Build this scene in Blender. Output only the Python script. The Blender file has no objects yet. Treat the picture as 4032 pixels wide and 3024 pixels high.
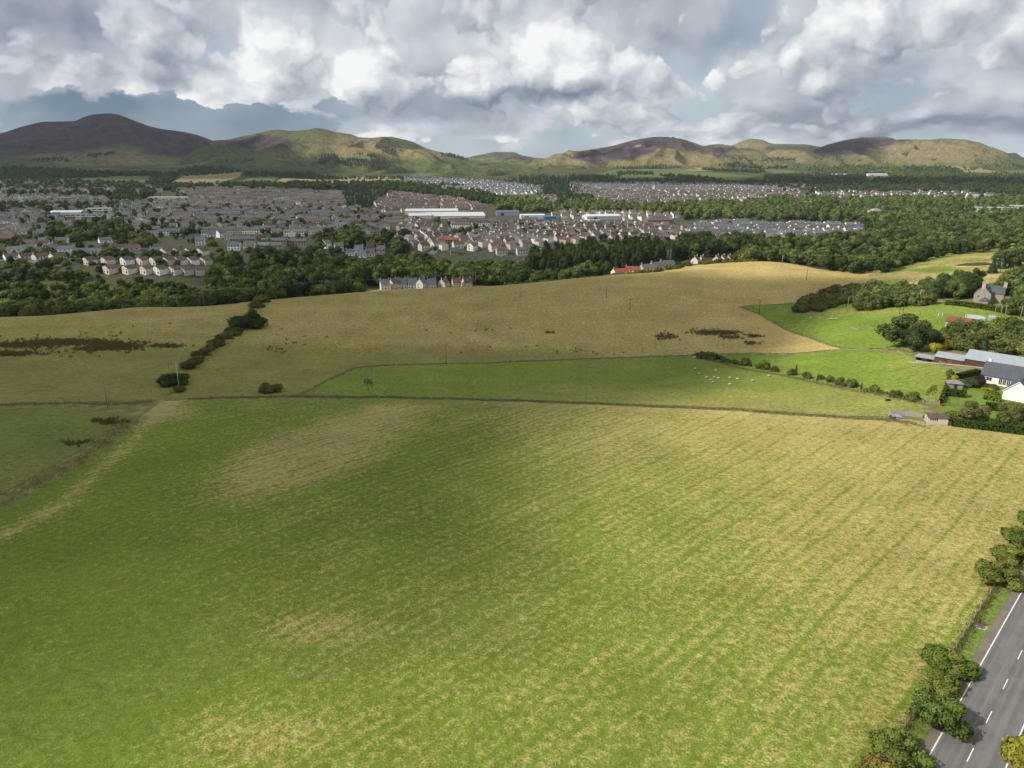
import bpy, bmesh, math, random
import numpy as np
from mathutils import Vector, Matrix
from mathutils.geometry import delaunay_2d_cdt

random.seed(7)
RNG = np.random.default_rng(11)
SC = bpy.context.scene
COL = SC.collection
R = math.radians

# ------------------------------------------------------------------ camera
CAM_H = 70.0
PITCH = R(16.77)
FPX = 2893.0                                    # focal length in photograph pixels (4032 wide)
cam_d = bpy.data.cameras.new('camera')
cam_d.sensor_width = 36.0
cam_d.lens = 36.0 * FPX / 4032.0
cam_d.clip_start = 0.5
cam_d.clip_end = 60000
cam = bpy.data.objects.new('camera', cam_d)
COL.objects.link(cam)
cam.location = (0, 0, CAM_H)
cam.rotation_euler = (math.pi / 2 - PITCH, 0, 0)
SC.camera = cam

# ------------------------------------------------------------------ colour management, render options
SC.view_settings.view_transform = 'Standard'
SC.view_settings.look = 'None'
SC.view_settings.exposure = 0.04
SC.view_settings.gamma = 1.0
SC.view_settings.use_curve_mapping = False
SC.render.engine = 'CYCLES'
SC.cycles.use_denoising = True
SC.cycles.max_bounces = 5
SC.cycles.diffuse_bounces = 2
SC.cycles.glossy_bounces = 2
SC.cycles.transmission_bounces = 2
SC.cycles.transparent_max_bounces = 6
SC.cycles.volume_bounces = 1
SC.cycles.caustics_reflective = False
SC.cycles.caustics_refractive = False

# ------------------------------------------------------------------ node helper
class G:
    def __init__(self, nt):
        self.nt = nt
    def n(self, kind, ins=None, **props):
        nd = self.nt.nodes.new(kind)
        for k, v in props.items():
            setattr(nd, k, v)
        for k, v in (ins or {}).items():
            self.put(nd.inputs[k], v)
        return nd
    def put(self, sock, v):
        if isinstance(v, bpy.types.NodeSocket):
            self.nt.links.new(v, sock)
        elif isinstance(v, bpy.types.Node):
            self.nt.links.new(v.outputs[0], sock)
        else:
            if sock.type == 'RGBA' and isinstance(v, (tuple, list)) and len(v) == 3:
                v = (*v, 1.0)
            sock.default_value = v
    def m(self, op, a, b=0.0, c=0.0, clamp=False):
        nd = self.nt.nodes.new('ShaderNodeMath'); nd.operation = op; nd.use_clamp = clamp
        for i, v in enumerate((a, b, c)):
            self.put(nd.inputs[i], v)
        return nd.outputs[0]
    def v(self, op, a, b=(0, 0, 0), scale=None):
        nd = self.nt.nodes.new('ShaderNodeVectorMath'); nd.operation = op
        self.put(nd.inputs[0], a)
        if op == 'SCALE':
            self.put(nd.inputs['Scale'], scale)
        else:
            self.put(nd.inputs[1], b)
        return nd.outputs['Value'] if op in ('DOT_PRODUCT', 'LENGTH', 'DISTANCE') else nd.outputs[0]
    def xyz(self, x, y, z=0.0):
        return self.n('ShaderNodeCombineXYZ', {0: x, 1: y, 2: z}).outputs[0]
    def sep(self, v):
        nd = self.n('ShaderNodeSeparateXYZ', {0: v}); return nd.outputs[0], nd.outputs[1], nd.outputs[2]
    def noise(self, vec, scale=1.0, detail=4.0, rough=0.5, dist=0.0, out=0):
        nd = self.n('ShaderNodeTexNoise', {'Vector': vec, 'Scale': scale, 'Detail': detail, 'Roughness': rough, 'Distortion': dist})
        return nd.outputs[out]
    def ramp(self, x, a, b, lo=0.0, hi=1.0, smooth=True):
        nd = self.n('ShaderNodeMapRange', {0: x, 1: a, 2: b, 3: lo, 4: hi})
        nd.interpolation_type = 'SMOOTHSTEP' if smooth else 'LINEAR'
        return nd.outputs[0]
    def mix(self, f, a, b, blend='MIX'):
        nd = self.nt.nodes.new('ShaderNodeMix'); nd.data_type = 'RGBA'; nd.blend_type = blend
        self.put(nd.inputs[0], f); self.put(nd.inputs[6], a); self.put(nd.inputs[7], b)
        return nd.outputs[2]
    def attr(self, name, kind='GEOMETRY'):
        return self.n('ShaderNodeAttribute', attribute_name=name, attribute_type=kind)

# ------------------------------------------------------------------ sun and sky
SUN_EL = R(38.0)
SUN_TO = Vector((0.962 * math.cos(SUN_EL), 0.272 * math.cos(SUN_EL), -math.sin(SUN_EL)))   # the way the light travels
sun_d = bpy.data.lights.new('sun', 'SUN')
sun_d.energy = 5.0
sun_d.angle = R(0.53)
sun_d.color = (1.0, 0.93, 0.82)
sun = bpy.data.objects.new('sun', sun_d)
COL.objects.link(sun)
sun.rotation_euler = SUN_TO.to_track_quat('-Z', 'Y').to_euler()

def px_dir(px, py):
    """unit-ish direction through a photograph pixel (x right, y ahead, z up)"""
    a, b = (px - 2016.0) / FPX, (1512.0 - py) / FPX
    cp, sp = math.cos(PITCH), math.sin(PITCH)
    return np.array([a, cp + b * sp, -sp + b * cp])

def build_world():
    w = bpy.data.worlds.new('World'); SC.world = w; w.use_nodes = True
    w.cycles.sampling_method = 'NONE'
    nt = w.node_tree; nt.nodes.clear(); g = G(nt)
    out = g.n('ShaderNodeOutputWorld')
    sky = g.n('ShaderNodeTexSky', sky_type='NISHITA', sun_disc=False, sun_elevation=SUN_EL,
              sun_rotation=math.atan2(-SUN_TO.x, -SUN_TO.y) % (2 * math.pi), altitude=200.0, air_density=1.0, dust_density=0.3, ozone_density=4.0)
    bg_sky = g.n('ShaderNodeBackground', {'Color': sky.outputs[0], 'Strength': 0.10})
    d = g.n('ShaderNodeTexCoord').outputs['Generated']
    dx, dy, dz = g.sep(d)
    el = g.m('ARCSINE', g.m('MAXIMUM', dz, 0.0))
    az = g.m('ARCTAN2', dx, dy)
    # clouds flatten a little towards the horizon
    q = g.xyz(g.m('MULTIPLY', az, 6.2), g.m('MULTIPLY', g.m('LOGARITHM', g.m('ADD', el, 0.085), math.e), 1.55), 0.0)
    def noise2(vec, scale, detail, rough, out=0):
        return g.n('ShaderNodeTexNoise', {'Vector': vec, 'Scale': scale, 'Detail': detail, 'Roughness': rough}, noise_dimensions='2D').outputs[out]
    wv = noise2(q, 1.9, 4.0, 0.6, 1)
    wx, wy, wz = g.sep(g.v('SUBTRACT', wv, (0.5, 0.5, 0.5)))
    azw = g.m('MULTIPLY_ADD', wx, 0.13, az)
    elw = g.m('MULTIPLY_ADD', wy, 0.045, el)
    aew = g.xyz(azw, elw, 0.0)
    def blobs(lst):
        tot = None
        for (px, py, rx, ry, amp) in lst:
            v = px_dir(px, py); v = v / np.linalg.norm(v)
            a0, e0 = math.atan2(v[0], v[1]), math.asin(v[2])
            sx, sy = FPX / rx, FPX / ry
            ma = g.nt.nodes.new('ShaderNodeVectorMath'); ma.operation = 'MULTIPLY_ADD'
            g.put(ma.inputs[0], aew); ma.inputs[1].default_value = (sx, sy, 0); ma.inputs[2].default_value = (-a0 * sx, -e0 * sy, 0)
            e = g.m('POWER', 0.36788, g.v('DOT_PRODUCT', ma.outputs[0], ma.outputs[0]))
            tot = g.m('MULTIPLY_ADD', e, amp, tot if tot is not None else 0.0)
        return tot
    GAP = [(520, 560, 480, 60, -0.40), (600, 440, 300, 50, -0.75), (980, 500, 260, 55, -0.7), (1330, 415, 50, 35, -0.5), (1700, 600, 600, 50, -0.42),
           (2750, 430, 130, 35, -0.35), (3980, 590, 350, 40, -0.4), (2350, 520, 250, 60, -0.2), (100, 520, 300, 60, -0.15), (3100, 580, 400, 25, -0.25)]
    LIGHT = [(1020, 190, 190, 120, 0.55), (1450, 190, 120, 110, 0.34), (1380, 330, 110, 60, 0.34), (1840, 330, 90, 35, 0.30), (2060, 170, 190, 130, 0.55), (2250, 90, 200, 80, 0.30),
             (2700, 230, 260, 60, 0.18), (3250, 160, 240, 120, 0.16), (3800, 330, 160, 60, 0.30), (3900, 130, 200, 80, 0.20), (690, 20, 150, 50, 0.4), (3850, 600, 300, 25, 0.35), (2120, 555, 90, 45, 0.5), (3150, 590, 300, 18, 0.35), (1200, 470, 110, 22, 0.35), (270, 420, 130, 40, 0.25),
             (250, 60, 380, 70, -0.55), (340, 230, 360, 80, -0.40), (620, 330, 300, 45, -0.18), (820, 110, 200, 60, -0.20), (1150, 330, 150, 60, -0.16), (2240, 372, 300, 34, -0.85), (1750, 430, 300, 40, -0.55),
             (2850, 145, 280, 50, -0.42), (3050, 465, 420, 40, -0.42), (3700, 500, 620, 34, -0.85), (3560, 390, 220, 40, -0.45), (4000, 400, 150, 40, -0.22), (1820, 470, 260, 50, -0.22), (1950, 60, 200, 60, -0.12), (2450, 330, 200, 60, -0.16)]
    gap, light = blobs(GAP), blobs(LIGHT)
    qw = g.v('ADD', q, g.v('SCALE', g.v('SUBTRACT', wv, (0.5, 0.5, 0.5)), scale=0.28))
    OFF = (-0.09, 0.15, 0.0)                       # towards the light: up and to one side
    def height(vec):
        mass = noise2(vec, 0.80, 5.0, 0.46)
        vo = g.n('ShaderNodeTexVoronoi', {'Vector': vec, 'Scale': 1.35, 'Detail': 3.0, 'Roughness': 0.45, 'Lacunarity': 2.2}, voronoi_dimensions='2D', feature='F1').outputs['Distance']
        return g.m('MULTIPLY_ADD', vo, -0.42, mass)
    h0 = height(qw)
    h1 = height(g.v('ADD', qw, OFF))
    cover = g.m('ADD', h0, gap)
    mask = g.ramp(cover, 0.06, 0.12)
    lum = g.m('MULTIPLY_ADD', g.m('SUBTRACT', h0, h1), 1.75, 0.62)
    lum = g.m('MULTIPLY_ADD', light, 0.46, lum)
    lum = g.m('MULTIPLY_ADD', g.m('SUBTRACT', h0, 0.26), 0.5, lum)
    cr = g.n('ShaderNodeValToRGB', {0: lum})
    e = cr.color_ramp.elements
    e[0].position = 0.02; e[0].color = (0.17, 0.21, 0.28, 1)
    e[1].position = 1.0; e[1].color = (0.93, 0.93, 0.925, 1)
    for p, c in ((0.28, (0.30, 0.34, 0.405, 1)), (0.52, (0.48, 0.51, 0.56, 1)), (0.74, (0.68, 0.70, 0.73, 1))):
        k = e.new(p); k.color = c
    bg_cloud = g.n('ShaderNodeBackground', {'Color': cr.outputs[0], 'Strength': 1.0})
    # behind the cumulus a thin far veil, slate where rain falls, paler elsewhere
    veil_l = g.m('ADD', blobs([(650, 480, 700, 160, -0.75)]), g.ramp(noise2(q, 0.9, 3.0, 0.5), 0.3, 0.7, 0.55, 1.0))
    veil_c = g.mix(g.m('ADD', veil_l, 0.0, clamp=True), (0.105, 0.165, 0.25), (0.50, 0.57, 0.64))
    bg_veil = g.n('ShaderNodeBackground', {'Color': veil_c, 'Strength': 1.0})
    back = g.n('ShaderNodeMixShader', {0: 0.82, 1: bg_sky.outputs[0], 2: bg_veil.outputs[0]})
    # a greyer second deck fills in between the bright heads
    qb = g.v('ADD', qw, (7.3, 2.1, 0.0))
    b0 = noise2(qb, 0.95, 4.0, 0.45)
    b1 = noise2(g.v('ADD', qb, (-0.09, 0.16, 0.0)), 0.95, 3.0, 0.45)
    deck_m = g.ramp(g.m('ADD', g.m('MULTIPLY_ADD', gap, 1.25, b0), 0.30), 0.50, 0.72)
    deck_l = g.m('MULTIPLY_ADD', light, 0.62, g.m('MULTIPLY_ADD', g.m('SUBTRACT', b0, b1), 1.7, g.m('MULTIPLY_ADD', wz, 0.15, 0.53)))
    cr2 = g.n('ShaderNodeValToRGB', {0: deck_l})
    e2 = cr2.color_ramp.elements
    e2[0].position = 0.05; e2[0].color = (0.22, 0.26, 0.33, 1)
    e2[1].position = 1.0; e2[1].color = (0.84, 0.85, 0.86, 1)
    k = e2.new(0.5); k.color = (0.47, 0.51, 0.56, 1)
    bg_deck = g.n('ShaderNodeBackground', {'Color': cr2.outputs[0], 'Strength': 1.0})
    mid = g.n('ShaderNodeMixShader', {0: deck_m, 1: back.outputs[0], 2: bg_deck.outputs[0]})
    mixs = g.n('ShaderNodeMixShader', {0: mask, 1: mid.outputs[0], 2: bg_cloud.outputs[0]})
    g.put(out.inputs['Surface'], mixs.outputs[0])
build_world()

# ------------------------------------------------------------------ small numpy toolbox
def hash2(ix, iy, seed=0):
    h = (ix.astype(np.int64) * 374761393 + iy.astype(np.int64) * 668265263 + seed * 2147483647) & 0xffffffff
    h = ((h ^ (h >> 13)) * 1274126177) & 0xffffffff
    return ((h ^ (h >> 16)) & 0xffff) / 65535.0
def vnoise(x, y, seed=0):
    x = np.asarray(x, float); y = np.asarray(y, float)
    ix, iy = np.floor(x), np.floor(y); fx, fy = x - ix, y - iy
    fx = fx * fx * fx * (fx * (fx * 6 - 15) + 10); fy = fy * fy * fy * (fy * (fy * 6 - 15) + 10)
    a, b = hash2(ix, iy, seed), hash2(ix + 1, iy, seed)
    c, d = hash2(ix, iy + 1, seed), hash2(ix + 1, iy + 1, seed)
    return (a * (1 - fx) + b * fx) * (1 - fy) + (c * (1 - fx) + d * fx) * fy
def fbm(x, y, oct=4, seed=0, gain=0.5):
    t, amp, tot = 0.0, 1.0, 0.0
    for o in range(oct):
        t = t + amp * (vnoise(x * 2 ** o + 17.3 * o, y * 2 ** o - 9.1 * o, seed + o) - 0.5) * 2; tot += amp; amp *= gain
    return t / tot
def sstep(a, b, x):
    t = np.clip((x - a) / (b - a), 0, 1); return t * t * (3 - 2 * t)

# ------------------------------------------------------------------ the lie of the land
# heights along lines that fan out from the drone: column = photograph x at the horizon, row = metres ahead
ST = [0, 120, 205, 250, 310, 370, 430, 480, 530, 580, 640, 720, 850, 1200, 1600, 2000, 2700, 3300, 3900, 4600, 6000, 16000]
LAND = {
    -1800: [0, 0, -2, -5, -8, -10, -18, -28, -34, -32, -22, -14, -10, -8, -5, 2, 24, 55, 75, 90, 100, 100],
    0:    [0, 0, -2, -5, -8, -10, -18, -30, -36, -28, -15, -11, -10, -9, -6, 2, 24, 50, 65, 80, 90, 90],
    600:  [0, 0, -2, -5, -8, -11, -12.8, -25, -34, -28, -15, -11, -11, -10, -7, 2, 22, 45, 60, 75, 90, 90],
    1000: [0, 0, -2, -6, -9, -12, -13.0, -17.5, -31, -40, -30, -12, -12, -12, -9, 0, 20, 40, 55, 70, 85, 85],
    1500: [0, 0, -2, -7, -11, -13, -12, -12, -19, -27.5, -34, -34, -15, -15, -14, -8, 10, 28, 45, 62, 80, 80],
    2016: [0, 0, -2, -8, -14, -16, -13, -9, -14.5, -24, -33, -32, -18, -20, -20, -14, -2, 12, 32, 55, 75, 75],
    2500: [0, 0, -2, -9, -17, -18, -15, -10, -7.5, -15, -19.5, -27, -18, -22, -22, -19, -8, 8, 28, 50, 70, 70],
    3000: [0, 0, -1, -8, -16, -19, -17, -11, -7, -5.5, -12.5, -21, -22, -23, -23, -20, -10, 8, 28, 48, 66, 66],
    3400: [0, 0, -1, -5, -9, -11, -10, -7, -6, -14, -22, -27, -22, -24, -24, -21, -10, 7, 28, 48, 66, 66],
    3700: [0, 0, 0, -1, -3, -4, -4, 0, 2, 0, -6, -16, -18, -24, -24, -21, -10, 6, 26, 46, 66, 66],
    4032: [0, 0, 0, 0, 0, 0, 1, 3, 6, 6, 4, -4, -14, -24, -24, -21, -10, 6, 24, 44, 62, 62],
    6000: [0, 0, 0, 0, 0, 0, 2, 4, 6, 6, 4, 0, -12, -22, -24, -21, -10, 6, 20, 40, 60, 60]}

def pchip(xs, ys, x):
    xs, ys = np.array(xs, float), np.array(ys, float)
    h = np.diff(xs); d = np.diff(ys) / h
    m = np.zeros(len(xs)); m[0], m[-1] = d[0], d[-1]
    for i in range(1, len(xs) - 1):
        if d[i - 1] * d[i] > 0:
            w1, w2 = 2 * h[i] + h[i - 1], h[i] + 2 * h[i - 1]
            m[i] = (w1 + w2) / (w1 / d[i - 1] + w2 / d[i])
    k = np.clip(np.searchsorted(xs, x) - 1, 0, len(xs) - 2)
    t = (x - xs[k]) / h[k]
    return ((1 + 2 * t) * (1 - t) ** 2) * ys[k] + t * (1 - t) ** 2 * h[k] * m[k] + t * t * (3 - 2 * t) * ys[k + 1] + t * t * (t - 1) * h[k] * m[k + 1]

_cols = sorted(LAND); _t = [(c - 2016) / FPX for c in _cols]
TY = np.concatenate([np.linspace(0, 1000, 401), np.linspace(1010, 16000, 600)])
_raw = np.array([pchip(ST, LAND[c], TY) for c in _cols])
TT = np.linspace(_t[0], _t[-1], 301)
TAB = np.array([pchip(_t, _raw[:, j], TT) for j in range(len(TY))]).T
for _ in range(3):                                            # take the creases out of the fan
    TAB[1:-1] = (TAB[:-2] + 2 * TAB[1:-1] + TAB[2:]) / 4

ROAD_P = np.array([58.0, 80.2]); ROAD_D = np.array([0.7, 0.714]); ROAD_N = np.array([-0.714, 0.7])   # edge line of the road, its way and the field side
def hgt_slow(x, y):
    """ground height at world x, y (metres), worked out in full"""
    x = np.asarray(x, float); y = np.asarray(y, float)
    yc = np.clip(y, 0, 15999); t = np.clip(x / np.maximum(y, 90), TT[0], TT[-1])
    fi = (t - TT[0]) / (TT[1] - TT[0]); i = np.clip(fi.astype(int), 0, len(TT) - 2); fi = fi - i
    j = np.clip(np.searchsorted(TY, yc, side='right') - 1, 0, len(TY) - 2); fj = (yc - TY[j]) / (TY[j + 1] - TY[j])
    z = (TAB[i, j] * (1 - fi) + TAB[i + 1, j] * fi) * (1 - fj) + (TAB[i, j + 1] * (1 - fi) + TAB[i + 1, j + 1] * fi) * fj
    s = (x - ROAD_P[0]) * ROAD_N[0] + (y - ROAD_P[1]) * ROAD_N[1]
    flat = sstep(2, 40, np.abs(s + 3.6))
    und = 0.9 * fbm(x / 55, y / 55, 3, 3) * sstep(60, 240, y) + 0.25 * fbm(x / 14, y / 14, 2, 9) * sstep(60, 200, y) + 3.0 * fbm(x / 300, y / 300, 3, 5) * sstep(500, 1200, y)
    return z + und * flat
# the same heights baked on a dense fan for quick look-up
NT2, T0, T1 = 901, float(TT[0]), float(TT[-1])
BY = np.concatenate([np.linspace(-100, 720, 411), np.linspace(725, 3000, 456), np.linspace(3025, 16000, 520)])
_tt, _yy = np.meshgrid(np.linspace(T0, T1, NT2), BY, indexing='ij')
HT = hgt_slow(_tt * np.maximum(_yy, 90), _yy)
def _row(y):
    return np.where(y < 720, (y + 100) / 2.0, np.where(y < 3000, 411 + (y - 725) / 5.0, 867 + (y - 3025) / 25.0))
def hgt(x, y):
    """ground height at world x, y (metres)"""
    if isinstance(x, (float, int)) and isinstance(y, (float, int)):
        fi = (min(max(x / max(y, 90.0), T0), T1) - T0) / (T1 - T0) * (NT2 - 1)
        fj = (y + 100) / 2.0 if y < 720 else (411 + (y - 725) / 5.0 if y < 3000 else 867 + (y - 3025) / 25.0)
        fj = min(max(fj, 0.0), HT.shape[1] - 1.001); i = min(int(fi), NT2 - 2); j = int(fj); fi -= i; fj -= j
        return (HT.item(i, j) * (1 - fi) + HT.item(i + 1, j) * fi) * (1 - fj) + (HT.item(i, j + 1) * (1 - fi) + HT.item(i + 1, j + 1) * fi) * fj
    x = np.asarray(x, float); y = np.asarray(y, float)
    fi = (np.clip(x / np.maximum(y, 90), T0, T1) - T0) / (T1 - T0) * (NT2 - 1); fj = np.clip(_row(y), 0, HT.shape[1] - 1.001)
    i = np.minimum(fi.astype(int), NT2 - 2); j = fj.astype(int); fi = fi - i; fj = fj - j
    return (HT[i, j] * (1 - fi) + HT[i + 1, j] * fi) * (1 - fj) + (HT[i, j + 1] * (1 - fi) + HT[i + 1, j + 1] * fi) * fj

def proj(x, y, z):
    cp, sp = math.cos(PITCH), math.sin(PITCH)
    dz = z - CAM_H
    dep = y * cp - dz * sp; up = y * sp + dz * cp
    return 2016 + FPX * x / dep, 1512 - FPX * up / dep, dep

_MY = np.concatenate([np.linspace(30, 300, 181), np.linspace(301, 1200, 450), np.linspace(1204, 6500, 600)])
def P(px, py):
    """the first place where the sight line through a photograph pixel meets the ground"""
    d = px_dir(px, py)
    X, Y, Z = _MY * d[0] / d[1], _MY, CAM_H + _MY * d[2] / d[1]
    below = Z < hgt(X, Y)
    k = int(np.argmax(below)) if below.any() else len(_MY) - 1
    lo, hi = _MY[max(k - 1, 0)], _MY[k]
    lo, hi, tx, tz = float(lo), float(hi), float(d[0] / d[1]), float(d[2] / d[1])
    for _ in range(14):
        m = 0.5 * (lo + hi)
        if CAM_H + m * tz < hgt(m * tx, m): hi = m
        else: lo = m
    return np.array([hi * d[0] / d[1], hi])
def C(px, Y):
    """ground point in photograph column px, Y metres ahead"""
    Y = float(Y); x = float((px - 2016) / FPX * Y)
    for _ in range(3):
        z = hgt(x, Y); dep = Y * math.cos(PITCH) - (z - CAM_H) * math.sin(PITCH); x = (px - 2016) / FPX * dep
    return np.array([float(x), float(Y)])
def seen(x, y, z):
    """does the ground leave this point in view of the drone?"""
    f = np.linspace(0.15, 0.985, 90)
    return not bool(np.any(CAM_H + (z - CAM_H) * f < hgt(x * f, y * f) - 0.3))
def in_frame(x, y, z, m=60):
    a, b, d = proj(x, y, z); return d > 0 and -m < a < 4032 + m and -m < b < 3024 + m
def inside(poly, x, y):
    x = np.asarray(x, float); y = np.asarray(y, float); r = np.zeros(np.broadcast(x, y).shape, bool); n = len(poly)
    for i in range(n):
        (x1, y1), (x2, y2) = poly[i], poly[(i + 1) % n]
        if y1 == y2: continue
        c = ((y1 > y) != (y2 > y)) & (x < (x2 - x1) * (y - y1) / (y2 - y1) + x1)
        r ^= c
    return r
def edge_dist(poly, x, y, closed=True):
    x = np.asarray(x, float); y = np.asarray(y, float); d = np.full(np.broadcast(x, y).shape, 1e9); n = len(poly)
    for i in range(n if closed else n - 1):
        (x1, y1), (x2, y2) = poly[i], poly[(i + 1) % n]
        L = (x2 - x1) ** 2 + (y2 - y1) ** 2 + 1e-9
        t = np.clip(((x - x1) * (x2 - x1) + (y - y1) * (y2 - y1)) / L, 0, 1)
        d = np.minimum(d, np.hypot(x - x1 - t * (x2 - x1), y - y1 - t * (y2 - y1)))
    return d

# ------------------------------------------------------------------ object helpers
def mesh_np(name, verts, faces, smooth=False):
    me = bpy.data.meshes.new(name)
    if isinstance(faces, np.ndarray):
        n, k = faces.shape
        me.vertices.add(len(verts)); me.vertices.foreach_set('co', np.asarray(verts, np.float32).ravel())
        me.loops.add(n * k); me.loops.foreach_set('vertex_index', faces.astype(np.int32).ravel())
        me.polygons.add(n); me.polygons.foreach_set('loop_start', np.arange(0, n * k, k, dtype=np.int32))
        me.update(calc_edges=True)
    else:
        me.from_pydata([tuple(v) for v in verts], [], faces); me.update()
    if smooth:
        me.polygons.foreach_set('use_smooth', np.ones(len(me.polygons), bool))
    return me
def link(name, me, mats=(), parent=None, loc=None, rotz=None):
    o = bpy.data.objects.new(name, me)
    for m in ([mats] if isinstance(mats, bpy.types.Material) else mats):
        if m.name not in [x.name for x in me.materials if x]: me.materials.append(m)
    COL.objects.link(o)
    if parent is not None: o.parent = parent
    if loc is not None: o.location = loc
    if rotz is not None: o.rotation_euler = (0, 0, rotz)
    return o
def tag(o, label=None, cat=None, group=None, kind=None):
    if label: o['label'] = label
    if cat: o['category'] = cat
    if group: o['group'] = group
    if kind: o['kind'] = kind
    return o
def thing(name, label, cat, loc, rotz=0.0, group=None):
    o = bpy.data.objects.new(name, None); COL.objects.link(o)
    o.empty_display_size = 0.5; o.location = loc; o.rotation_euler = (0, 0, rotz)
    return tag(o, label, cat, group)
def add_attr(me, name, vals):
    a = me.attributes.new(name, 'FLOAT', 'POINT'); a.data.foreach_set('value', np.asarray(vals, np.float32))

class MB:
    """collects boxes, bars and sheets for ONE mesh"""
    def __init__(self): self.v, self.f, self.m = [], [], []
    def poly(self, pts, mi=0):
        k = len(self.v); self.v += [tuple(p) for p in pts]; self.f.append(tuple(range(k, k + len(pts)))); self.m.append(mi)
    def box(self, x0, x1, y0, y1, z0, z1, mi=0):
        k = len(self.v)
        self.v += [(x0, y0, z0), (x1, y0, z0), (x1, y1, z0), (x0, y1, z0), (x0, y0, z1), (x1, y0, z1), (x1, y1, z1), (x0, y1, z1)]
        for q in ((0, 3, 2, 1), (4, 5, 6, 7), (0, 1, 5, 4), (1, 2, 6, 5), (2, 3, 7, 6), (3, 0, 4, 7)):
            self.f.append(tuple(k + i for i in q)); self.m.append(mi)
    def slab(self, pts, n, th, mi=0):
        """a polygon thickened by th along n"""
        a = [Vector(p) for p in pts]; nn = Vector(n).normalized() * th; b = [p + nn for p in a]
        self.poly(b, mi); self.poly(a[::-1], mi)
        for i in range(len(a)):
            j = (i + 1) % len(a); self.poly([a[i], a[j], b[j], b[i]], mi)
    def bar(self, p, q, r0, r1=None, n=6, mi=0, cap=True):
        p, q = Vector(p), Vector(q); r1 = r0 if r1 is None else r1
        d = (q - p).normalized(); a = d.orthogonal().normalized(); b = d.cross(a); k = len(self.v)
        for c, r in ((p, r0), (q, r1)):
            for i in range(n):
                t = 2 * math.pi * i / n; self.v.append(tuple(c + a * (r * math.cos(t)) + b * (r * math.sin(t))))
        for i in range(n):
            j = (i + 1) % n; self.f.append((k + i, k + j, k + n + j, k + n + i)); self.m.append(mi)
        if cap:
            self.f.append(tuple(k + n + i for i in range(n))); self.m.append(mi)
            self.f.append(tuple(k + i for i in range(n))[::-1]); self.m.append(mi)
    def mesh(self, name, mats=(), smooth=False):
        me = bpy.data.meshes.new(name); me.from_pydata(self.v, [], self.f)
        for m in mats: me.materials.append(m)
        if len(mats) > 1: me.polygons.foreach_set('material_index', np.array(self.m, np.int32))
        if smooth: me.polygons.foreach_set('use_smooth', np.ones(len(me.polygons), bool))
        me.update(); return me

# ------------------------------------------------------------------ materials
def new_mat(name):
    m = bpy.data.materials.new(name); m.use_nodes = True; m.node_tree.nodes.clear()
    return m, G(m.node_tree)
def finish(m, g, color, rough=0.9, spec=0.2, bump=None, bstr=0.4, bdist=0.3, metal=0.0):
    b = g.n('ShaderNodeBsdfPrincipled', {'Base Color': color, 'Roughness': rough, 'Specular IOR Level': spec, 'Metallic': metal})
    if bump is not None:
        bn = g.n('ShaderNodeBump', {'Height': bump, 'Strength': bstr, 'Distance': bdist}); g.put(b.inputs['Normal'], bn.outputs[0])
    o = g.n('ShaderNodeOutputMaterial', {'Surface': b.outputs[0]})
    return m
def wpos(g):
    return g.n('ShaderNodeNewGeometry').outputs['Position']
def plain_mat(name, c, rough=0.8, spec=0.3, var=0.12, scale=1.2, metal=0.0, obj=False):
    m, g = new_mat(name)
    p = g.n('ShaderNodeTexCoord').outputs['Object']
    n1 = g.noise(p, scale, 4, 0.6); n2 = g.noise(p, scale * 7, 3, 0.6)
    f = g.m('ADD', g.m('MULTIPLY', n1, 0.7), g.m('MULTIPLY', n2, 0.3))
    base = c
    if obj: base = g.n('ShaderNodeObjectInfo').outputs['Color']
    k = g.ramp(f, 0.3, 0.7, 1 - var, 1 + var, False)
    col = g.v('SCALE', base, scale=k) if obj else g.v('SCALE', (c[0], c[1], c[2]), scale=k)
    return finish(m, g, col, rough, spec, n2, 0.15, 0.05, metal)

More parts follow.
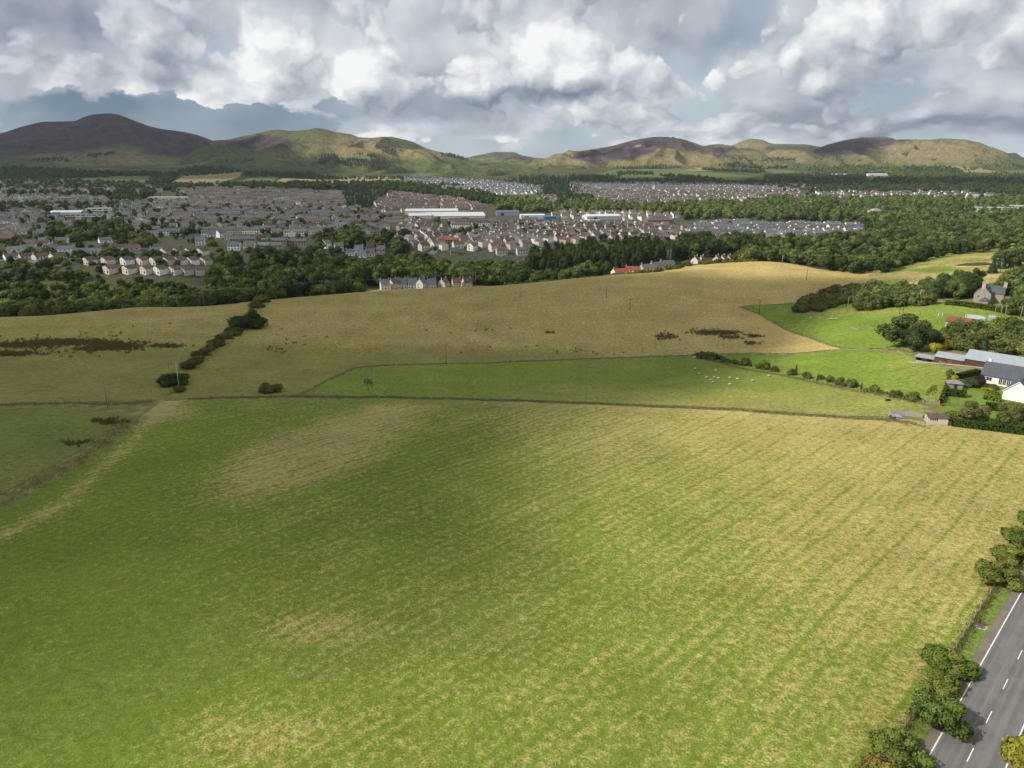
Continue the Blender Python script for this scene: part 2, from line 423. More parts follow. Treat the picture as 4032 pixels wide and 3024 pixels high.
def turf_mat(name, green, dry, dark, grain=1.0, stripe=None, dryness=0.0, spots=0.0, tuft=0.0):
    """field grass: green and dry patches by the mesh's own 'dry' value, mown rows, clumps, fine grain"""
    m, g = new_mat(name)
    p = wpos(g); x, y, z = g.sep(p); p2 = g.xyz(x, y, 0.0)
    dryv = g.attr('dry').outputs['Fac']
    big = g.noise(p2, 0.018, 4, 0.55); mid = g.noise(p2, 0.11 * grain, 4, 0.6); fine = g.noise(p2, 0.9 * grain, 4, 0.65); vf = g.noise(p2, 3.2 * grain, 2, 0.6)
    e = g.m('ADD', dryv, dryness)
    e = g.m('ADD', e, g.m('MULTIPLY', g.m('SUBTRACT', big, 0.5), 0.5))
    e = g.m('ADD', e, g.m('MULTIPLY', g.m('SUBTRACT', mid, 0.5), 0.7))
    e = g.m('ADD', e, g.m('MULTIPLY', g.m('SUBTRACT', fine, 0.5), 1.7))
    e = g.m('ADD', e, g.m('MULTIPLY', g.m('SUBTRACT', vf, 0.5), 1.5))
    if stripe:
        s = g.m('ADD', g.m('MULTIPLY', x, float(ROAD_N[0])), g.m('MULTIPLY', y, float(ROAD_N[1])))
        a = g.m('ADD', g.m('MULTIPLY', x, float(ROAD_D[0])), g.m('MULTIPLY', y, float(ROAD_D[1])))
        wob = g.noise(g.xyz(g.m('MULTIPLY', s, 0.05), g.m('MULTIPLY', a, 0.02), 0.0), 1.0, 3, 0.5)
        sw = g.m('ADD', s, g.m('MULTIPLY', wob, 4.0))
        rows = g.noise(g.xyz(g.m('MULTIPLY', sw, 0.42), g.m('MULTIPLY', a, 0.022), 0.0), 1.0, 3, 0.6)
        rows2 = g.noise(g.xyz(g.m('MULTIPLY', sw, 1.5), g.m('MULTIPLY', a, 0.11), 4.0), 1.0, 3, 0.6)
        wave = g.m('SINE', g.m('MULTIPLY', sw, 2 * math.pi / stripe))
        e = g.m('ADD', e, g.m('MULTIPLY', g.m('SUBTRACT', rows, 0.5), 0.55))
        e = g.m('ADD', e, g.m('MULTIPLY', g.m('SUBTRACT', rows2, 0.5), 0.45))
        keep = g.ramp(g.noise(g.xyz(g.m('MULTIPLY', s, 0.11), g.m('MULTIPLY', a, 0.03), 9.0), 1.0, 3, 0.6), 0.30, 0.58)
        wave2 = g.m('SINE', g.m('MULTIPLY', sw, 2 * math.pi / (stripe * 0.43)))
        e = g.m('ADD', e, g.m('MULTIPLY', g.m('MULTIPLY', g.ramp(wave, 0.78, 1.0), keep), -0.38))
        e = g.m('ADD', e, g.m('MULTIPLY', g.m('MULTIPLY', wave2, g.ramp(keep, 0.0, 1.0, 1.0, 0.5)), 0.16))
        cross = g.noise(g.xyz(g.m('MULTIPLY', s, 0.35), g.m('MULTIPLY', a, 1.6), 6.0), 1.0, 4, 0.65)
        e = g.m('ADD', e, g.m('MULTIPLY', g.m('SUBTRACT', cross, 0.5), 1.2))
    f = g.ramp(e, -0.05, 1.05)
    col = g.mix(f, green, dry)
    col = g.v('SCALE', col, scale=g.ramp(g.m('ADD', g.m('MULTIPLY', fine, 0.5), g.m('MULTIPLY', vf, 0.5)), 0.36, 0.64, 0.70, 1.30, False))
    clump = g.noise(p2, 0.38 * grain, 4, 0.7)
    col = g.v('SCALE', col, scale=g.ramp(clump, 0.34, 0.66, 0.88, 1.12, False))
    tone = g.noise(p2, 0.045, 5, 0.6)
    col = g.v('SCALE', col, scale=g.ramp(tone, 0.3, 0.7, 0.86, 1.14, False))
    dk = g.noise(p2, 1.7 * grain, 3, 0.7)
    col = g.mix(g.ramp(dk, 0.52, 0.78, 0.0, 0.6 + spots), col, dark)
    if tuft:
        t2 = g.noise(p2, 0.28, 5, 0.75)
        col = g.mix(g.ramp(t2, 0.56, 0.68, 0.0, tuft), col, dark)
    hgtn = g.m('ADD', g.m('MULTIPLY', fine, 0.7), g.m('MULTIPLY', vf, 0.4))
    return finish(m, g, col, 1.0, 0.05, hgtn, 0.55, 0.5)

# ------------------------------------------------------------------ the ground sheet
def far_colour_mat():
    m, g = new_mat('valley_ground')
    p = wpos(g); x, y, z = g.sep(p); p2 = g.xyz(x, y, 0.0)
    n1 = g.noise(p2, 0.004, 5, 0.6); n2 = g.noise(p2, 0.03, 5, 0.65); n3 = g.noise(p2, 0.25, 4, 0.6)
    c = g.mix(g.ramp(n1, 0.4, 0.62), (0.075, 0.09, 0.032), (0.115, 0.115, 0.045))
    c = g.mix(g.ramp(n2, 0.45, 0.7), c, (0.045, 0.06, 0.022))
    c = g.mix(g.ramp(n3, 0.5, 0.8, 0, 0.6), c, (0.12, 0.11, 0.05))
    c = g.v('SCALE', c, scale=0.8)
    near = g.attr('near').outputs['Fac']
    c = g.mix(near, c, g.mix(g.ramp(n3, 0.4, 0.65), (0.14, 0.155, 0.05), (0.26, 0.225, 0.095)))
    urb = g.attr('urban').outputs['Fac']
    gard = g.mix(g.ramp(n3, 0.42, 0.58), (0.05, 0.066, 0.027), (0.092, 0.09, 0.08))
    c = g.mix(urb, c, gard)
    return finish(m, g, c, 1.0, 0.05, n3, 0.4, 1.0)

FIELD_POLYS = {}          # name -> world polygon, filled below before the ground is cut under them
def field(name, poly, mat, step, label_dry=None, lift=0.06, drop=True):
    """one field: a draped sheet with the exact outline"""
    poly = [tuple(map(float, p)) for p in poly]
    # fine points along the edge so that it follows the ground
    ring = []
    for i in range(len(poly)):
        a, b = np.array(poly[i]), np.array(poly[(i + 1) % len(poly)])
        n = max(1, int(np.hypot(*(b - a)) / step))
        for k in range(n): ring.append(tuple(a + (b - a) * k / n))
    xs, ys = [p[0] for p in ring], [p[1] for p in ring]
    gx, gy = np.meshgrid(np.arange(min(xs), max(xs), step), np.arange(min(ys), max(ys), step))
    gx = gx + (np.arange(gx.shape[0]) % 2)[:, None] * step * 0.5
    gx, gy = gx.ravel(), gy.ravel()
    k = inside(ring, gx, gy) & (edge_dist(ring, gx, gy) > step * 0.55)
    pts = [Vector(p) for p in ring] + [Vector((a, b)) for a, b in zip(gx[k], gy[k])]
    nr = len(ring)
    vo, eo, fo, *_ = delaunay_2d_cdt(pts, [(i, (i + 1) % nr) for i in range(nr)], [], 1, 1e-4)
    V = np.array([(v[0], v[1]) for v in vo])
    Z = hgt(V[:, 0], V[:, 1]) + lift
    me = mesh_np(name, np.column_stack([V, Z]), np.array([f for f in fo if len(f) == 3]), True)
    add_attr(me, 'dry', label_dry(V[:, 0], V[:, 1]) if label_dry else np.zeros(len(V)))
    o = link(name, me, mat); o['kind'] = 'structure'
    # faces up
    if me.polygons[0].normal.z < 0: me.flip_normals()
    if drop: FIELD_POLYS[o.name] = ring
    return o

# ------------------------------------------------------------------ field materials
M_MEADOW = turf_mat('mown_meadow_grass', (0.150, 0.196, 0.031), (0.372, 0.312, 0.118), (0.104, 0.137, 0.023), 1.0, stripe=5.2)
M_ROUGH = turf_mat('rough_pasture_grass', (0.215, 0.210, 0.060), (0.455, 0.348, 0.132), (0.165, 0.138, 0.044), 0.8, tuft=0.25, spots=0.1)
M_PADDOCK = turf_mat('grazed_paddock_grass', (0.160, 0.212, 0.036), (0.32, 0.288, 0.095), (0.10, 0.15, 0.022), 0.9)
M_BRIGHT = turf_mat('fresh_green_grass', (0.148, 0.220, 0.030), (0.31, 0.295, 0.085), (0.108, 0.168, 0.022), 0.6, dryness=-0.05)
M_LAWN = turf_mat('lawn_grass', (0.135, 0.20, 0.036), (0.25, 0.27, 0.07), (0.09, 0.14, 0.025), 1.5)
M_WEED = turf_mat('rough_verge_grass', (0.10, 0.135, 0.032), (0.27, 0.22, 0.09), (0.055, 0.065, 0.02), 1.2, tuft=0.5)
M_FAR_GREEN = turf_mat('far_green_field', (0.10, 0.135, 0.048), (0.145, 0.16, 0.06), (0.085, 0.112, 0.04), 0.1)
M_FAR_TAN = turf_mat('far_stubble_field', (0.24, 0.20, 0.10), (0.32, 0.25, 0.135), (0.19, 0.16, 0.08), 0.1)

def bump2(px, py, cx, cy, rx, ry):
    return np.exp(-((px - cx) / rx) ** 2 - ((py - cy) / ry) ** 2)

# far edge of the mown meadow, left to right
MEADOW_TOP = [P(*p) for p in [(640, 1580), (800, 1574), (1100, 1573), (1448, 1573), (1746, 1576), (2050, 1583), (2348, 1595), (2696, 1610), (3000, 1628), (3230, 1642), (3479, 1657), (3728, 1677), (4032, 1707)]]
MEADOW_LEFT = [P(*p) for p in [(0, 2005), (250, 1875), (430, 1745), (545, 1650)]]
FENCE_OFF = 3.8
def road_pt(a, s):
    """a metres along the road, s metres from its edge line towards the field"""
    return ROAD_P + ROAD_D * a + ROAD_N * s

TRACK = [P(*p) for p in [(660, 1585), (600, 1650), (480, 1775), (250, 1985), (20, 2105)]]
TRACK = TRACK + [TRACK[-1] + (TRACK[-1] - TRACK[-2]) * 3]
PATCH = [P(*p) for p in [(800, 1880), (1000, 1750), (1250, 1680), (1440, 1600), (1640, 1595), (1650, 1660), (1480, 1780), (1330, 1860), (1020, 1965), (850, 1970)]]

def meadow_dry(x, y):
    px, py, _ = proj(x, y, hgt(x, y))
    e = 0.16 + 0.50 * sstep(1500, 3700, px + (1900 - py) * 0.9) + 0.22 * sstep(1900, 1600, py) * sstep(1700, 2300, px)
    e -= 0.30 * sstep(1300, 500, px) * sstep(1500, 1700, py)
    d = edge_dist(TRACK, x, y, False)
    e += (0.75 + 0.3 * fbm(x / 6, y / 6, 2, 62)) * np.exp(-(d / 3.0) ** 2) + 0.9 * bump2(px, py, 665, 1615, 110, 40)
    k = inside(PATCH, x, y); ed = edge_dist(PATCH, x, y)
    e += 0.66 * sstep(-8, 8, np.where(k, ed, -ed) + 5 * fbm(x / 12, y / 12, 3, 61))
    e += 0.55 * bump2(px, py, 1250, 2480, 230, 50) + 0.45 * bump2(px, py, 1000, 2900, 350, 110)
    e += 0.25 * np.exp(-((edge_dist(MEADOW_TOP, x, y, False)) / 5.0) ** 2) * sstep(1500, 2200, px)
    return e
MEADOW = ([np.array([-230.0, -40.0]), np.array([MEADOW_LEFT[0][0] - 90, MEADOW_LEFT[0][1] - 40])] + MEADOW_LEFT + MEADOW_TOP +
          [road_pt(150, FENCE_OFF), road_pt(-150, FENCE_OFF)])
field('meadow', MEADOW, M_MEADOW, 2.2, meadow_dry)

# left lower pasture beyond the ditch
LEFTF = [P(*p) for p in [(-250, 1650), (0, 1612), (200, 1600), (420, 1622), (500, 1640), (450, 1690), (330, 1765), (180, 1850), (0, 1950)]]
LEFTF = LEFTF + [np.array([LEFTF[-1][0] - 60, LEFTF[-1][1] - 20])]
def left_dry(x, y):
    px, py, _ = proj(x, y, hgt(x, y)); return -0.05 + 0.3 * bump2(px, py, 100, 1850, 300, 80) + 0.15 * fbm(x / 20, y / 20, 3, 8)
field('pasture', LEFTF, turf_mat('long_pasture_grass', (0.155, 0.185, 0.045), (0.25, 0.215, 0.08), (0.075, 0.075, 0.022), 0.9, tuft=0.4), 3.0, left_dry)

# the rough pasture on the hump, either side of the hedge
HEDGE_LINE = [(1030, 1187), (985, 1280), (905, 1340), (800, 1405), (700, 1520), (650, 1572)]
HW = [P(*p) for p in HEDGE_LINE]
def crest_poly(cols, over=45):
    """follow the skyline of the near hump, then go over its top"""
    out = []
    for px in cols:
        best, by = None, 1e9
        for Y in np.linspace(330, 610, 141):
            c = C(px, Y); _, py, _ = proj(c[0], c[1], hgt(c[0], c[1]))
            if py < by - 0.02 and py > 990: best, by = Y, py
            elif py > by + 6: break
        out.append((px, best, by))
    return out
ROUGH_L = [P(-200, 1600), P(0, 1592), P(300, 1583), P(640, 1574)] + HW[::-1][1:]
cl = crest_poly([900, 700, 500, 300, 100, -100, -300])
ROUGH_L += [C(px, Y + 6) for px, Y, _ in cl]
def rough_dry(x, y):
    px, py, _ = proj(x, y, hgt(x, y))
    e = 0.50 + 0.35 * sstep(1800, 3200, px) - 0.75 * sstep(1330, 1440, py) * sstep(3000, 1800, px) - 0.35 * sstep(1500, 700, px) * sstep(1230, 1420, py)
    return e + 0.15 * fbm(x / 30, y / 30, 3, 12)
field('rough_pasture', ROUGH_L, M_ROUGH, 4.0, rough_dry)

SHEEP_TOP = [P(*p) for p in [(1190, 1552), (1290, 1500), (1388, 1452), (1500, 1440), (1746, 1434), (2050, 1424), (2330, 1413), (2560, 1405), (2720, 1402)]]
SAP = [P(*p) for p in [(2740, 1408), (2850, 1432), (3000, 1466), (3200, 1505), (3400, 1545), (3560, 1575), (3630, 1588)]]
SHEEP_BOT = [P(*p) for p in [(3640, 1625), (3500, 1640), (3230, 1632), (3000, 1617), (2696, 1599), (2348, 1584), (2050, 1573), (1746, 1565), (1500, 1559), (1300, 1557)]]
def sheep_dry(x, y):
    px, py, _ = proj(x, y, hgt(x, y)); return 0.12 + 0.40 * sstep(1480, 1580, py) * sstep(1700, 2300, px) + 0.1 * fbm(x / 25, y / 25, 3, 4)
field('sheep_paddock', SHEEP_TOP + SAP + SHEEP_BOT, M_PADDOCK, 3.0, sheep_dry)

BR_R = [P(*p) for p in [(3640, 1580), (3700, 1585), (3725, 1500), (3745, 1460), (3680, 1432), (3600, 1408), (3500, 1385)]]
BR_T = [P(*p) for p in [(3400, 1378), (3290, 1383), (2960, 1394), (2790, 1402)]]
def bright_dry(x, y):
    px, py, _ = proj(x, y, hgt(x, y)); return 0.05 + 0.35 * sstep(3350, 3650, px) + 0.3 * bump2(px, py, 3420, 1400, 120, 14) + 0.15 * fbm(x / 15, y / 15, 3, 6)
field('bright_paddock', [p + np.array([0, 1.2]) for p in SAP[1:]] + BR_R + BR_T, M_BRIGHT, 3.0, bright_dry)

RB = [P(*p) for p in [(2720, 1396), (2960, 1388), (3270, 1377)]]               # rough field, right end
RC = [P(*p) for p in [(3310, 1374), (3180, 1330), (3060, 1283), (2985, 1238), (2905, 1208), (2960, 1200), (3120, 1192)]]
RD = [P(*p) for p in [(3230, 1190), (3290, 1180)]]
cr_ = crest_poly([3420, 3300, 3150, 3000, 2850, 2700, 2500, 2300, 2100, 1900, 1700, 1500, 1300, 1150, 1050])
ROUGH_R = HW[::-1][:-1] + [C(px, Y + 6) for px, Y, _ in cr_[::-1]] + [P(3420, 1092), P(3310, 1150)] + RD[:1] + RC[::-1] + RB[::-1] + [p + np.array([0, 1.5]) for p in SHEEP_TOP[::-1]] + [P(1150, 1560), P(900, 1566)]
field('rough_pasture', ROUGH_R, M_ROUGH, 4.5, rough_dry)

UP = [P(*p) for p in [(3330, 1371), (3195, 1327), (3075, 1281), (3000, 1237), (2925, 1210), (2970, 1205), (3130, 1197), (3300, 1190), (3500, 1192), (3720, 1198), (3900, 1215), (3990, 1235), (4060, 1290), (3850, 1330), (3620, 1345), (3480, 1372)]]
def up_dry(x, y):
    px, py, _ = proj(x, y, hgt(x, y)); return 0.10 + 0.55 * bump2(px, py, 3250, 1228, 260, 12) + 0.3 * sstep(1260, 1200, py) * sstep(3200, 3600, px) + 0.15 * fbm(x / 15, y / 15, 3, 6)
field('upper_paddock', UP, M_BRIGHT, 3.5, up_dry)

GARDEN = [P(*p) for p in [(3700, 1596), (3735, 1500), (3760, 1470), (3850, 1490), (3990, 1540), (4120, 1570), (4160, 1690), (3960, 1680), (3800, 1660), (3690, 1640)]]
field('lawn', GARDEN, M_LAWN, 2.5, lambda x, y: 0.1 + 0.2 * fbm(x / 8, y / 8, 2, 3))

MOUND = [C(3280, 505), C(3450, 475), C(3650, 455), C(3900, 440), C(4200, 440), C(4300, 640), C(4000, 660), C(3750, 650), C(3600, 560), C(3450, 540)]
def mound_dry(x, y):
    return 0.45 + 0.8 * fbm(x / 22, y / 14, 3, 21)
field('hill_pasture', MOUND, turf_mat('mound_grass', (0.14, 0.20, 0.035), (0.42, 0.33, 0.14), (0.08, 0.11, 0.03), 0.6), 5.0, mound_dry)

FAR = [
    ('g', [(195, 718), (225, 707), (502, 693), (589, 692), (592, 728), (461, 733), (205, 728)]), ('t', [(-40, 707), (190, 704), (190, 726), (-40, 724)]),
    ('t', [(672, 722), (720, 695), (950, 680), (945, 700), (900, 712), (760, 735)]), ('g', [(800, 735), (820, 719), (880, 720), (860, 736)]),
    ('g', [(940, 726), (975, 702), (1100, 697), (1060, 729)]), ('t', [(1077, 723), (1113, 704), (1307, 710), (1410, 697), (1574, 701), (1579, 718), (1359, 725), (1154, 730)]),
    ('g', [(2348, 687), (2425, 671), (2538, 666), (2681, 668), (2871, 687), (2989, 697), (2871, 718), (2666, 704), (2441, 707)]),
    ('t', [(2512, 717), (2600, 714), (2615, 721), (2520, 723)]), ('g', [(1600, 695), (1720, 672), (1800, 684), (1720, 700)]),
    ('t', [(2690, 672), (2760, 655), (2860, 668), (2800, 676)]), ('g', [(3000, 668), (3100, 670), (3190, 686), (3050, 691)]), ('t', [(3160, 652), (3270, 645), (3330, 655), (3270, 667)]),
    ('g', [(3400, 678), (3450, 667), (3560, 665), (3520, 684)]), ('t', [(3690, 652), (3820, 657), (3948, 684), (3800, 680)]), ('g', [(3948, 673), (4060, 673), (4060, 692), (3990, 689)]),
    ('g', [(-30, 856), (128, 853), (120, 869), (-30, 873)]), ('g', [(702, 897), (963, 897), (948, 909), (717, 907)]), ('g', [(2360, 806), (2760, 801), (2750, 808), (2370, 812)]), ('g', [(2880, 787), (2990, 789), (2960, 797), (2890, 795)]), ('g', [(2700, 888), (2780, 886), (2770, 906), (2710, 905)])]
for kk, pl in FAR:
    field('far_field', [P(*p) for p in pl], M_FAR_GREEN if kk == 'g' else M_FAR_TAN, 60.0 if pl[0][1] < 740 else 12.0, None, 2.0 if pl[0][1] < 740 else 0.5, False)

# ------------------------------------------------------------------ the ground sheet itself
URBAN = [[C(-100, 600), C(900, 600), C(1500, 700), C(1650, 740), C(2650, 800), C(3450, 900), C(3400, 1250), C(2700, 1500), C(1500, 1500), C(1400, 2200), C(-100, 2300)],
         [C(1550, 1900), C(2150, 2300), C(3950, 1700), C(3900, 2300), C(3100, 2750), C(2250, 2750), C(2000, 2950), C(1560, 2900)]]
def build_ground():
    Y = np.concatenate([np.linspace(-80, 60, 15)[:-1], np.linspace(60, 260, 90)[:-1], np.linspace(260, 720, 150)[:-1], np.geomspace(720, 15900, 150)])
    T = np.linspace(-1.35, 1.35, 440)
    YY, TT_ = np.meshgrid(Y, T, indexing='ij')
    XX = TT_ * np.maximum(YY, 90)
    ZZ = hgt(XX, YY)
    near = YY < 720
    drop = np.zeros_like(ZZ)
    for nm, ring in FIELD_POLYS.items():
        k = near & inside(ring, XX, YY)
        if k.any():
            d = edge_dist(ring[::2] if len(ring) > 150 else ring, XX[k], YY[k]); drop[k] = np.maximum(drop[k], 1.2 * sstep(0.0, 5.0, d))
    s = (XX - ROAD_P[0]) * ROAD_N[0] + (YY - ROAD_P[1]) * ROAD_N[1]
    drop = np.maximum(drop, 0.6 * sstep(1.2, -0.5, s) * sstep(-9.5, -7.8, s) * (YY < 400))
    ZZ = ZZ - drop
    # the real earth curves away far behind the hills
    nY, nT = YY.shape
    idx = np.arange(nY * nT).reshape(nY, nT)
    F = np.stack([idx[:-1, :-1], idx[:-1, 1:], idx[1:, 1:], idx[1:, :-1]], -1).reshape(-1, 4)
    me = mesh_np('ground', np.stack([XX, YY, ZZ], -1).reshape(-1, 3), F, True)
    u = np.zeros(XX.size)
    for pl in URBAN:
        k = inside(pl, XX.ravel(), YY.ravel()); u[k] = 1.0
    add_attr(me, 'near', sstep(620, 520, YY.ravel()) * sstep(-0.2, 0.0, XX.ravel() * 0 + 1))
    add_attr(me, 'urban', u * (0.55 + 0.45 * sstep(-0.3, 0.3, fbm(XX.ravel() / 60, YY.ravel() / 60, 2, 31))))
    o = link('ground', me, far_colour_mat()); o['kind'] = 'structure'
build_ground()

# ------------------------------------------------------------------ hills
def hill_mat():
    m, g = new_mat('hill_grass_and_heather')
    p = wpos(g)
    hea, dry, scr = g.attr('heath').outputs['Fac'], g.attr('dry').outputs['Fac'], g.attr('scree').outputs['Fac']
    n1 = g.noise(p, 0.0028, 6, 0.6); n2 = g.noise(p, 0.013, 6, 0.65); n3 = g.noise(p, 0.05, 5, 0.65)
    grass = g.mix(g.ramp(g.m('ADD', dry, g.m('MULTIPLY', g.m('SUBTRACT', n2, 0.5), 0.9)), 0.2, 0.8), (0.080, 0.100, 0.034), (0.215, 0.182, 0.088))
    grass = g.v('SCALE', grass, scale=g.ramp(n3, 0.3, 0.7, 0.78, 1.2, False))
    hc = g.mix(g.ramp(n2, 0.35, 0.65), (0.042, 0.034, 0.044), (0.094, 0.060, 0.066))
    e = g.m('ADD', hea, g.m('ADD', g.m('MULTIPLY', g.m('SUBTRACT', n1, 0.5), 0.9), g.m('MULTIPLY', g.m('SUBTRACT', n2, 0.5), 1.0)))
    e = g.m('ADD', e, g.m('MULTIPLY', g.m('SUBTRACT', n3, 0.5), 0.8))
    c = g.mix(g.ramp(e, 0.30, 0.72), grass, hc)
    c = g.mix(g.ramp(n2, 0.56, 0.70, 0, 0.65), c, (0.05, 0.062, 0.026))
    c = g.v('SCALE', c, scale=g.ramp(g.noise(p, 0.03, 5, 0.7), 0.3, 0.7, 0.68, 1.25, False))
    c = g.mix(g.ramp(g.m('ADD', scr, g.m('MULTIPLY', g.m('SUBTRACT', n3, 0.5), 1.2)), 0.5, 0.9), c, (0.36, 0.26, 0.22))
    return finish(m, g, c, 1.0, 0.05, g.m('ADD', n2, g.m('MULTIPLY', n3, 0.5)), 1.0, 26.0)
M_HILL = hill_mat()
HILLS = {}
def hill(name, ridge, Yr, Yf, label, heath, dry, scree=(), h0=0.0, d0=0.2, gully=1.0, seed=0, bow=0.0, conc=1.25):
    rx = np.array([p[0] for p in ridge], float); ry = np.array([p[1] for p in ridge], float)
    nu, nv, nb = 230, 96, 14
    U = np.linspace(rx[0], rx[-1], nu)
    py = pchip(rx, ry, U)
    py = py + 1.6 * fbm(U / 60, U * 0, 4, seed + 50)                 # small knolls along the skyline
    mid = 0.5 * (rx[0] + rx[-1])
    YR = Yr + bow * ((U - mid) / (rx[-1] - rx[0]) * 2) ** 2 + 150 * fbm(U / 350, U * 0, 2, seed + 5)
    dirs = np.array([px_dir(a, b) for a, b in zip(U, py)])
    TX = dirs[:, 0] / dirs[:, 1]; SL = dirs[:, 2] / dirs[:, 1]
    ZR = CAM_H + YR * SL
    S = np.concatenate([np.linspace(0, 1, nv), 1 + np.linspace(0, 1, nb + 1)[1:]])
    SS, TTX = np.meshgrid(S, TX, indexing='ij')
    front = np.minimum(SS, 1.0)
    YY = Yf + (YR[None] - Yf) * front + np.maximum(SS - 1, 0) * 1200
    XX = TTX * YY
    base = hgt(XX, YY) - 8
    # spurs and gullies run down the slope
    gl = 0.24 * fbm(XX / 420 + 0.0 * YY, YY / 1500, 4, seed) + 0.09 * fbm(XX / 900, YY / 900, 3, seed + 7) + 0.05 * fbm(XX / 140, YY / 320, 3, seed + 3)
    ss = np.clip(front + gully * gl * (1 - front) * np.clip(front * 3, 0, 1) * 1.6, 0, 1)
    prof = 0.55 * ss ** conc + 0.45 * sstep(0, 1, ss)
    zr = ZR[None] + 0 * SS
    rid = 1 - np.abs(fbm(XX / 330 + 0.4 * fbm(XX / 500, YY / 500, 2, seed + 20), YY / 900, 3, seed + 21)) * 2.2        # ridged: sharp spurs with gullies between
    Z = base + (np.maximum(zr, base) - base) * prof
    Z = Z + (20 * fbm(XX / 150, YY / 150, 5, seed + 11) + 85 * gully * (rid - 0.75)) * np.clip((1 - front) * 4, 0, 1) * np.clip(front * 4, 0, 1)
    Z = np.where(SS > 1, base + (np.maximum(zr, base) - base) * (1 - sstep(0, 1, SS - 1)), Z)
    n0, n1 = Z.shape
    idx = np.arange(n0 * n1).reshape(n0, n1)
    F = np.stack([idx[:-1, :-1], idx[:-1, 1:], idx[1:, 1:], idx[1:, :-1]], -1).reshape(-1, 4)
    me = mesh_np(name, np.stack([XX, YY, Z], -1).reshape(-1, 3), F, True)
    qx, qy, _ = proj(XX, YY, Z)
    def paint(base_v, lst):
        v = np.full(XX.shape, base_v)
        for (cx, cy, ax, ay, amp) in lst: v = v + amp * bump2(qx, qy, cx, cy, ax, ay)
        return v.ravel()
    add_attr(me, 'heath', paint(h0, heath)); add_attr(me, 'dry', paint(d0, dry)); add_attr(me, 'scree', paint(0.0, scree))
    o = link(name, me, M_HILL); o['kind'] = 'structure'; o['label'] = label
    HILLS[name] = (XX, YY, Z, qx, qy)
    return o
RA = [(-1500, 690), (-1000, 640), (-500, 580), (-200, 545), (0, 524), (92, 497), (179, 479), (292, 477), (328, 462), (369, 450), (430, 446), (461, 450), (512, 469), (563, 488), (630, 506), (743, 523), (799, 538), (840, 555), (900, 580), (1000, 615), (1150, 660), (1300, 690)]
hill('heather_hill', RA, 5200, 3000, 'dark heather hill with rounded top', [(330, 500, 560, 95, 0.95), (-300, 540, 500, 90, 0.8), (750, 575, 230, 50, 0.55), (480, 590, 90, 28, -0.7)], [(480, 625, 220, 40, 0.5), (200, 610, 120, 15, 0.4), (650, 640, 400, 20, 0.35)], (), 0.1, 0.25, 1.0, 1, 0.0, 1.5)
RBh = [(620, 690), (740, 610), (800, 578), (850, 553), (901, 548), (948, 536), (999, 528), (1051, 515), (1097, 510), (1148, 515), (1215, 510), (1246, 504), (1271, 507), (1328, 521), (1379, 528), (1420, 541), (1466, 542), (1512, 538), (1615, 555), (1691, 587), (1743, 600), (1830, 623), (1896, 651), (2000, 678), (2120, 700)]
hill('grassy_hill', RBh, 4600, 2950, 'green hill with several low tops', [(980, 560, 130, 28, 0.65), (1120, 565, 150, 26, 0.45), (1700, 590, 60, 14, 0.3), (1350, 560, 80, 14, 0.3)], [(1400, 570, 240, 45, 0.35), (1580, 600, 200, 30, 0.45), (1100, 620, 250, 30, 0.15)], [(1510, 612, 30, 10, 0.5), (1635, 603, 22, 8, 0.4)], 0.06, 0.30, 1.2, 2, 0.0, 1.35)
RCh = [(1700, 690), (1800, 640), (1830, 625), (1900, 608), (1960, 598), (2016, 598), (2060, 612), (2120, 622), (2180, 625), (2260, 640), (2350, 680)]
hill('distant_hill', RCh, 7400, 5200, 'small brown hill in the gap', [(1970, 618, 120, 14, 0.5), (2060, 630, 60, 12, 0.4)], [(2000, 640, 200, 20, 0.3)], (), 0.1, 0.3, 0.8, 3)
RDh = [(2000, 700), (2080, 660), (2130, 636), (2164, 620), (2230, 601), (2307, 590), (2400, 577), (2461, 561), (2512, 550), (2579, 539), (2640, 541), (2692, 551), (2743, 566), (2768, 575), (2820, 572), (2866, 577), (2950, 592), (3080, 620), (3200, 680)]
hill('purple_heather_hill', RDh, 5800, 4000, 'hill patched with purple heather and straw grass', [(2600, 555, 190, 30, 0.9), (2420, 595, 85, 34, 0.9), (2290, 615, 60, 15, 0.7), (2340, 640, 60, 16, 0.5), (2560, 600, 110, 14, 0.4), (2820, 590, 130, 20, 0.6), (2480, 610, 50, 20, 0.5)], [(2700, 610, 220, 35, 0.7), (2230, 620, 140, 30, 0.55), (2500, 630, 200, 25, 0.4), (2600, 575, 160, 16, 0.4)], [(2510, 575, 28, 9, 0.9), (2210, 632, 30, 8, 0.3)], 0.08, 0.35, 1.25, 4)
REh = [(2700, 650), (2800, 600), (2866, 576), (2891, 569), (2922, 556), (2963, 547), (3000, 551), (3031, 563), (3051, 567), (3154, 568), (3215, 575), (3300, 590), (3450, 650)]
hill('cone_hill', REh, 7200, 5600, 'far hill with a smooth rounded top', [(3120, 585, 130, 16, 0.6), (2930, 590, 80, 18, 0.3)], [(2960, 570, 90, 30, 0.4)], (), 0.05, 0.35, 0.6, 5)
RFh = [(3050, 670), (3130, 630), (3190, 600), (3230, 579), (3282, 563), (3348, 547), (3400, 541), (3476, 538), (3512, 543), (3533, 550), (3615, 551), (3717, 546), (3794, 550), (3851, 560), (3891, 577), (3943, 604), (4000, 630), (4100, 665), (4250, 700)]
hill('straw_grass_hill', RFh, 6200, 4200, 'broad straw coloured hill with a heather shoulder', [(3330, 570, 120, 34, 0.85), (3470, 562, 80, 18, 0.7), (3300, 600, 90, 16, 0.5), (3560, 553, 50, 6, 0.4)], [(3650, 600, 280, 50, 0.55), (3480, 590, 90, 25, 0.3)], (), 0.05, 0.35, 1.3, 6)
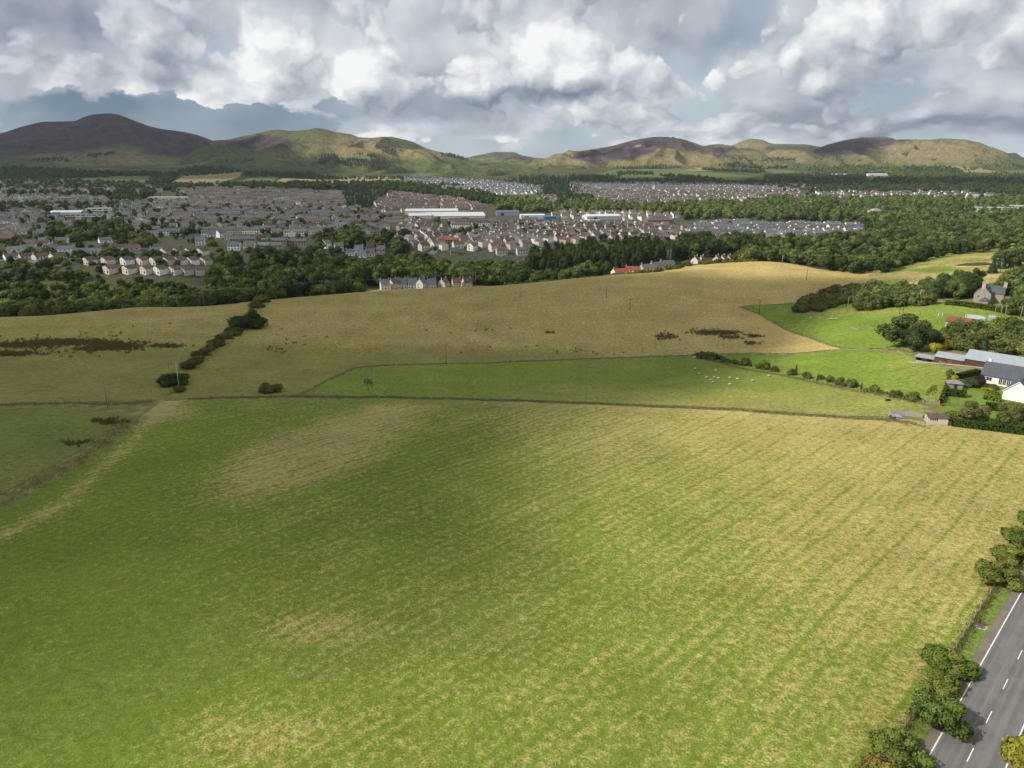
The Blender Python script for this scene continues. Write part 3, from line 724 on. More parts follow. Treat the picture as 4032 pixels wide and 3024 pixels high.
RGh = [(2880, 670), (2960, 632), (3000, 616), (3056, 592), (3123, 588), (3174, 593), (3215, 606), (3280, 630), (3380, 670)]
hill('low_straw_hill', RGh, 5300, 4350, 'low straw coloured hill before the higher ones', [], [(3120, 605, 120, 25, 0.6)], (), 0.0, 0.5, 0.6, 7)
RHh = [(3850, 660), (3900, 620), (3943, 605), (3958, 604), (3994, 601), (4025, 618), (4100, 640), (4300, 690)]
hill('distant_hill', RHh, 7800, 6000, 'small dark hill at the end of the range', [(3980, 612, 80, 10, 0.5)], [], (), 0.2, 0.2, 0.5, 8)

# ------------------------------------------------------------------ foliage
def leaf_mat(name, cols, trans=0.25, pos=None):
    """leaves: each tree picks its own tone, each leaf varies a little"""
    m, g = new_mat(name)
    rnd = g.n('ShaderNodeObjectInfo').outputs['Random']; tint = g.attr('tint').outputs['Fac']
    cr = g.n('ShaderNodeValToRGB', {0: g.m('FRACT', g.m('ADD', rnd, g.m('MULTIPLY', g.m('SUBTRACT', tint, 0.5), 0.30)))})
    el = cr.color_ramp.elements
    while len(el) > 1: el.remove(el[-1])
    n = len(cols)
    el[0].position = 0.0; el[0].color = (*cols[0], 1)
    for i in range(1, n):
        k = el.new(i / (n - 1)); k.color = (*cols[i], 1)
    c = g.v('SCALE', cr.outputs[0], scale=g.ramp(tint, 0.0, 1.0, 0.58, 1.55, False))
    d = g.n('ShaderNodeBsdfDiffuse', {'Color': c}); t = g.n('ShaderNodeBsdfTranslucent', {'Color': g.v('MULTIPLY', c, (1.1, 1.15, 0.55))})
    mx = g.n('ShaderNodeMixShader', {0: trans, 1: d.outputs[0], 2: t.outputs[0]})
    g.n('ShaderNodeOutputMaterial', {'Surface': mx.outputs[0]})
    return m
M_BROAD = leaf_mat('broadleaf_leaves', [(0.074, 0.113, 0.034), (0.106, 0.151, 0.043), (0.143, 0.178, 0.052), (0.087, 0.138, 0.046), (0.173, 0.186, 0.057), (0.069, 0.103, 0.037), (0.124, 0.138, 0.052), (0.150, 0.206, 0.057)])
M_DARKB = leaf_mat('dense_dark_leaves', [(0.049, 0.075, 0.028), (0.065, 0.097, 0.030), (0.077, 0.091, 0.033), (0.055, 0.085, 0.028)])
M_SCRUB = leaf_mat('scrub_leaves', [(0.106, 0.147, 0.036), (0.153, 0.178, 0.042), (0.118, 0.127, 0.042), (0.176, 0.191, 0.046), (0.094, 0.122, 0.039)])
M_HAW = leaf_mat('hawthorn_leaves', [(0.146, 0.200, 0.041), (0.169, 0.188, 0.043), (0.112, 0.181, 0.036), (0.214, 0.163, 0.048), (0.158, 0.213, 0.043)])
M_RUSSET = leaf_mat('russet_leaves', [(0.118, 0.106, 0.044), (0.140, 0.112, 0.044), (0.106, 0.118, 0.042), (0.146, 0.103, 0.046), (0.095, 0.112, 0.040)])
M_CONI = leaf_mat('conifer_needles', [(0.037, 0.060, 0.033), (0.047, 0.075, 0.036), (0.041, 0.066, 0.041), (0.058, 0.081, 0.038)], 0.1)
M_YELLOW = leaf_mat('golden_leaves', [(0.30, 0.27, 0.03), (0.36, 0.33, 0.04)])
M_PURPLE = leaf_mat('copper_leaves', [(0.055, 0.03, 0.032), (0.07, 0.035, 0.035)])
M_HEDGE = leaf_mat('clipped_hedge_leaves', [(0.06, 0.105, 0.022), (0.075, 0.12, 0.025)])
M_LIME = leaf_mat('bright_hedge_leaves', [(0.16, 0.24, 0.03), (0.18, 0.25, 0.035)])
M_BIRCH = leaf_mat('birch_leaves', [(0.15, 0.165, 0.055), (0.17, 0.175, 0.06)], 0.35)
M_AUT = leaf_mat('turning_maple_leaves', [(0.23, 0.22, 0.035), (0.19, 0.21, 0.032)])
M_BARK = plain_mat('bark', (0.11, 0.09, 0.07), 0.95, 0.1, 0.3, 3.0)
M_PALEBARK = plain_mat('pale_bark', (0.42, 0.39, 0.34), 0.9, 0.1, 0.3, 3.0)

_ico = {}
def ico(sub):
    if sub not in _ico:
        bm = bmesh.new(); bmesh.ops.create_icosphere(bm, subdivisions=sub, radius=1.0)
        _ico[sub] = (np.array([v.co[:] for v in bm.verts]), np.array([[v.index for v in f.verts] for f in bm.faces])); bm.free()
    return _ico[sub]

def crown_mesh(name, mat, n, leaf, seed, nlobe=11, lobe_r=(0.15, 0.25), shape='round', core=1, core_r=0.80, z0=0.16, spread=0.33, flat=1.0):
    """a crown for a tree of height 1: leaf faces on overlapping clumps; normals follow the clumps"""
    r = np.random.default_rng(seed)
    L, Rr = [], []
    tries = 0
    while len(L) < nlobe and tries < 500:
        tries += 1
        if shape == 'round':
            u = r.normal(size=3); u /= np.linalg.norm(u); k = r.uniform(0.25, 1.0) ** 0.5
            zc = 0.5 * (1 + z0); c = np.array([u[0] * spread * k, u[1] * spread * k, zc + u[2] * (1 - z0) * 0.5 * k * 0.80])
            rad = r.uniform(*lobe_r) * (1.05 - 0.25 * abs(u[2]))
        elif shape == 'tall':
            h = r.uniform(z0 + 0.08, 0.93); w = spread * (1 - 0.75 * abs((h - z0) / (1 - z0) - 0.4)); a = r.uniform(0, 6.283)
            c = np.array([math.cos(a) * w * r.uniform(0.1, 0.9), math.sin(a) * w * r.uniform(0.1, 0.9), h]); rad = r.uniform(*lobe_r)
        elif shape == 'bush':
            a = r.uniform(0, 6.283); k = r.uniform(0, 1) ** 0.5; h = r.uniform(0.25, 0.78) * (1 - 0.45 * k)
            c = np.array([math.cos(a) * spread * k, math.sin(a) * spread * k, h]); rad = r.uniform(*lobe_r)
        if shape != 'bush' and c[2] + rad > 1.04: c[2] = 1.04 - rad
        if len(L) > 2 and min(np.linalg.norm(c - q) for q in L) < lobe_r[0] * 0.55: continue
        L.append(c); Rr.append(rad)
    L, Rr = np.array(L), np.array(Rr)
    w = Rr ** 2; li = r.choice(len(L), size=int(n * 1.9), p=w / w.sum())
    d = r.normal(size=(len(li), 3)); d[:, 2] += 0.25; d /= np.linalg.norm(d, axis=1)[:, None]
    rr = Rr[li] * np.where(r.uniform(0, 1, len(li)) < 0.16, r.uniform(1.05, 1.36, len(li)), r.uniform(0.78, 1.08, len(li)))      # a few sprays stick out
    c = L[li] + d * rr[:, None] * np.array([1, 1, 0.92 * flat])
    dist = np.linalg.norm(c[:, None] - L[None], axis=2) / Rr[None]; dist[np.arange(len(li)), li] = 9
    ok = (dist.min(1) > 0.86) & (c[:, 2] > 0.04)
    c, d, li = c[ok][:n], d[ok][:n], li[ok][:n]
    nrm = d + 0.55 * r.normal(size=d.shape); nrm /= np.linalg.norm(nrm, axis=1)[:, None]
    t1 = np.cross(nrm, r.normal(size=d.shape)); t1 /= np.linalg.norm(t1, axis=1)[:, None]; t2 = np.cross(nrm, t1)
    s = leaf * r.uniform(0.55, 1.35, len(c))[:, None]; a = r.uniform(0.55, 1.0, len(c))[:, None]
    V = np.stack([c - t1 * s, c - t2 * s * a, c + t1 * s, c + t2 * s * a], 1).reshape(-1, 3)
    F = np.arange(len(V)).reshape(-1, 4)
    soft = d * 0.62 + nrm * 0.62 + np.array([0, 0, 0.10]); soft /= np.linalg.norm(soft, axis=1)[:, None]
    Nn = np.repeat(soft, 4, 0)
    lobe_t = r.uniform(0.0, 1.0, len(L))
    tint = np.repeat(np.clip(0.6 * lobe_t[li] + 0.4 * r.uniform(0, 1, len(c)), 0, 1), 4)
    faces = [tuple(f) for f in F]
    if core:
        iv, if_ = ico(core)
        for k in range(len(L)):
            b = len(V); jit = 1 + 0.12 * r.normal(size=(len(iv), 1))
            V = np.vstack([V, L[k] + iv * Rr[k] * core_r * jit * np.array([1, 1, 0.92 * flat])]); Nn = np.vstack([Nn, iv])
            tint = np.concatenate([tint, np.full(len(iv), lobe_t[k] * 0.8)])
            faces += [tuple(b + i for i in f) for f in if_]
    me = bpy.data.meshes.new(name); me.from_pydata([tuple(v) for v in V], [], faces)
    me.polygons.foreach_set('use_smooth', np.ones(len(faces), bool))
    add_attr(me, 'tint', tint); me.materials.append(mat); me.update()
    me.normals_split_custom_set_from_vertices([tuple(x) for x in Nn])
    return me

def conifer_mesh(name, mat, n, leaf, seed, spread=0.2, z0=0.06, core=True, power=1.0):
    r = np.random.default_rng(seed)
    h = z0 + (1 - z0) * (1 - np.sqrt(r.uniform(0, 1, n))); a = r.uniform(0, 6.283, n)
    tier = 0.80 + 0.20 * np.abs(np.sin(h * 34 + seed)); lob = 1 + 0.18 * np.sin(a * 3 + h * 9 + seed) + 0.1 * np.sin(a * 7 + seed)
    w = spread * ((1 - h) / (1 - z0)) ** power * tier * lob + 0.008
    rad = w * np.sqrt(r.uniform(0.55, 1.0, n))
    c = np.stack([np.cos(a) * rad, np.sin(a) * rad, h], 1)
    out = np.stack([np.cos(a), np.sin(a), np.full(n, 0.45)], 1); out /= np.linalg.norm(out, axis=1)[:, None]
    nrm = out + 0.4 * r.normal(size=out.shape); nrm /= np.linalg.norm(nrm, axis=1)[:, None]
    t1 = np.stack([np.cos(a), np.sin(a), np.full(n, -0.5)], 1) + 0.25 * r.normal(size=out.shape); t1 -= nrm * (t1 * nrm).sum(1)[:, None]; t1 /= np.linalg.norm(t1, axis=1)[:, None]; t2 = np.cross(nrm, t1)
    s = (leaf * r.uniform(0.6, 1.4, n) * (0.45 + 0.75 * (1 - h)))[:, None]
    V = np.stack([c - t1 * s, c - t2 * s * 0.45, c + t1 * s * 1.2, c + t2 * s * 0.45], 1).reshape(-1, 3)
    faces = [tuple(f) for f in np.arange(len(V)).reshape(-1, 4)]; Nn = np.repeat(out, 4, 0); tint = np.repeat(r.uniform(0.1, 0.9, n), 4)
    if core:
        b = len(V); k = 9; ring = [(math.cos(6.283 * i / k) * spread * 0.72, math.sin(6.283 * i / k) * spread * 0.72, z0) for i in range(k)] + [(0, 0, 0.97)]
        V = np.vstack([V, np.array(ring)]); faces += [(b + i, b + (i + 1) % k, b + k) for i in range(k)]
        Nn = np.vstack([Nn, np.array([(math.cos(6.283 * i / k), math.sin(6.283 * i / k), 0.4) for i in range(k)] + [(0, 0, 1)])]); tint = np.concatenate([tint, np.full(k + 1, 0.4)])
    me = bpy.data.meshes.new(name); me.from_pydata([tuple(v) for v in V], [], faces)
    me.polygons.foreach_set('use_smooth', np.ones(len(faces), bool)); add_attr(me, 'tint', tint); me.materials.append(mat); me.update()
    me.normals_split_custom_set_from_vertices([tuple(x) for x in Nn])
    return me

def trunk_mesh(name, mat, seed, h=0.6, r0=0.028, limbs=5):
    r = np.random.default_rng(seed); mb = MB()
    p = Vector((0, 0, -0.03)); rad = r0
    for k in range(4):
        q = Vector((r.uniform(-0.02, 0.02) * k, r.uniform(-0.02, 0.02) * k, h * (k + 1) / 4)); mb.bar(p, q, rad, rad * 0.78, 7, cap=False); p, rad = q, rad * 0.78
        if k >= 1:
            for j in range(limbs // 2):
                a = r.uniform(0, 6.283); e = q + Vector((math.cos(a) * 0.24, math.sin(a) * 0.24, r.uniform(0.12, 0.26))); mb.bar(q, e, rad * 0.6, rad * 0.2, 5, cap=False)
    return mb.mesh(name, [mat], True)

TRUNK = [trunk_mesh('trunk', M_BARK, s) for s in (1, 2, 3)]
TRUNK_PALE = trunk_mesh('trunk', M_PALEBARK, 4, 0.75, 0.02)
STEM = trunk_mesh('trunk', M_BARK, 5, 0.7, 0.03, 3)

# crowns: fine ones for the roadside, middle ones for the farm, light ones for the valley, the lightest for the far woods
CR = {}
CR['haw'] = [crown_mesh('crown', M_HAW, 5600, 0.034, 100 + i, 24, (0.10, 0.22), 'bush', 1, 0.62, 0.1, 0.46) for i in range(4)]
CR['maple'] = [crown_mesh('crown', M_AUT, 5600, 0.034, 120 + i, 24, (0.10, 0.19), 'round', 1, 0.62, 0.1, 0.38) for i in range(1)]
CR['big'] = [crown_mesh('crown', M_BROAD, 4600, 0.024, 140 + i, 30, (0.08, 0.20), 'round', 1, 0.78, 0.0, 0.38) for i in range(3)]
CR['bigdark'] = [crown_mesh('crown', M_DARKB, 4600, 0.024, 150 + i, 30, (0.08, 0.20), 'round', 1, 0.78, 0.0, 0.38) for i in range(2)]
CR['darkbush'] = [crown_mesh('crown', M_DARKB, 4800, 0.030, 155 + i, 26, (0.10, 0.22), 'bush', 1, 0.70, 0.1, 0.44) for i in range(2)]
CR['green'] = [crown_mesh('crown', leaf_mat('green_thorn_leaves', [(0.105, 0.15, 0.036), (0.12, 0.165, 0.04)]), 5600, 0.032, 158, 26, (0.10, 0.21), 'bush', 1, 0.62, 0.1, 0.44)]
CR['broad'] = [crown_mesh('crown', M_BROAD, 1100, 0.044, 160 + i, 18, (0.09, 0.24), 'round', 1, 0.84, 0.0, 0.36) for i in range(5)]
CR['dark'] = [crown_mesh('crown', M_DARKB, 1100, 0.044, 180 + i, 18, (0.09, 0.24), 'round', 1, 0.84, 0.0, 0.34) for i in range(3)]
CR['tall'] = [crown_mesh('crown', M_DARKB, 900, 0.036, 190 + i, 13, (0.11, 0.17), 'tall', 1, 0.84, 0.06, 0.22) for i in range(3)]
CR['bush'] = [crown_mesh('crown', M_SCRUB, 900, 0.055, 200 + i, 9, (0.22, 0.34), 'bush', 1, 0.80, 0.05, 0.45) for i in range(4)]
CR['russet'] = [crown_mesh('crown', M_RUSSET, 1500, 0.045, 210 + i, 9, (0.22, 0.34), 'bush', 1, 0.74, 0.05, 0.45) for i in range(3)]
CR['coni'] = [conifer_mesh('crown', M_CONI, 700, 0.075, 220 + i, 0.22) for i in range(3)]
CR['gold'] = [crown_mesh('crown', M_YELLOW, 1200, 0.05, 230, 8, (0.18, 0.26), 'bush', 1, 0.78, 0.05, 0.32)]
CR['copper'] = [crown_mesh('crown', M_PURPLE, 1500, 0.045, 231, 8, (0.2, 0.3), 'round', 1, 0.78, 0.05, 0.32)]
CR['birch'] = [crown_mesh('crown', M_BIRCH, 5200, 0.024, 232 + i, 26, (0.09, 0.19), 'round', 1, 0.45, 0.0, 0.38) for i in range(2)]
CR['round'] = [crown_mesh('crown', M_DARKB, 1800, 0.035, 236, 9, (0.26, 0.34), 'bush', 1, 0.9, 0.05, 0.36)]
CR['thin'] = [crown_mesh('crown', M_RUSSET, 420, 0.030, 238, 9, (0.1, 0.2), 'round', 0, 0.5, 0.22, 0.34)]
CR['lo'] = [crown_mesh('crown', M_BROAD, 170, 0.085, 250 + i, 8, (0.16, 0.30), 'round', 1, 0.90, 0.0, 0.30) for i in range(4)]
CR['lodark'] = [crown_mesh('crown', M_DARKB, 170, 0.085, 260 + i, 8, (0.16, 0.30), 'round', 1, 0.90, 0.0, 0.30) for i in range(3)]
CR['loconi'] = [conifer_mesh('crown', M_CONI, 130, 0.12, 270 + i, 0.26) for i in range(3)]
for ms in CR.values():
    for me_ in ms: pass

def tree(name, kind, x, y, h, w, label, cat='tree', group=None, trunk=None, z=None, lean=0.0):
    """a tree of height h and crown width about w, standing at x, y"""
    z = float(hgt(x, y)) - 0.05 if z is None else z
    t = thing(name, label, cat, (float(x), float(y), z), random.uniform(0, 6.283), group)
    if lean: t.rotation_euler = (0, lean, 0)
    me = random.choice(CR[kind]); k = w / 0.9
    c = link('crown', me, (), t); c.scale = (k, k, h)
    tm = trunk if trunk is not None else random.choice(TRUNK)
    s = link('trunk', tm, (), t); s.scale = ((h + k) * 0.45, (h + k) * 0.45, h * 0.9)
    return t

# ------------------------------------------------------------------ the road
def ribbon(name, pts, widths, mat, lift, parent=None, step=6.0):
    """a draped strip between two offsets (s0, s1) from a polyline"""
    pts = [np.array(p, float) for p in pts]; dens = []
    for a, b in zip(pts[:-1], pts[1:]):
        n = max(1, int(np.hypot(*(b - a)) / step)); dens += [a + (b - a) * k / n for k in range(n)]
    dens.append(pts[-1]); D = np.array(dens)
    tg = np.gradient(D, axis=0); tg /= np.linalg.norm(tg, axis=1)[:, None]; nr = np.column_stack([-tg[:, 1], tg[:, 0]])
    A, B = D + nr * widths[0], D + nr * widths[1]; k = 4
    rows = [A + (B - A) * i / k for i in range(k + 1)]
    V = np.concatenate([np.column_stack([r, hgt(r[:, 0], r[:, 1]) + lift]) for r in rows]); n = len(D)
    F = np.array([(j * n + i, j * n + i + 1, (j + 1) * n + i + 1, (j + 1) * n + i) for j in range(k) for i in range(n - 1)])
    me = mesh_np(name, V, F, True)
    if me.polygons[0].normal.z < 0: me.flip_normals()
    add_attr(me, 'dry', np.zeros(len(V)))
    return link(name, me, mat, parent)

def asphalt_mat(name, streak=True, base=(0.105, 0.103, 0.100), lite=(0.175, 0.17, 0.162)):
    m, g = new_mat(name); x, y, z = g.sep(wpos(g)); p2 = g.xyz(x, y, 0.0)
    s = g.m('ADD', g.m('MULTIPLY', x, float(ROAD_N[0])), g.m('MULTIPLY', y, float(ROAD_N[1]))); a = g.m('ADD', g.m('MULTIPLY', x, float(ROAD_D[0])), g.m('MULTIPLY', y, float(ROAD_D[1])))
    n1 = g.noise(p2, 0.35, 5, 0.65); n2 = g.noise(p2, 6.0, 3, 0.7)
    f = g.m('ADD', g.m('MULTIPLY', n1, 0.6), g.m('MULTIPLY', n2, 0.4))
    if streak:
        st = g.noise(g.xyz(g.m('MULTIPLY', s, 1.1), g.m('MULTIPLY', a, 0.012), 2.0), 1.0, 3, 0.5); f = g.m('ADD', g.m('MULTIPLY', f, 0.45), g.m('MULTIPLY', st, 0.55))
    c = g.mix(g.ramp(f, 0.36, 0.62), base, lite)
    return finish(m, g, c, 0.9, 0.25, n2, 0.2, 0.02)
M_ASPH = asphalt_mat('asphalt')
M_SHOULDER = asphalt_mat('dusty_shoulder', False, (0.13, 0.11, 0.09), (0.20, 0.17, 0.135))
M_STREET = asphalt_mat('street_asphalt', False, (0.12, 0.12, 0.12), (0.16, 0.16, 0.155))
def paint_mat():
    m, g = new_mat('road_paint'); p = wpos(g)
    n = g.noise(p, 2.2, 5, 0.7); c = g.mix(g.ramp(n, 0.50, 0.72), (0.74, 0.73, 0.70), (0.36, 0.35, 0.33))
    return finish(m, g, c, 0.7, 0.3)
M_PAINT = paint_mat()
def road_strip(name, a0, a1, s0, s1, mat, lift, parent=None):
    return ribbon(name, [road_pt(a0, 0), road_pt(a1, 0)], (s0, s1), mat, lift, parent)
road = road_strip('road', -140, 420, 0.12, -7.35, M_ASPH, 0.020); road['kind'] = 'structure'
sh = road_strip('road_shoulder', -140, 420, 1.25, 0.125, M_SHOULDER, 0.012); sh['kind'] = 'structure'
sh2 = road_strip('road_shoulder', -140, 420, -7.355, -8.6, M_SHOULDER, 0.012); sh2['kind'] = 'structure'
road_strip('edge_line', -140, 420, 0.08, -0.08, M_PAINT, 0.028, road)
road_strip('edge_line', -140, 420, -7.12, -7.28, M_PAINT, 0.028, road)
a0 = float(np.dot(P(3887, 2821) - ROAD_P, ROAD_D))
for k in range(-4, 22):
    ac = a0 + 9.0 * k; me = road_strip('centre_dash', ac - 1.5, ac + 1.5, -3.52, -3.64, M_PAINT, 0.028, road)
vg = road_strip('verge', -140, 300, FENCE_OFF - 0.02, 1.26, turf_mat('verge_grass', (0.12, 0.18, 0.034), (0.26, 0.24, 0.09), (0.06, 0.09, 0.022), 1.4, dryness=0.22, tuft=0.5), 0.03); vg['kind'] = 'structure'
vg = road_strip('verge', -140, 300, -8.62, -16, turf_mat('far_verge_grass', (0.10, 0.15, 0.03), (0.24, 0.22, 0.08), (0.05, 0.08, 0.02), 1.4), 0.03); vg['kind'] = 'structure'

# ------------------------------------------------------------------ grasses nobody could count
def blades(name, pts, mat, hh=(0.3, 0.7), per=5, spread=0.35, wid=0.07, seed=0, scale=None):
    r = np.random.default_rng(seed); pts = np.asarray(pts, float); n = len(pts) * per
    b = np.repeat(pts, per, 0) + r.normal(size=(n, 2)) * spread
    z = hgt(b[:, 0], b[:, 1]); h = r.uniform(*hh, n)
    if scale is not None: h = h * np.repeat(scale, per)
    a = r.uniform(0, 6.283, n); ln = r.normal(size=(n, 2)) * 0.25 * h[:, None]
    w = wid * r.uniform(0.6, 1.5, n); dx, dy = np.cos(a) * w, np.sin(a) * w
    V = np.stack([np.stack([b[:, 0] - dx, b[:, 1] - dy, z], 1), np.stack([b[:, 0] + dx, b[:, 1] + dy, z], 1), np.stack([b[:, 0] + dx * 0.6 + ln[:, 0], b[:, 1] + dy * 0.6 + ln[:, 1], z + h], 1), np.stack([b[:, 0] - dx * 0.6 + ln[:, 0], b[:, 1] - dy * 0.6 + ln[:, 1], z + h], 1)], 1).reshape(-1, 3)
    me = mesh_np(name, V, np.arange(len(V)).reshape(-1, 4)); add_attr(me, 'tint', np.repeat(r.uniform(0, 1, n), 4))
    return link(name, me, mat)
def blade_mat(name, a, b, c):
    m, g = new_mat(name); t = g.attr('tint').outputs['Fac']; n = g.noise(wpos(g), 0.12, 4, 0.6)
    col = g.mix(g.ramp(g.m('ADD', g.m('MULTIPLY', t, 0.5), g.m('MULTIPLY', n, 0.7)), 0.35, 0.85), a, b); col = g.mix(g.ramp(t, 0.85, 0.9), col, c)
    d = g.n('ShaderNodeBsdfDiffuse', {'Color': col}); tr = g.n('ShaderNodeBsdfTranslucent', {'Color': col})
    mx = g.n('ShaderNodeMixShader', {0: 0.25, 1: d.outputs[0], 2: tr.outputs[0]}); g.n('ShaderNodeOutputMaterial', {'Surface': mx.outputs[0]}); return m
M_LONG = blade_mat('long_dry_grass', (0.19, 0.20, 0.06), (0.32, 0.265, 0.115), (0.40, 0.33, 0.16))
M_RUSH = blade_mat('rush_stems', (0.125, 0.11, 0.038), (0.165, 0.13, 0.045), (0.18, 0.165, 0.06))
M_STRAW = blade_mat('cut_straw', (0.37, 0.30, 0.125), (0.43, 0.335, 0.145), (0.34, 0.29, 0.12))
def along(poly, step, jit=0.0, seed=0):
    r = np.random.default_rng(seed); out = []
    for a, b in zip(poly[:-1], poly[1:]):
        a, b = np.array(a), np.array(b); n = max(1, int(np.hypot(*(b - a)) / step))
        for k in range(n): out.append(a + (b - a) * (k + r.uniform(0, 1)) / n + r.normal(size=2) * jit)
    return np.array(out)
FENCE_A = [P(*p) for p in [(-60, 1598), (200, 1590), (420, 1592), (600, 1582)]]
FENCE_B = [P(*p) for p in [(745, 1572), (1000, 1565), (1190, 1561), (1448, 1565), (1746, 1570), (2050, 1579), (2348, 1590), (2696, 1605), (3000, 1622), (3230, 1638), (3470, 1651)]]
grass_pts = np.concatenate([along(FENCE_B, 0.10, 0.8, 1), along(FENCE_A, 0.12, 0.9, 2), along([P(1190, 1560)] + SHEEP_TOP, 0.3, 0.6, 3), along(SAP, 0.12, 0.9, 4), along(HW, 0.3, 2.0, 5),
                            along([P(520, 1650), P(400, 1760), P(180, 1890), P(0, 1985)], 0.12, 2.0, 7), along([P(3470, 1652), P(3640, 1678)], 0.1, 0.8, 8)])
tag(blades('long_grass', grass_pts, M_LONG, (0.2, 0.55), 5, 0.35, 0.07, 3), 'long dry grass growing along the fences and field edges', 'grass', kind='stuff')
tag(blades('long_grass', along([road_pt(a, FENCE_OFF - 0.3) for a in (-40, 200)], 0.05, 0.5, 6), blade_mat('verge_stems', (0.10, 0.14, 0.03), (0.20, 0.18, 0.06), (0.28, 0.24, 0.11)), (0.15, 0.5), 5, 0.2, 0.03, 13), 'unmown grass under the roadside fence', 'grass', kind='stuff')
# rush beds
rr = np.random.default_rng(5); rp = []
for (cx, cy, ax, ay, n) in [(60, 1362, 120, 10, 300), (180, 1352, 90, 12, 350), (300, 1348, 110, 10, 380), (380, 1352, 60, 8, 120), (470, 1364, 80, 16, 420), (380, 1374, 60, 7, 120), (660, 1363, 50, 6, 110), (80, 1393, 75, 7, 160), (10, 1398, 50, 6, 90), (230, 1385, 200, 18, 40), (450, 1320, 150, 22, 18),
                            (2830, 1312, 75, 8, 220), (2760, 1310, 50, 8, 70), (2880, 1330, 40, 6, 60), (2620, 1326, 38, 11, 90), (2970, 1325, 26, 4, 50), (2955, 1352, 26, 5, 45), (2165, 1310, 15, 3, 16), (2350, 1385, 260, 16, 14), (1950, 1300, 200, 30, 10), (1150, 1330, 130, 35, 14), (1080, 1380, 60, 18, 10), (160, 1350, 420, 40, 30), (1900, 1370, 300, 25, 6),
                            (430, 1660, 45, 10, 60), (300, 1745, 50, 9, 22)]:
    for _ in range(int(n * 0.7)):
        u, v = rr.normal(size=2) * 0.62; rp.append(P(cx + u * ax, min(cy + v * ay, cy + 30)))
tag(blades('rushes', rp, M_RUSH, (0.5, 1.1), 9, 0.45, 0.13, 8), 'dark clumps of rushes growing in the rough pasture', 'rushes', kind='stuff')
# cut hay left lying in wisps across the rows
sx, sy = rr.uniform(-120, 190, 60000), rr.uniform(20, 205, 60000)
k = inside(MEADOW, sx, sy) & (edge_dist(MEADOW, sx, sy) > 1.5); sx, sy = sx[k], sy[k]
prob = np.clip(meadow_dry(sx, sy) * 1.1 - 0.22 + 0.9 * fbm(sx / 9, sy / 9, 2, 77), 0.001, 1) * 0.40 * sstep(-40, 60, sx)
k = rr.uniform(0, 1, len(sx)) < prob; sx, sy = sx[k], sy[k]
def straw():
    V, F, T = [], [], []
    for x, y in zip(sx, sy):
        if not in_frame(x, y, 0, 30): continue
        a = math.atan2(ROAD_N[1], ROAD_N[0]) + rr.normal() * 0.45; L = rr.uniform(0.35, 1.5); w = rr.uniform(0.06, 0.17); t = rr.uniform(0, 1); px_, py_ = x, y; n = 3; base = len(V)
        for i in range(n + 1):
            ca, sa = math.cos(a), math.sin(a); ww = w * (0.4, 1.0, 0.9, 0.25)[i]; z = hgt(float(px_), float(py_)) + 0.07
            V += [(px_ - sa * ww, py_ + ca * ww, z), (px_, py_, z + 0.10 * (0.3, 1, 1, 0.3)[i]), (px_ + sa * ww, py_ - ca * ww, z)]; T += [t] * 3
            px_ += ca * L / n; py_ += sa * L / n; a += rr.normal() * 0.4
        for i in range(n):
            b = base + i * 3; F += [(b, b + 1, b + 4, b + 3), (b + 1, b + 2, b + 5, b + 4)]
    me = mesh_np('straw', np.array(V), np.array(F)); add_attr(me, 'tint', T)
    tag(link('straw', me, M_STRAW), 'wisps of cut hay lying across the mown meadow', 'straw', kind='stuff')
straw()

# ------------------------------------------------------------------ roadside bushes
HAWS = [((3480, 3080), 3.4, 5.0, 'haw', 'olive hawthorn bush at the bottom edge beside the road'), ((3545, 2985), 4.0, 5.6, 'haw', 'broad hawthorn bush with orange tips, second along the road from the bottom edge'),
        ((3690, 2850), 5.2, 5.6, 'green', 'tall dark green roadside tree throwing its shadow over the road'), ((3695, 2715), 3.2, 4.0, 'haw', 'olive grey bush pressed between the tall green roadside tree and a russet one'),
        ((3735, 2630), 3.4, 5.6, 'haw', 'wide russet topped bush on the verge below the wooden bench'), ((3935, 2290), 4.2, 6.2, 'haw', 'round green and russet bush on the verge above the wooden bench'),
        ((3985, 2215), 3.8, 5.5, 'haw', 'rusty olive bush behind the round verge bush'), ((4020, 2140), 4.0, 5.5, 'haw', 'hawthorn with red berries at the right edge of the picture'), ((4090, 2080), 4.2, 6, 'haw', 'last hawthorn of the roadside row, cut by the right edge')]
for (bp, h, w, kd, lab) in HAWS:
    p = P(*bp); tree('hawthorn_bush' if kd == 'haw' else 'roadside_tree', kd, p[0], p[1], h, w, lab, 'bush' if kd == 'haw' else 'tree', 'bushes along the road')
p = P(4085, 3090); tree('maple_tree', 'maple', p[0], p[1], 6.6, 7.2, 'yellowing maple in the bottom right corner across the road', 'tree')

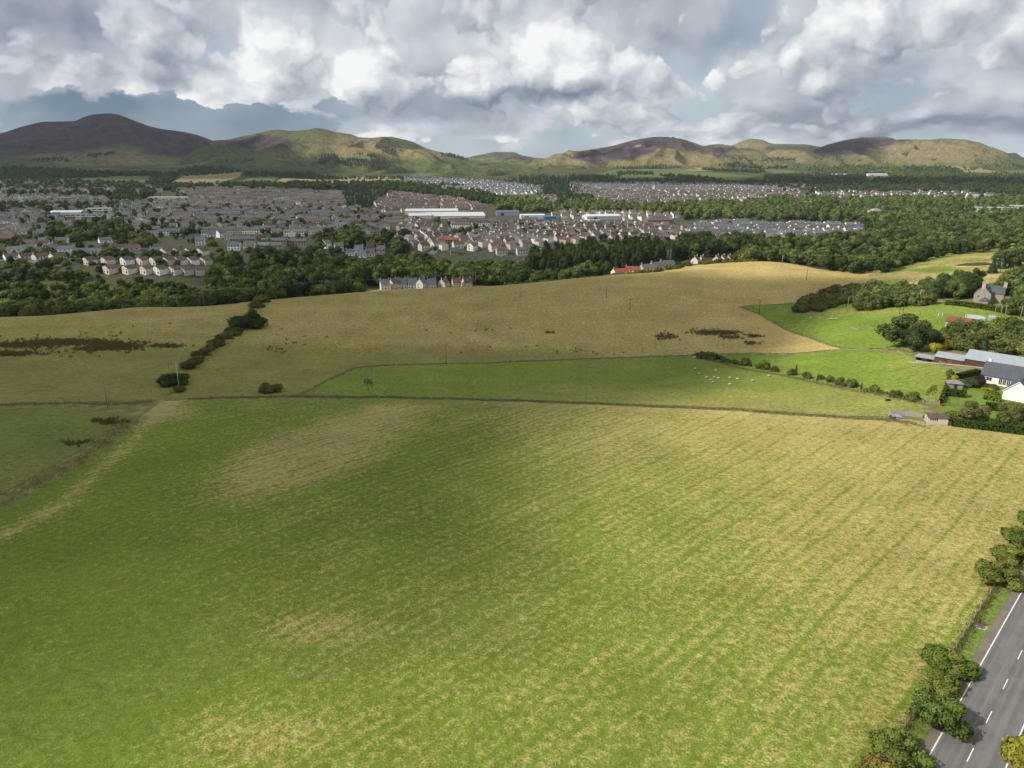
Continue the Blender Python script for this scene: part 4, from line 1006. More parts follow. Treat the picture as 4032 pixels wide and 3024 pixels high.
# ------------------------------------------------------------------ posts, fences, poles, wires
M_WOOD = plain_mat('weathered_timber', (0.27, 0.23, 0.19), 0.9, 0.1, 0.25, 4.0)
M_DARKW = plain_mat('creosoted_timber', (0.075, 0.055, 0.042), 0.85, 0.15, 0.25, 4.0)
M_PALEW = plain_mat('bleached_timber', (0.42, 0.39, 0.35), 0.9, 0.1, 0.2, 4.0)
M_STEEL = plain_mat('galvanised_steel', (0.45, 0.47, 0.49), 0.45, 0.5, 0.12, 4.0, 0.6)
M_WIRE = plain_mat('wire', (0.30, 0.31, 0.32), 0.5, 0.5, 0.1, 4.0, 0.7)
mb = MB(); mb.box(-0.06, 0.06, -0.06, 0.06, -0.1, 1.15); POST = mb.mesh('post', [M_WOOD])
def fence(poly, step, label, wires=(0.45, 0.75, 1.05), sc=1.0):
    poly = [np.array(p) for p in poly]; c = poly[len(poly) // 2]
    t = thing('wire_fence', label, 'fence', (0, 0, 0)); dens = []
    for a, b in zip(poly[:-1], poly[1:]):
        n = max(1, round(np.hypot(*(b - a)) / step)); dens += [a + (b - a) * k / n for k in range(n)]
    dens.append(poly[-1])
    for q in dens:
        o = link('post', POST, (), t, (q[0], q[1], float(hgt(q[0], q[1]))), random.uniform(0, 1)); o.scale = (sc, sc, random.uniform(0.9, 1.1)); o.rotation_euler.x = random.gauss(0, 0.04); o.rotation_euler.y = random.gauss(0, 0.04)
    for wz in wires:
        w = MB()
        for a, b in zip(dens[:-1], dens[1:]): w.bar((a[0], a[1], float(hgt(*a)) + wz), (b[0], b[1], float(hgt(*b)) + wz), 0.008, n=3, cap=False)
        link('wire', w.mesh('wire', [M_WIRE]), (), t)
    return t
fence(FENCE_B, 3.4, 'post and wire fence along the top of the mown meadow', sc=1.3)
fence(FENCE_A, 4.0, 'post and wire fence left of the gateway', sc=1.2)
fence([P(1200, 1556)] + SHEEP_TOP[1:], 5.0, 'wire fence round the back of the shaded sheep paddock')
fence([p - np.array([0, 1.0]) for p in SAP], 4.0, 'wire fence beside the row of saplings')
fence([p + np.array([0.5, 0.5]) for p in RC[:5]], 5.0, 'wire fence along the slanting edge of the upper green paddock')
fence([road_pt(a, FENCE_OFF - 0.1) for a in np.arange(-20, 120, 20)], 3.2, 'roadside wire fence behind the wooden bench', sc=0.9)
fence(BR_T, 4.0, 'fence between the two bright green paddocks')

def pole(px, pb, pt, kind, label, mat=None, lean=0.0):
    q = P(px, pb); z = float(hgt(*q)); _, _, dep = proj(q[0], q[1], z); H = (pb - pt) * dep / FPX / math.cos(PITCH) * 1.03
    t = thing('utility_pole', label, 'pole', (q[0], q[1], z), random.uniform(-0.3, 0.3), 'utility poles'); mat = mat or M_WOOD
    r = 0.16
    def shaft(x):
        m = MB(); m.bar((x, 0, -0.3), (x, 0, H), r, r * 0.75, 8); link('shaft', m.mesh('shaft', [mat], True), (), t)
    arm = MB()
    if kind == 'H':
        shaft(-0.9); shaft(0.9); arm.box(-1.7, 1.7, -0.09, 0.09, H - 0.55, H - 0.32)
    elif kind == 'T':
        shaft(0); arm.box(-1.0, 1.0, -0.22, -0.10, H - 0.45, H - 0.28)
    else:
        shaft(0); arm.box(-0.16, 0.16, -0.30, -0.13, H - 0.9, H - 0.5)
    link('crossarm', arm.mesh('crossarm', [mat]), (), t)
    ins = MB(); xs = (-1.5, 0, 1.5) if kind == 'H' else ((-0.9, 0, 0.9) if kind == 'T' else (0,))
    for x in xs:
        if kind == '1': continue
        i = MB(); i.bar((x, -0.16 if kind == 'T' else 0, H - 0.34), (x, -0.16 if kind == 'T' else 0, H - 0.02), 0.07, 0.05, 6); link('insulator', i.mesh('insulator', [M_PALEW]), (), t)
    if lean: t.rotation_euler.y = lean
    return (q[0], q[1], z + H - 0.1)
PL = {}
for key, a in {'gate': (425, 1610, 1497, 'T', 'utility pole with crossarm beside the field gateway'), 'hedge': (706, 1532, 1427, 'T', 'pale utility pole standing before the end of the slanting hedge'),
               'mid': (1757, 1433, 1360, '1', 'thin grey pole on the far edge of the shaded paddock'), 'r1': (2387, 1175, 1121, '1', 'pale stub pole high on the tan pasture'), 'r2': (2480, 1224, 1179, 'T', 'dark pole with small crossarm in the middle of the tan pasture'),
               'r3': (2578, 1367, 1304, '1', 'slim pole low on the tan pasture beside a rush clump'), 'r4': (2052, 1170, 1127, '1', 'lone thin pole near the crest of the tan pasture'), 'p1': (2988, 1241, 1187, 'T', 'dark pole at the tip of the upper green paddock'),
               'p2': (3157, 1322, 1264, 'T', 'grey pole at the paddock fence corner'), 'p3': (3332, 1207, 1152, 'T', 'dark pole before the scrub at the top of the green paddock'), 'p4': (3335, 1230, 1172, '1', 'brown pole standing alone in the green paddock'),
               'p5': (3548, 1235, 1182, 'H', 'dark twin pole frame in the upper paddock'), 'p6': (3612, 1202, 1144, 'T', 'bleached leaning pole before the wood'), 'p7': (3317, 1169, 1136, 'H', 'pale twin poles against the dark scrub'),
               'c1': (3078, 1053, 1010, 'T', 'pale pole on the crest of the lit pasture'), 'c2': (3175, 1105, 1062, '1', 'dark pole at the corner of the scrub on the lit pasture'), 'b1': (3697, 1274, 1230, 'H', 'steel twin pole frame behind the big farm tree'),
               'm1': (3781, 985, 954, 'T', 'pole on the pale field at the top of the wooded bank'), 'm2': (3945, 972, 945, '1', 'small pole on the skyline of the pale field'), 'm3': (3939, 1072, 1036, 'T', 'pole with crossarm on the grassy mound'), 'x1': (3622, 1243, 1208, '1', 'short pole beside the dark twin pole frame'),
               's1': (3912, 1262, 1208, '1', 'substation pole nearest the red roof'), 's2': (3945, 1262, 1206, 'H', 'twin poles rising inside the substation'), 's3': (4015, 1268, 1208, '1', 'pole at the right edge by the substation')}.items():
    PL[key] = pole(*a, mat={'p1': M_DARKW, 'p3': M_DARKW, 'p5': M_DARKW, 'r2': M_DARKW, 'c2': M_DARKW, 'p6': M_PALEW, 'c1': M_PALEW, 'b1': M_STEEL, 'gate': M_WOOD, 'hedge': M_PALEW}.get(key), lean=0.10 if key == 'p6' else 0.0)
def far_pole(px, Y, H, kind, label):
    q = C(px, Y); z = float(hgt(*q)); _, pb, dep = proj(q[0], q[1], z); _, pt, _ = proj(q[0], q[1], z + H)
    t = thing('utility_pole', label, 'pole', (q[0], q[1], z), 0, 'utility poles')
    for x in ((-0.9, 0.9) if kind == 'H' else (0,)):
        m = MB(); m.bar((x, 0, -0.3), (x, 0, H), 0.16, 0.12, 8); link('shaft', m.mesh('shaft', [M_WOOD], True), (), t)
    m = MB(); m.box(-1.2, 1.2, -0.24, -0.13, H - 0.5, H - 0.3); link('crossarm', m.mesh('crossarm', [M_WOOD]), (), t)
    return (q[0], q[1], z + H - 0.1)
PL['v1'] = far_pole(805, 455, 10.5, 'T', 'pole just over the crest at the head of the slanting hedge')
PL['v2'] = far_pole(1272, 500, 10.5, 'T', 'pole over the crest left of the cream houses')
PL['v3'] = far_pole(1868, 545, 11, 'H', 'twin poles over the crest right of the cream houses')
for i, (px, Y) in enumerate([(2624, 690), (2629, 694), (2636, 690), (2640, 695)]):
    far_pole(px, Y, 15.0, '1', ['first', 'second', 'third', 'fourth'][i] + ' of four tall pale poles before the dark conifers')
def wires(keys, label, n=3):
    t = MB()
    for a, b in zip(keys[:-1], keys[1:]):
        A, B = Vector(PL[a]), Vector(PL[b]); d = (B - A); side = Vector((-d.y, d.x, 0)).normalized()
        for k in range(n):
            o = side * (0.8 * (k - (n - 1) / 2)); pts = [A + o + d * s - Vector((0, 0, 4 * s * (1 - s) * d.length * 0.014)) for s in np.linspace(0, 1, 9)]
            for u, v in zip(pts[:-1], pts[1:]): t.bar(u, v, 0.022, n=3, cap=False)
    tag(link('overhead_wire', t.mesh('overhead_wire', [M_WIRE])), label, 'wire', 'overhead wires')
wires(['gate', 'hedge', 'v1'], 'overhead wires strung from the gateway pole along the slanting hedge')
wires(['v1', 'v2', 'v3'], 'overhead wires running along behind the crest')
wires(['r4', 'r2', 'p1', 'p3', 'p6'], 'overhead wires crossing the tan pasture to the green paddock', 2)
wires(['p7', 'p5', 'b1'], 'overhead wires between the twin pole frames')
wires(['c1', 'c2', 'p7'], 'overhead wires coming down from the lit crest', 2)
wires(['m1', 'm3', 's3'], 'overhead wires over the grassy mound', 2)

# ------------------------------------------------------------------ bench
def bench():
    q = P(3862, 2468); t = thing('bench', 'reddish brown wooden bench on the grass verge', 'bench', (q[0], q[1], float(hgt(*q))), math.atan2(-ROAD_N[1], -ROAD_N[0]) + math.pi / 2)
    M = plain_mat('red_brown_timber', (0.14, 0.055, 0.035), 0.7, 0.3, 0.2, 6)
    for k in range(5):
        m = MB(); m.box(-0.75, 0.75, -0.28 + k * 0.115, -0.19 + k * 0.115, 0.42, 0.455); link('seat_slat', m.mesh('seat_slat', [M]), (), t)
    for k in range(4):
        m = MB(); y = 0.30 + 0.045 * k; m.box(-0.75, 0.75, y, y + 0.03, 0.52 + 0.115 * k, 0.61 + 0.115 * k); link('back_slat', m.mesh('back_slat', [M]), (), t)
    for x in (-0.70, 0.70):
        for y0, h in ((-0.27, 0.64), (0.30, 0.98)):
            m = MB(); m.box(x - 0.04, x + 0.04, y0 - 0.04, y0 + 0.04, -0.02, h); link('leg', m.mesh('leg', [M]), (), t)
        m = MB(); m.box(x - 0.045, x + 0.045, -0.33, 0.30, 0.642, 0.68); link('armrest', m.mesh('armrest', [M]), (), t)
    m = MB(); m.bar((0, 0, -0.02), (0, 0, 0.045), 0.9, n=10); link('paving_slab', m.mesh('paving_slab', [plain_mat('pale_concrete', (0.4, 0.39, 0.37))]), (), t)
bench()

# ------------------------------------------------------------------ sheep
M_FLEECE = plain_mat('fleece', (0.60, 0.54, 0.43), 1.0, 0.05, 0.12, 8)
M_FACE = plain_mat('sheep_face', (0.30, 0.26, 0.21), 0.9, 0.1)
def sheep_mesh(seed, graze):
    r = np.random.default_rng(seed); iv, if_ = ico(3); V, F, MI = [], [], []
    def blob(c, s, mi, lump=0.0):
        b = len(V); n = 1 + lump * (vnoise(iv[:, 0] * 3 + seed, iv[:, 1] * 3 + iv[:, 2] * 2, seed) - 0.5)
        for v, k in zip(iv, n): V.append((c[0] + v[0] * s[0] * k, c[1] + v[1] * s[1] * k, c[2] + v[2] * s[2] * k))
        for f in if_: F.append(tuple(b + i for i in f)); MI.append(mi)
    blob((0, 0, 0.62), (0.58, 0.31, 0.33), 0, 0.22); blob((0.42, 0, 0.70), (0.24, 0.22, 0.25), 0, 0.15)
    hx, hz = (0.78, 0.30) if graze else (0.76, 0.88)
    blob((0.60, 0, (0.70 + hz) / 2), (0.20, 0.13, 0.20), 0, 0.1); blob((hx, 0, hz), (0.16, 0.085, 0.10), 1); blob((hx + 0.11, 0, hz - 0.05), (0.09, 0.06, 0.065), 1)
    for s in (-1, 1): blob((hx - 0.09, s * 0.13, hz + 0.04), (0.04, 0.07, 0.025), 1)
    blob((-0.58, 0, 0.62), (0.07, 0.06, 0.14), 0)
    mb = MB(); mb.v, mb.f, mb.m = V, F, MI
    for x in (0.36, -0.36):
        for y in (-0.15, 0.15):
            mb.bar((x, y, 0.40), (x + 0.03 * (1 if x > 0 else -1), y, 0.22), 0.065, 0.045, 6, 1); mb.bar((x + 0.03 * (1 if x > 0 else -1), y, 0.22), (x, y, 0.0), 0.045, 0.04, 6, 1)
    return mb.mesh('sheep', [M_FLEECE, M_FACE], True)
SHEEP = [sheep_mesh(3, True), sheep_mesh(4, False)]
SHP = [(2736, 1453, 0, 'sheep standing nearest the dark thorn bush in its paddock'), (2754, 1473, 1, 'sheep left of the grazing cluster, on its upper side'), (2782, 1488, 0, 'left sheep of the close group of four'), (2811, 1488, 0, 'upper middle sheep of the close group of four'), (2827, 1491, 0, 'right sheep of the close group of four'),
       (2799, 1498, 0, 'lower middle sheep of the close group of four'), (2806, 1506, 0, 'greyer sheep just below the close group of four'), (2818, 1461, 1, 'larger sheep above the close group of four'), (2873, 1489, 0, 'small sheep midway between the group of four and the standing ewe'), (2904, 1494, 1, 'ewe facing the camera right of the group'),
       (2872, 1515, 0, 'lowest sheep in the paddock'), (2963, 1501, 0, 'sheep with dark face grazing right of the flock'), (3027, 1482, 1, 'rightmost sheep, close to the sapling row'), (2737, 1406, 1, 'sheep in the gateway by the thorn bush'), (2730, 1409, 0, 'second sheep in the gateway by the thorn bush')]
for (a, b, g_, lab) in SHP:
    q = P(a, b + 3); o = link('sheep', SHEEP[1 - g_] if g_ else SHEEP[0], (), None, (q[0], q[1], float(hgt(*q))), random.uniform(2.4, 3.9) if random.random() < 0.6 else random.uniform(-0.7, 0.7)); tag(o, lab, 'sheep', 'sheep in the shaded paddock')
for i, a in enumerate([3192, 3229, 3263, 3270, 3277, 3284, 3291, 3297]):
    q = P(a, 1255 + (i > 1) * 4); o = link('sheep', SHEEP[i % 2], (), None, (q[0], q[1], float(hgt(*q))), random.uniform(2.4, 3.9))
    tag(o, ['lone sheep left of the far flock in the upper green paddock', 'second lone sheep beside the far flock in the upper green paddock'][i] if i < 2 else 'sheep lying in the tight far flock in the upper green paddock', 'sheep', 'far flock in the upper paddock')

# ------------------------------------------------------------------ hedge line, lone bushes, saplings
HL = [((985, 1287), 10.5, 15.0, 'darkbush', 'big dark tree standing in the slanting field hedge', 'tree'), ((1032, 1192), 6, 8, 'bush', 'bush on the crest at the head of the slanting hedge', 'bush'), ((1012, 1210), 4, 7, 'russet', 'grey brown thorn just above the big hedge tree', 'bush'), ((925, 1310), 3.4, 6, 'russet', 'russet thorn below the big hedge tree', 'bush'), ((902, 1325), 3.8, 5, 'haw', 'orange tinted thorn, second below the big hedge tree', 'bush'),
      ((880, 1334), 3.6, 5.4, 'bush', 'green third thorn below the big hedge tree', 'bush'), ((856, 1360), 4.0, 5.4, 'russet', 'thorn in the middle of the slanting hedge with a gap below', 'bush'), ((838, 1372), 3.2, 4, 'bush', 'small thorn in the middle of the slanting hedge', 'bush'), ((800, 1402), 3.8, 6.2, 'russet', 'wide brown thorn in the lower half of the slanting hedge', 'bush'), ((768, 1428), 3.4, 4.6, 'bush', 'thorn above the pale pole in the slanting hedge', 'bush'),
      ((745, 1450), 4.0, 5.2, 'russet', 'thorn right behind the pale pole', 'bush'), ((715, 1492), 3.0, 4, 'haw', 'low growth beside the foot of the pale pole', 'bush'), ((685, 1515), 6.0, 8, 'darkbush', 'dark green thorn tree at the low end of the slanting hedge', 'tree'), ((1067, 1543), 4.2, 5.4, 'russet', 'round dark russet bush alone at the meadow fence', 'bush'), ((2785, 1412), 3.6, 7.0, 'bush', 'dark thorn bush at the corner of the sheep paddock', 'bush'), ((2830, 1414), 2.4, 3.0, 'russet', 'reddish bush beside the dark thorn bush', 'bush'), ((2760, 1406), 3.0, 4.0, 'russet', 'thorn leaning over the paddock corner', 'bush')]
for (bp, h, w, kd, lab, cat) in HL:
    q = P(*bp); tree('thorn_bush' if cat == 'bush' else 'hedge_tree', kd, q[0], q[1], h, w, lab, cat, 'slanting field hedge' if bp[0] < 1040 else None)
hr_ = np.random.default_rng(41)
for k in range(13):                                          # the thorns that close the hedge up
    f = (k + hr_.uniform(0.2, 0.8)) / 13 * (len(HW) - 1.35); i = int(f); q = HW[i] + (HW[i + 1] - HW[i]) * (f - i) + hr_.normal(size=2) * 1.0; kd = ['russet', 'haw', 'bush', 'russet'][hr_.integers(4)]; h = hr_.uniform(1.3, 2.7)
    tree('thorn_bush', kd, q[0], q[1], h, h * hr_.uniform(1.0, 1.6), '%s low thorn in the %s part of the slanting hedge' % ({'russet': 'russet', 'haw': 'olive', 'bush': 'green'}[kd], ['top', 'upper', 'middle', 'lower', 'bottom'][min(int(k / 13 * 5), 4)]), 'bush', 'slanting field hedge')
q = P(1450, 1541); tree('hawthorn_tree', 'thin', q[0], q[1], 4.6, 4.6, 'small bare branched hawthorn in the shaded paddock', 'tree', None, STEM)
ORDN = ['first', 'second', 'third', 'fourth', 'fifth', 'sixth', 'seventh', 'eighth', 'ninth', 'tenth', 'eleventh', 'twelfth', 'thirteenth', 'fourteenth', 'fifteenth', 'sixteenth', 'seventeenth', 'eighteenth', 'nineteenth', 'twentieth', 'twenty-first', 'twenty-second', 'twenty-third', 'twenty-fourth', 'twenty-fifth', 'last']
SAPS = [(2845, 1426, 45, 'bush'), (2868, 1428, 45, 'haw'), (2890, 1434, 45, 'russet'), (2912, 1438, 36, 'bush'), (2930, 1438, 75, 'haw'), (2957, 1443, 52, 'coni'), (2982, 1451, 40, 'bush'), (3009, 1456, 80, 'bush'), (3044, 1463, 55, 'russet'), (3064, 1468, 58, 'coni'), (3116, 1478, 60, 'bush'), (3133, 1478, 100, 'coni'), (3176, 1491, 62, 'bush'), (3218, 1500, 68, 'coni'), (3233, 1494, 50, 'haw'), (3270, 1506, 58, 'bush'), (3311, 1515, 60, 'russet'), (3325, 1523, 52, 'bush'), (3355, 1525, 72, 'bush'), (3391, 1535, 68, 'coni'), (3412, 1543, 32, 'russet'), (3444, 1543, 66, 'bush'), (3464, 1550, 24, 'russet'), (3487, 1553, 28, 'russet'), (3526, 1565, 66, 'round'), (3588, 1578, 86, 'bush')]
for i, (a, b, hp, kd) in enumerate(SAPS):
    q = P(a, b); H = hp * 0.4973 * (q[1] * 0.98 + 20) / FPX * 1.08
    tree('sapling', kd, q[0], q[1], H, H * (0.45 if kd == 'coni' else (1.0 if kd in ('russet', 'round') else 0.85)), {'coni': 'narrow dark conifer', 'bush': 'bushy green', 'haw': 'pale brown leaved', 'russet': 'low russet', 'round': 'round bluish'}[kd] + ' sapling, %s from the thorn bush in the paddock row' % ORDN[i], 'sapling', 'saplings along the paddock fence', STEM)
q = P(3630, 1585); tree('birch_tree', 'thin', q[0], q[1], 6.5, 3.5, 'leaning thin birch at the end of the sapling row', 'tree', None, TRUNK_PALE, None, 0.55)

# ------------------------------------------------------------------ buildings: shared makers
def wall_mat(name, c, rough=0.9, var=0.08): return plain_mat(name, c, rough, 0.15, var, 0.8)
M_WHITEW = wall_mat('white_render', (0.80, 0.79, 0.76))
M_STONEW = wall_mat('grey_stone', (0.30, 0.27, 0.23), 0.95, 0.25)
M_HARL = plain_mat('harled_wall', (0.5, 0.5, 0.5), 0.95, 0.1, 0.10, 0.5, obj=True)
M_ROOFO = plain_mat('roof_tiles', (0.5, 0.5, 0.5), 0.85, 0.2, 0.18, 0.8, obj=True)
def course_mat(name, c, pitch=0.3, var=0.2, rough=0.7, vertical=False):
    """slate or sheet roofing: courses run along the roof, each piece a little different"""
    m, g = new_mat(name); p = g.n('ShaderNodeTexCoord').outputs['Object']; x, y, z = g.sep(p)
    a = g.m('MULTIPLY', x if vertical else z, 1 / pitch); saw = g.m('FRACT', a)
    n = g.noise(g.xyz(g.m('MULTIPLY', x, 2.2), g.m('FLOOR', g.m('MULTIPLY', z, 1 / 0.3)), g.m('MULTIPLY', y, 0.5)), 1.0, 2, 0.6); n2 = g.noise(p, 0.5, 4, 0.6)
    k = g.ramp(g.m('ADD', g.m('MULTIPLY', n, 0.5), g.m('MULTIPLY', n2, 0.5)), 0.3, 0.7, 1 - var, 1 + var, False)
    k = g.m('MULTIPLY', k, g.ramp(saw, 0.0, 0.25, 0.72, 1.0))
    return finish(m, g, g.v('SCALE', c, scale=k), rough, 0.35, saw, 0.5, 0.03)
M_SLATE = course_mat('slate_roof', (0.075, 0.082, 0.098)); M_REDT = course_mat('red_roof_tiles', (0.20, 0.065, 0.045)); M_SHEET = course_mat('grey_sheet_roof', (0.30, 0.34, 0.37), 0.5, 0.10, 0.5, True); M_RUSTY = course_mat('rusted_felt_roof', (0.10, 0.075, 0.06), 0.5, 0.4, 0.9, True)
M_BARNW = course_mat('dark_barn_boards', (0.085, 0.045, 0.032), 0.35, 0.25, 0.9, True); M_SHEDW = course_mat('bleached_shed_boards', (0.52, 0.47, 0.43), 0.25, 0.15, 0.9, True)
M_BOARD = plain_mat('grey_fence_board', (0.30, 0.27, 0.24), 0.95, 0.1, 0.25, 3); M_FRAME = plain_mat('white_window_frame', (0.8, 0.8, 0.79), 0.5, 0.4, 0.03)
def glass_mat():
    m, g = new_mat('window_glass'); b = g.n('ShaderNodeBsdfPrincipled', {'Base Color': (0.03, 0.035, 0.04), 'Roughness': 0.08, 'Specular IOR Level': 0.6}); g.n('ShaderNodeOutputMaterial', {'Surface': b.outputs[0]}); return m
M_GLASS = glass_mat(); M_DOOR = plain_mat('dark_door', (0.05, 0.04, 0.035), 0.6); M_POT = plain_mat('buff_chimney', (0.45, 0.36, 0.24), 0.9); M_CONC = plain_mat('concrete', (0.36, 0.33, 0.29), 0.95, 0.1, 0.15, 2)

def walls(w, d, eave, ridge, sink=1.2):
    m = MB(); x, y = w / 2, d / 2
    m.poly([(-x, -y, -sink), (x, -y, -sink), (x, -y, eave), (-x, -y, eave)]); m.poly([(x, y, -sink), (-x, y, -sink), (-x, y, eave), (x, y, eave)])
    m.poly([(-x, y, -sink), (-x, -y, -sink), (-x, -y, eave), (-x, 0, ridge), (-x, y, eave)]); m.poly([(x, -y, -sink), (x, y, -sink), (x, y, eave), (x, 0, ridge), (x, -y, eave)])
    return m
def roofs(w, d, eave, ridge, over=0.3, th=0.16, skew=0.0):
    m = MB(); x = w / 2 + over * 0.6; y = d / 2; sl = (ridge - eave) / y
    for s in (-1, 1):
        e = (s * (y + over), eave - sl * over); n = Vector((0, s * sl, 1)).normalized()
        pts = [(-x, 0, ridge + 0.03), (x, 0, ridge + 0.03), (x, e[0], e[1] + 0.03), (-x, e[0], e[1] + 0.03)]
        m.slab(pts if s > 0 else pts[::-1], n, th)
    return m
def hip_roof(w, d, eave, ridge, over=0.35, inset=None):
    m = MB(); x, y = w / 2 + over, d / 2 + over; i = inset if inset is not None else d / 2
    a, b = (-x + i, 0, ridge), (x - i, 0, ridge); c = [(-x, -y, eave), (x, -y, eave), (x, y, eave), (-x, y, eave)]
    m.poly([c[0], c[1], b, a]); m.poly([c[1], c[2], b]); m.poly([c[2], c[3], a, b]); m.poly([c[3], c[0], a]); m.poly([c[3], c[2], c[1], c[0]]); return m
_wm = {}
def window_mesh(ww, hh):
    k = (round(ww, 2), round(hh, 2))
    if k not in _wm:
        f = MB(); t = 0.09
        for bx in ((-ww / 2, ww / 2, 0, t), (-ww / 2, ww / 2, hh - t, hh), (-ww / 2, -ww / 2 + t, t, hh - t), (ww / 2 - t, ww / 2, t, hh - t)): f.box(bx[0], bx[1], -0.06, 0.02, bx[2], bx[3])
        if ww > 1.0: f.box(-0.04, 0.04, -0.05, 0.02, t, hh - t)
        g_ = MB(); g_.box(-ww / 2 + t, ww / 2 - t, -0.025, 0.0, t, hh - t)
        _wm[k] = (f.mesh('window', [M_FRAME]), g_.mesh('pane', [M_GLASS]))
    return _wm[k]
def put_windows(t, w, d, wins, pane=True, simple=None):
    for (face, u, z, ww, hh) in wins:
        fm, gm = window_mesh(ww, hh)
        loc, rz = {'f': ((u, -d / 2, z), 0), 'b': ((u, d / 2, z), math.pi), 'l': ((-w / 2, u, z), -math.pi / 2), 'r': ((w / 2, u, z), math.pi / 2)}[face]
        o = link('window', fm, (), t, loc, rz); link('pane', gm, (), o)
def chimney(t, x, y, z0, z1, mat=None, sx=0.5, sy=0.9, pots=2):
    m = MB(); m.box(x - sx / 2, x + sx / 2, y - sy / 2, y + sy / 2, z0, z1); m.box(x - sx / 2 - 0.06, x + sx / 2 + 0.06, y - sy / 2 - 0.06, y + sy / 2 + 0.06, z1, z1 + 0.12)
    o = link('chimney', m.mesh('chimney', [mat or M_POT]), (), t)
    for k in range(pots):
        p = MB(); yy = y + (k - (pots - 1) / 2) * 0.4; p.bar((x, yy, z1 + 0.12), (x, yy, z1 + 0.5), 0.13, 0.1, 7); link('chimney_pot', p.mesh('chimney_pot', [M_POT]), (), o)

E1 = np.array([0.70, -0.714]); E2 = np.array([0.714, 0.70]); RZ_E1 = math.atan2(E1[1], E1[0])

# ------------------------------------------------------------------ the white bungalow
def bungalow():
    M0 = P(3858, 1504); z = float(hgt(*M0)); w, d = 19.0, 8.0
    c = M0 + E1 * (w / 2) + E2 * (d / 2)
    t = thing('bungalow', 'white rendered bungalow with dark slate roof and front gable', 'house', (c[0], c[1], z), RZ_E1)
    link('wall', walls(w, d, 2.7, 6.3).mesh('wall', [M_WHITEW]), (), t); link('roof', roofs(w, d, 2.7, 6.3).mesh('roof', [M_SLATE]), (), t)
    # wing towards the camera
    ww, wl = 7.4, 15.0; s0 = 9.8
    g_ = bpy.data.objects.new('wing', None)
    wm = walls(wl + 4, ww, 2.6, 5.9).mesh('wall', [M_WHITEW]); o = link('wall', wm, (), t, (-w / 2 + s0 + ww / 2, -d / 2 - wl / 2 + 2, 0), math.pi / 2)
    rm = roofs(wl + 4, ww, 2.6, 5.9).mesh('roof', [M_SLATE]); link('roof', rm, (), t, (-w / 2 + s0 + ww / 2, -d / 2 - wl / 2 + 2, 0), math.pi / 2)
    bg = MB(); y0 = -d / 2 - wl - 0.22; xc = -w / 2 + s0 + ww / 2
    for s in (-1, 1):
        bg.slab([(xc, y0, 5.86), (xc + s * 4.05, y0, 2.25), (xc + s * 4.05, y0, 2.5), (xc, y0, 6.12)], (0, -1, 0), 0.05)
    link('bargeboard', bg.mesh('bargeboard', [M_FRAME]), (), t)
    put_windows(t, w, d, [('f', -w / 2 + 2.4, 0.9, 1.7, 1.35)] + [('f', -w / 2 + 5.7 + 1.12 * k, 0.3, 1.08, 2.05) for k in range(4)])
    chimney(t, -w / 2 + 0.9, 0.6, 5.0, 7.2, M_WHITEW, 0.8, 1.1, 2)
bungalow()

# ------------------------------------------------------------------ barns and sheds
def barn(name, label, p0, w, d, eave, ridge, wallm, roofm, doors=(), rz=RZ_E1, zoff=0.0):
    e1 = np.array([math.cos(rz), math.sin(rz)]); e2 = np.array([-e1[1], e1[0]])
    c = p0 + e1 * w / 2 + e2 * d / 2; t = thing(name, label, 'barn', (c[0], c[1], float(hgt(*p0)) + zoff), rz)
    link('wall', walls(w, d, eave, ridge).mesh('wall', [wallm]), (), t); link('roof', roofs(w, d, eave, ridge, 0.4, 0.08).mesh('roof', [roofm]), (), t)
    for (u, dw, dh, dm) in doors:
        m = MB(); m.box(u - dw / 2, u + dw / 2, -d / 2 - 0.05, -d / 2 + 0.02, 0, dh); link('door', m.mesh('door', [dm]), (), t)
    return t
B0 = P(3676, 1428)
barn('timber_barn', 'long dark timber barn with grey sheet roof nearest the paddock', B0, 9.6, 8.5, 2.5, 3.6, M_BARNW, M_SHEET, [(-1.2, 1.1, 2.0, M_DOOR), (0.4, 1.4, 2.0, plain_mat('rust_red_door', (0.19, 0.06, 0.03)))])
barn('timber_barn', 'taller dark barn with pale blue grey roof behind the white bungalow', B0 + E1 * 9.8, 19.0, 11.0, 2.7, 5.0, M_BARNW, M_SHEET, [])
def stable():
    q = B0 - E1 * 6.6; t = thing('stable', 'low open fronted shelter with flat sheet roof at the barn end', 'shed', (*(q + E1 * 3.2 + E2 * 2.2), float(hgt(*q))), RZ_E1)
    m = MB(); m.box(-3.1, 3.1, 1.9, 2.1, -0.5, 2.3); m.box(-3.1, -2.95, -2.0, 1.9, -0.5, 2.2); m.box(2.95, 3.1, -2.0, 1.9, -0.5, 2.2); link('wall', m.mesh('wall', [M_BOARD]), (), t)
    m = MB(); m.slab([(-3.4, -2.4, 2.15), (3.4, -2.4, 2.15), (3.4, 2.4, 2.5), (-3.4, 2.4, 2.5)], (0, 0, 1), 0.08); link('roof', m.mesh('roof', [M_SHEET]), (), t)
    for x in (-1.5, 1.5):
        m = MB(); m.box(x - 1.3, x + 1.3, -2.06, -2.0, 0, 0.95); link('half_door', m.mesh('half_door', [M_STEEL]), (), t)
    m = MB(); m.box(-0.7, 0.9, -2.3, -2.12, 1.3, 1.9); link('sign', m.mesh('sign', [M_DOOR]), (), t)
stable()
ap = ribbon('yard_path', [B0 - E1 * 8 - E2 * 1.0, B0 + E1 * 22 - E2 * 1.0], (0.95, -0.9), plain_mat('pale_gravel', (0.42, 0.36, 0.28), 0.95, 0.1, 0.2, 1.0), 0.12); ap['kind'] = 'structure'
R0 = P(3719, 1290)
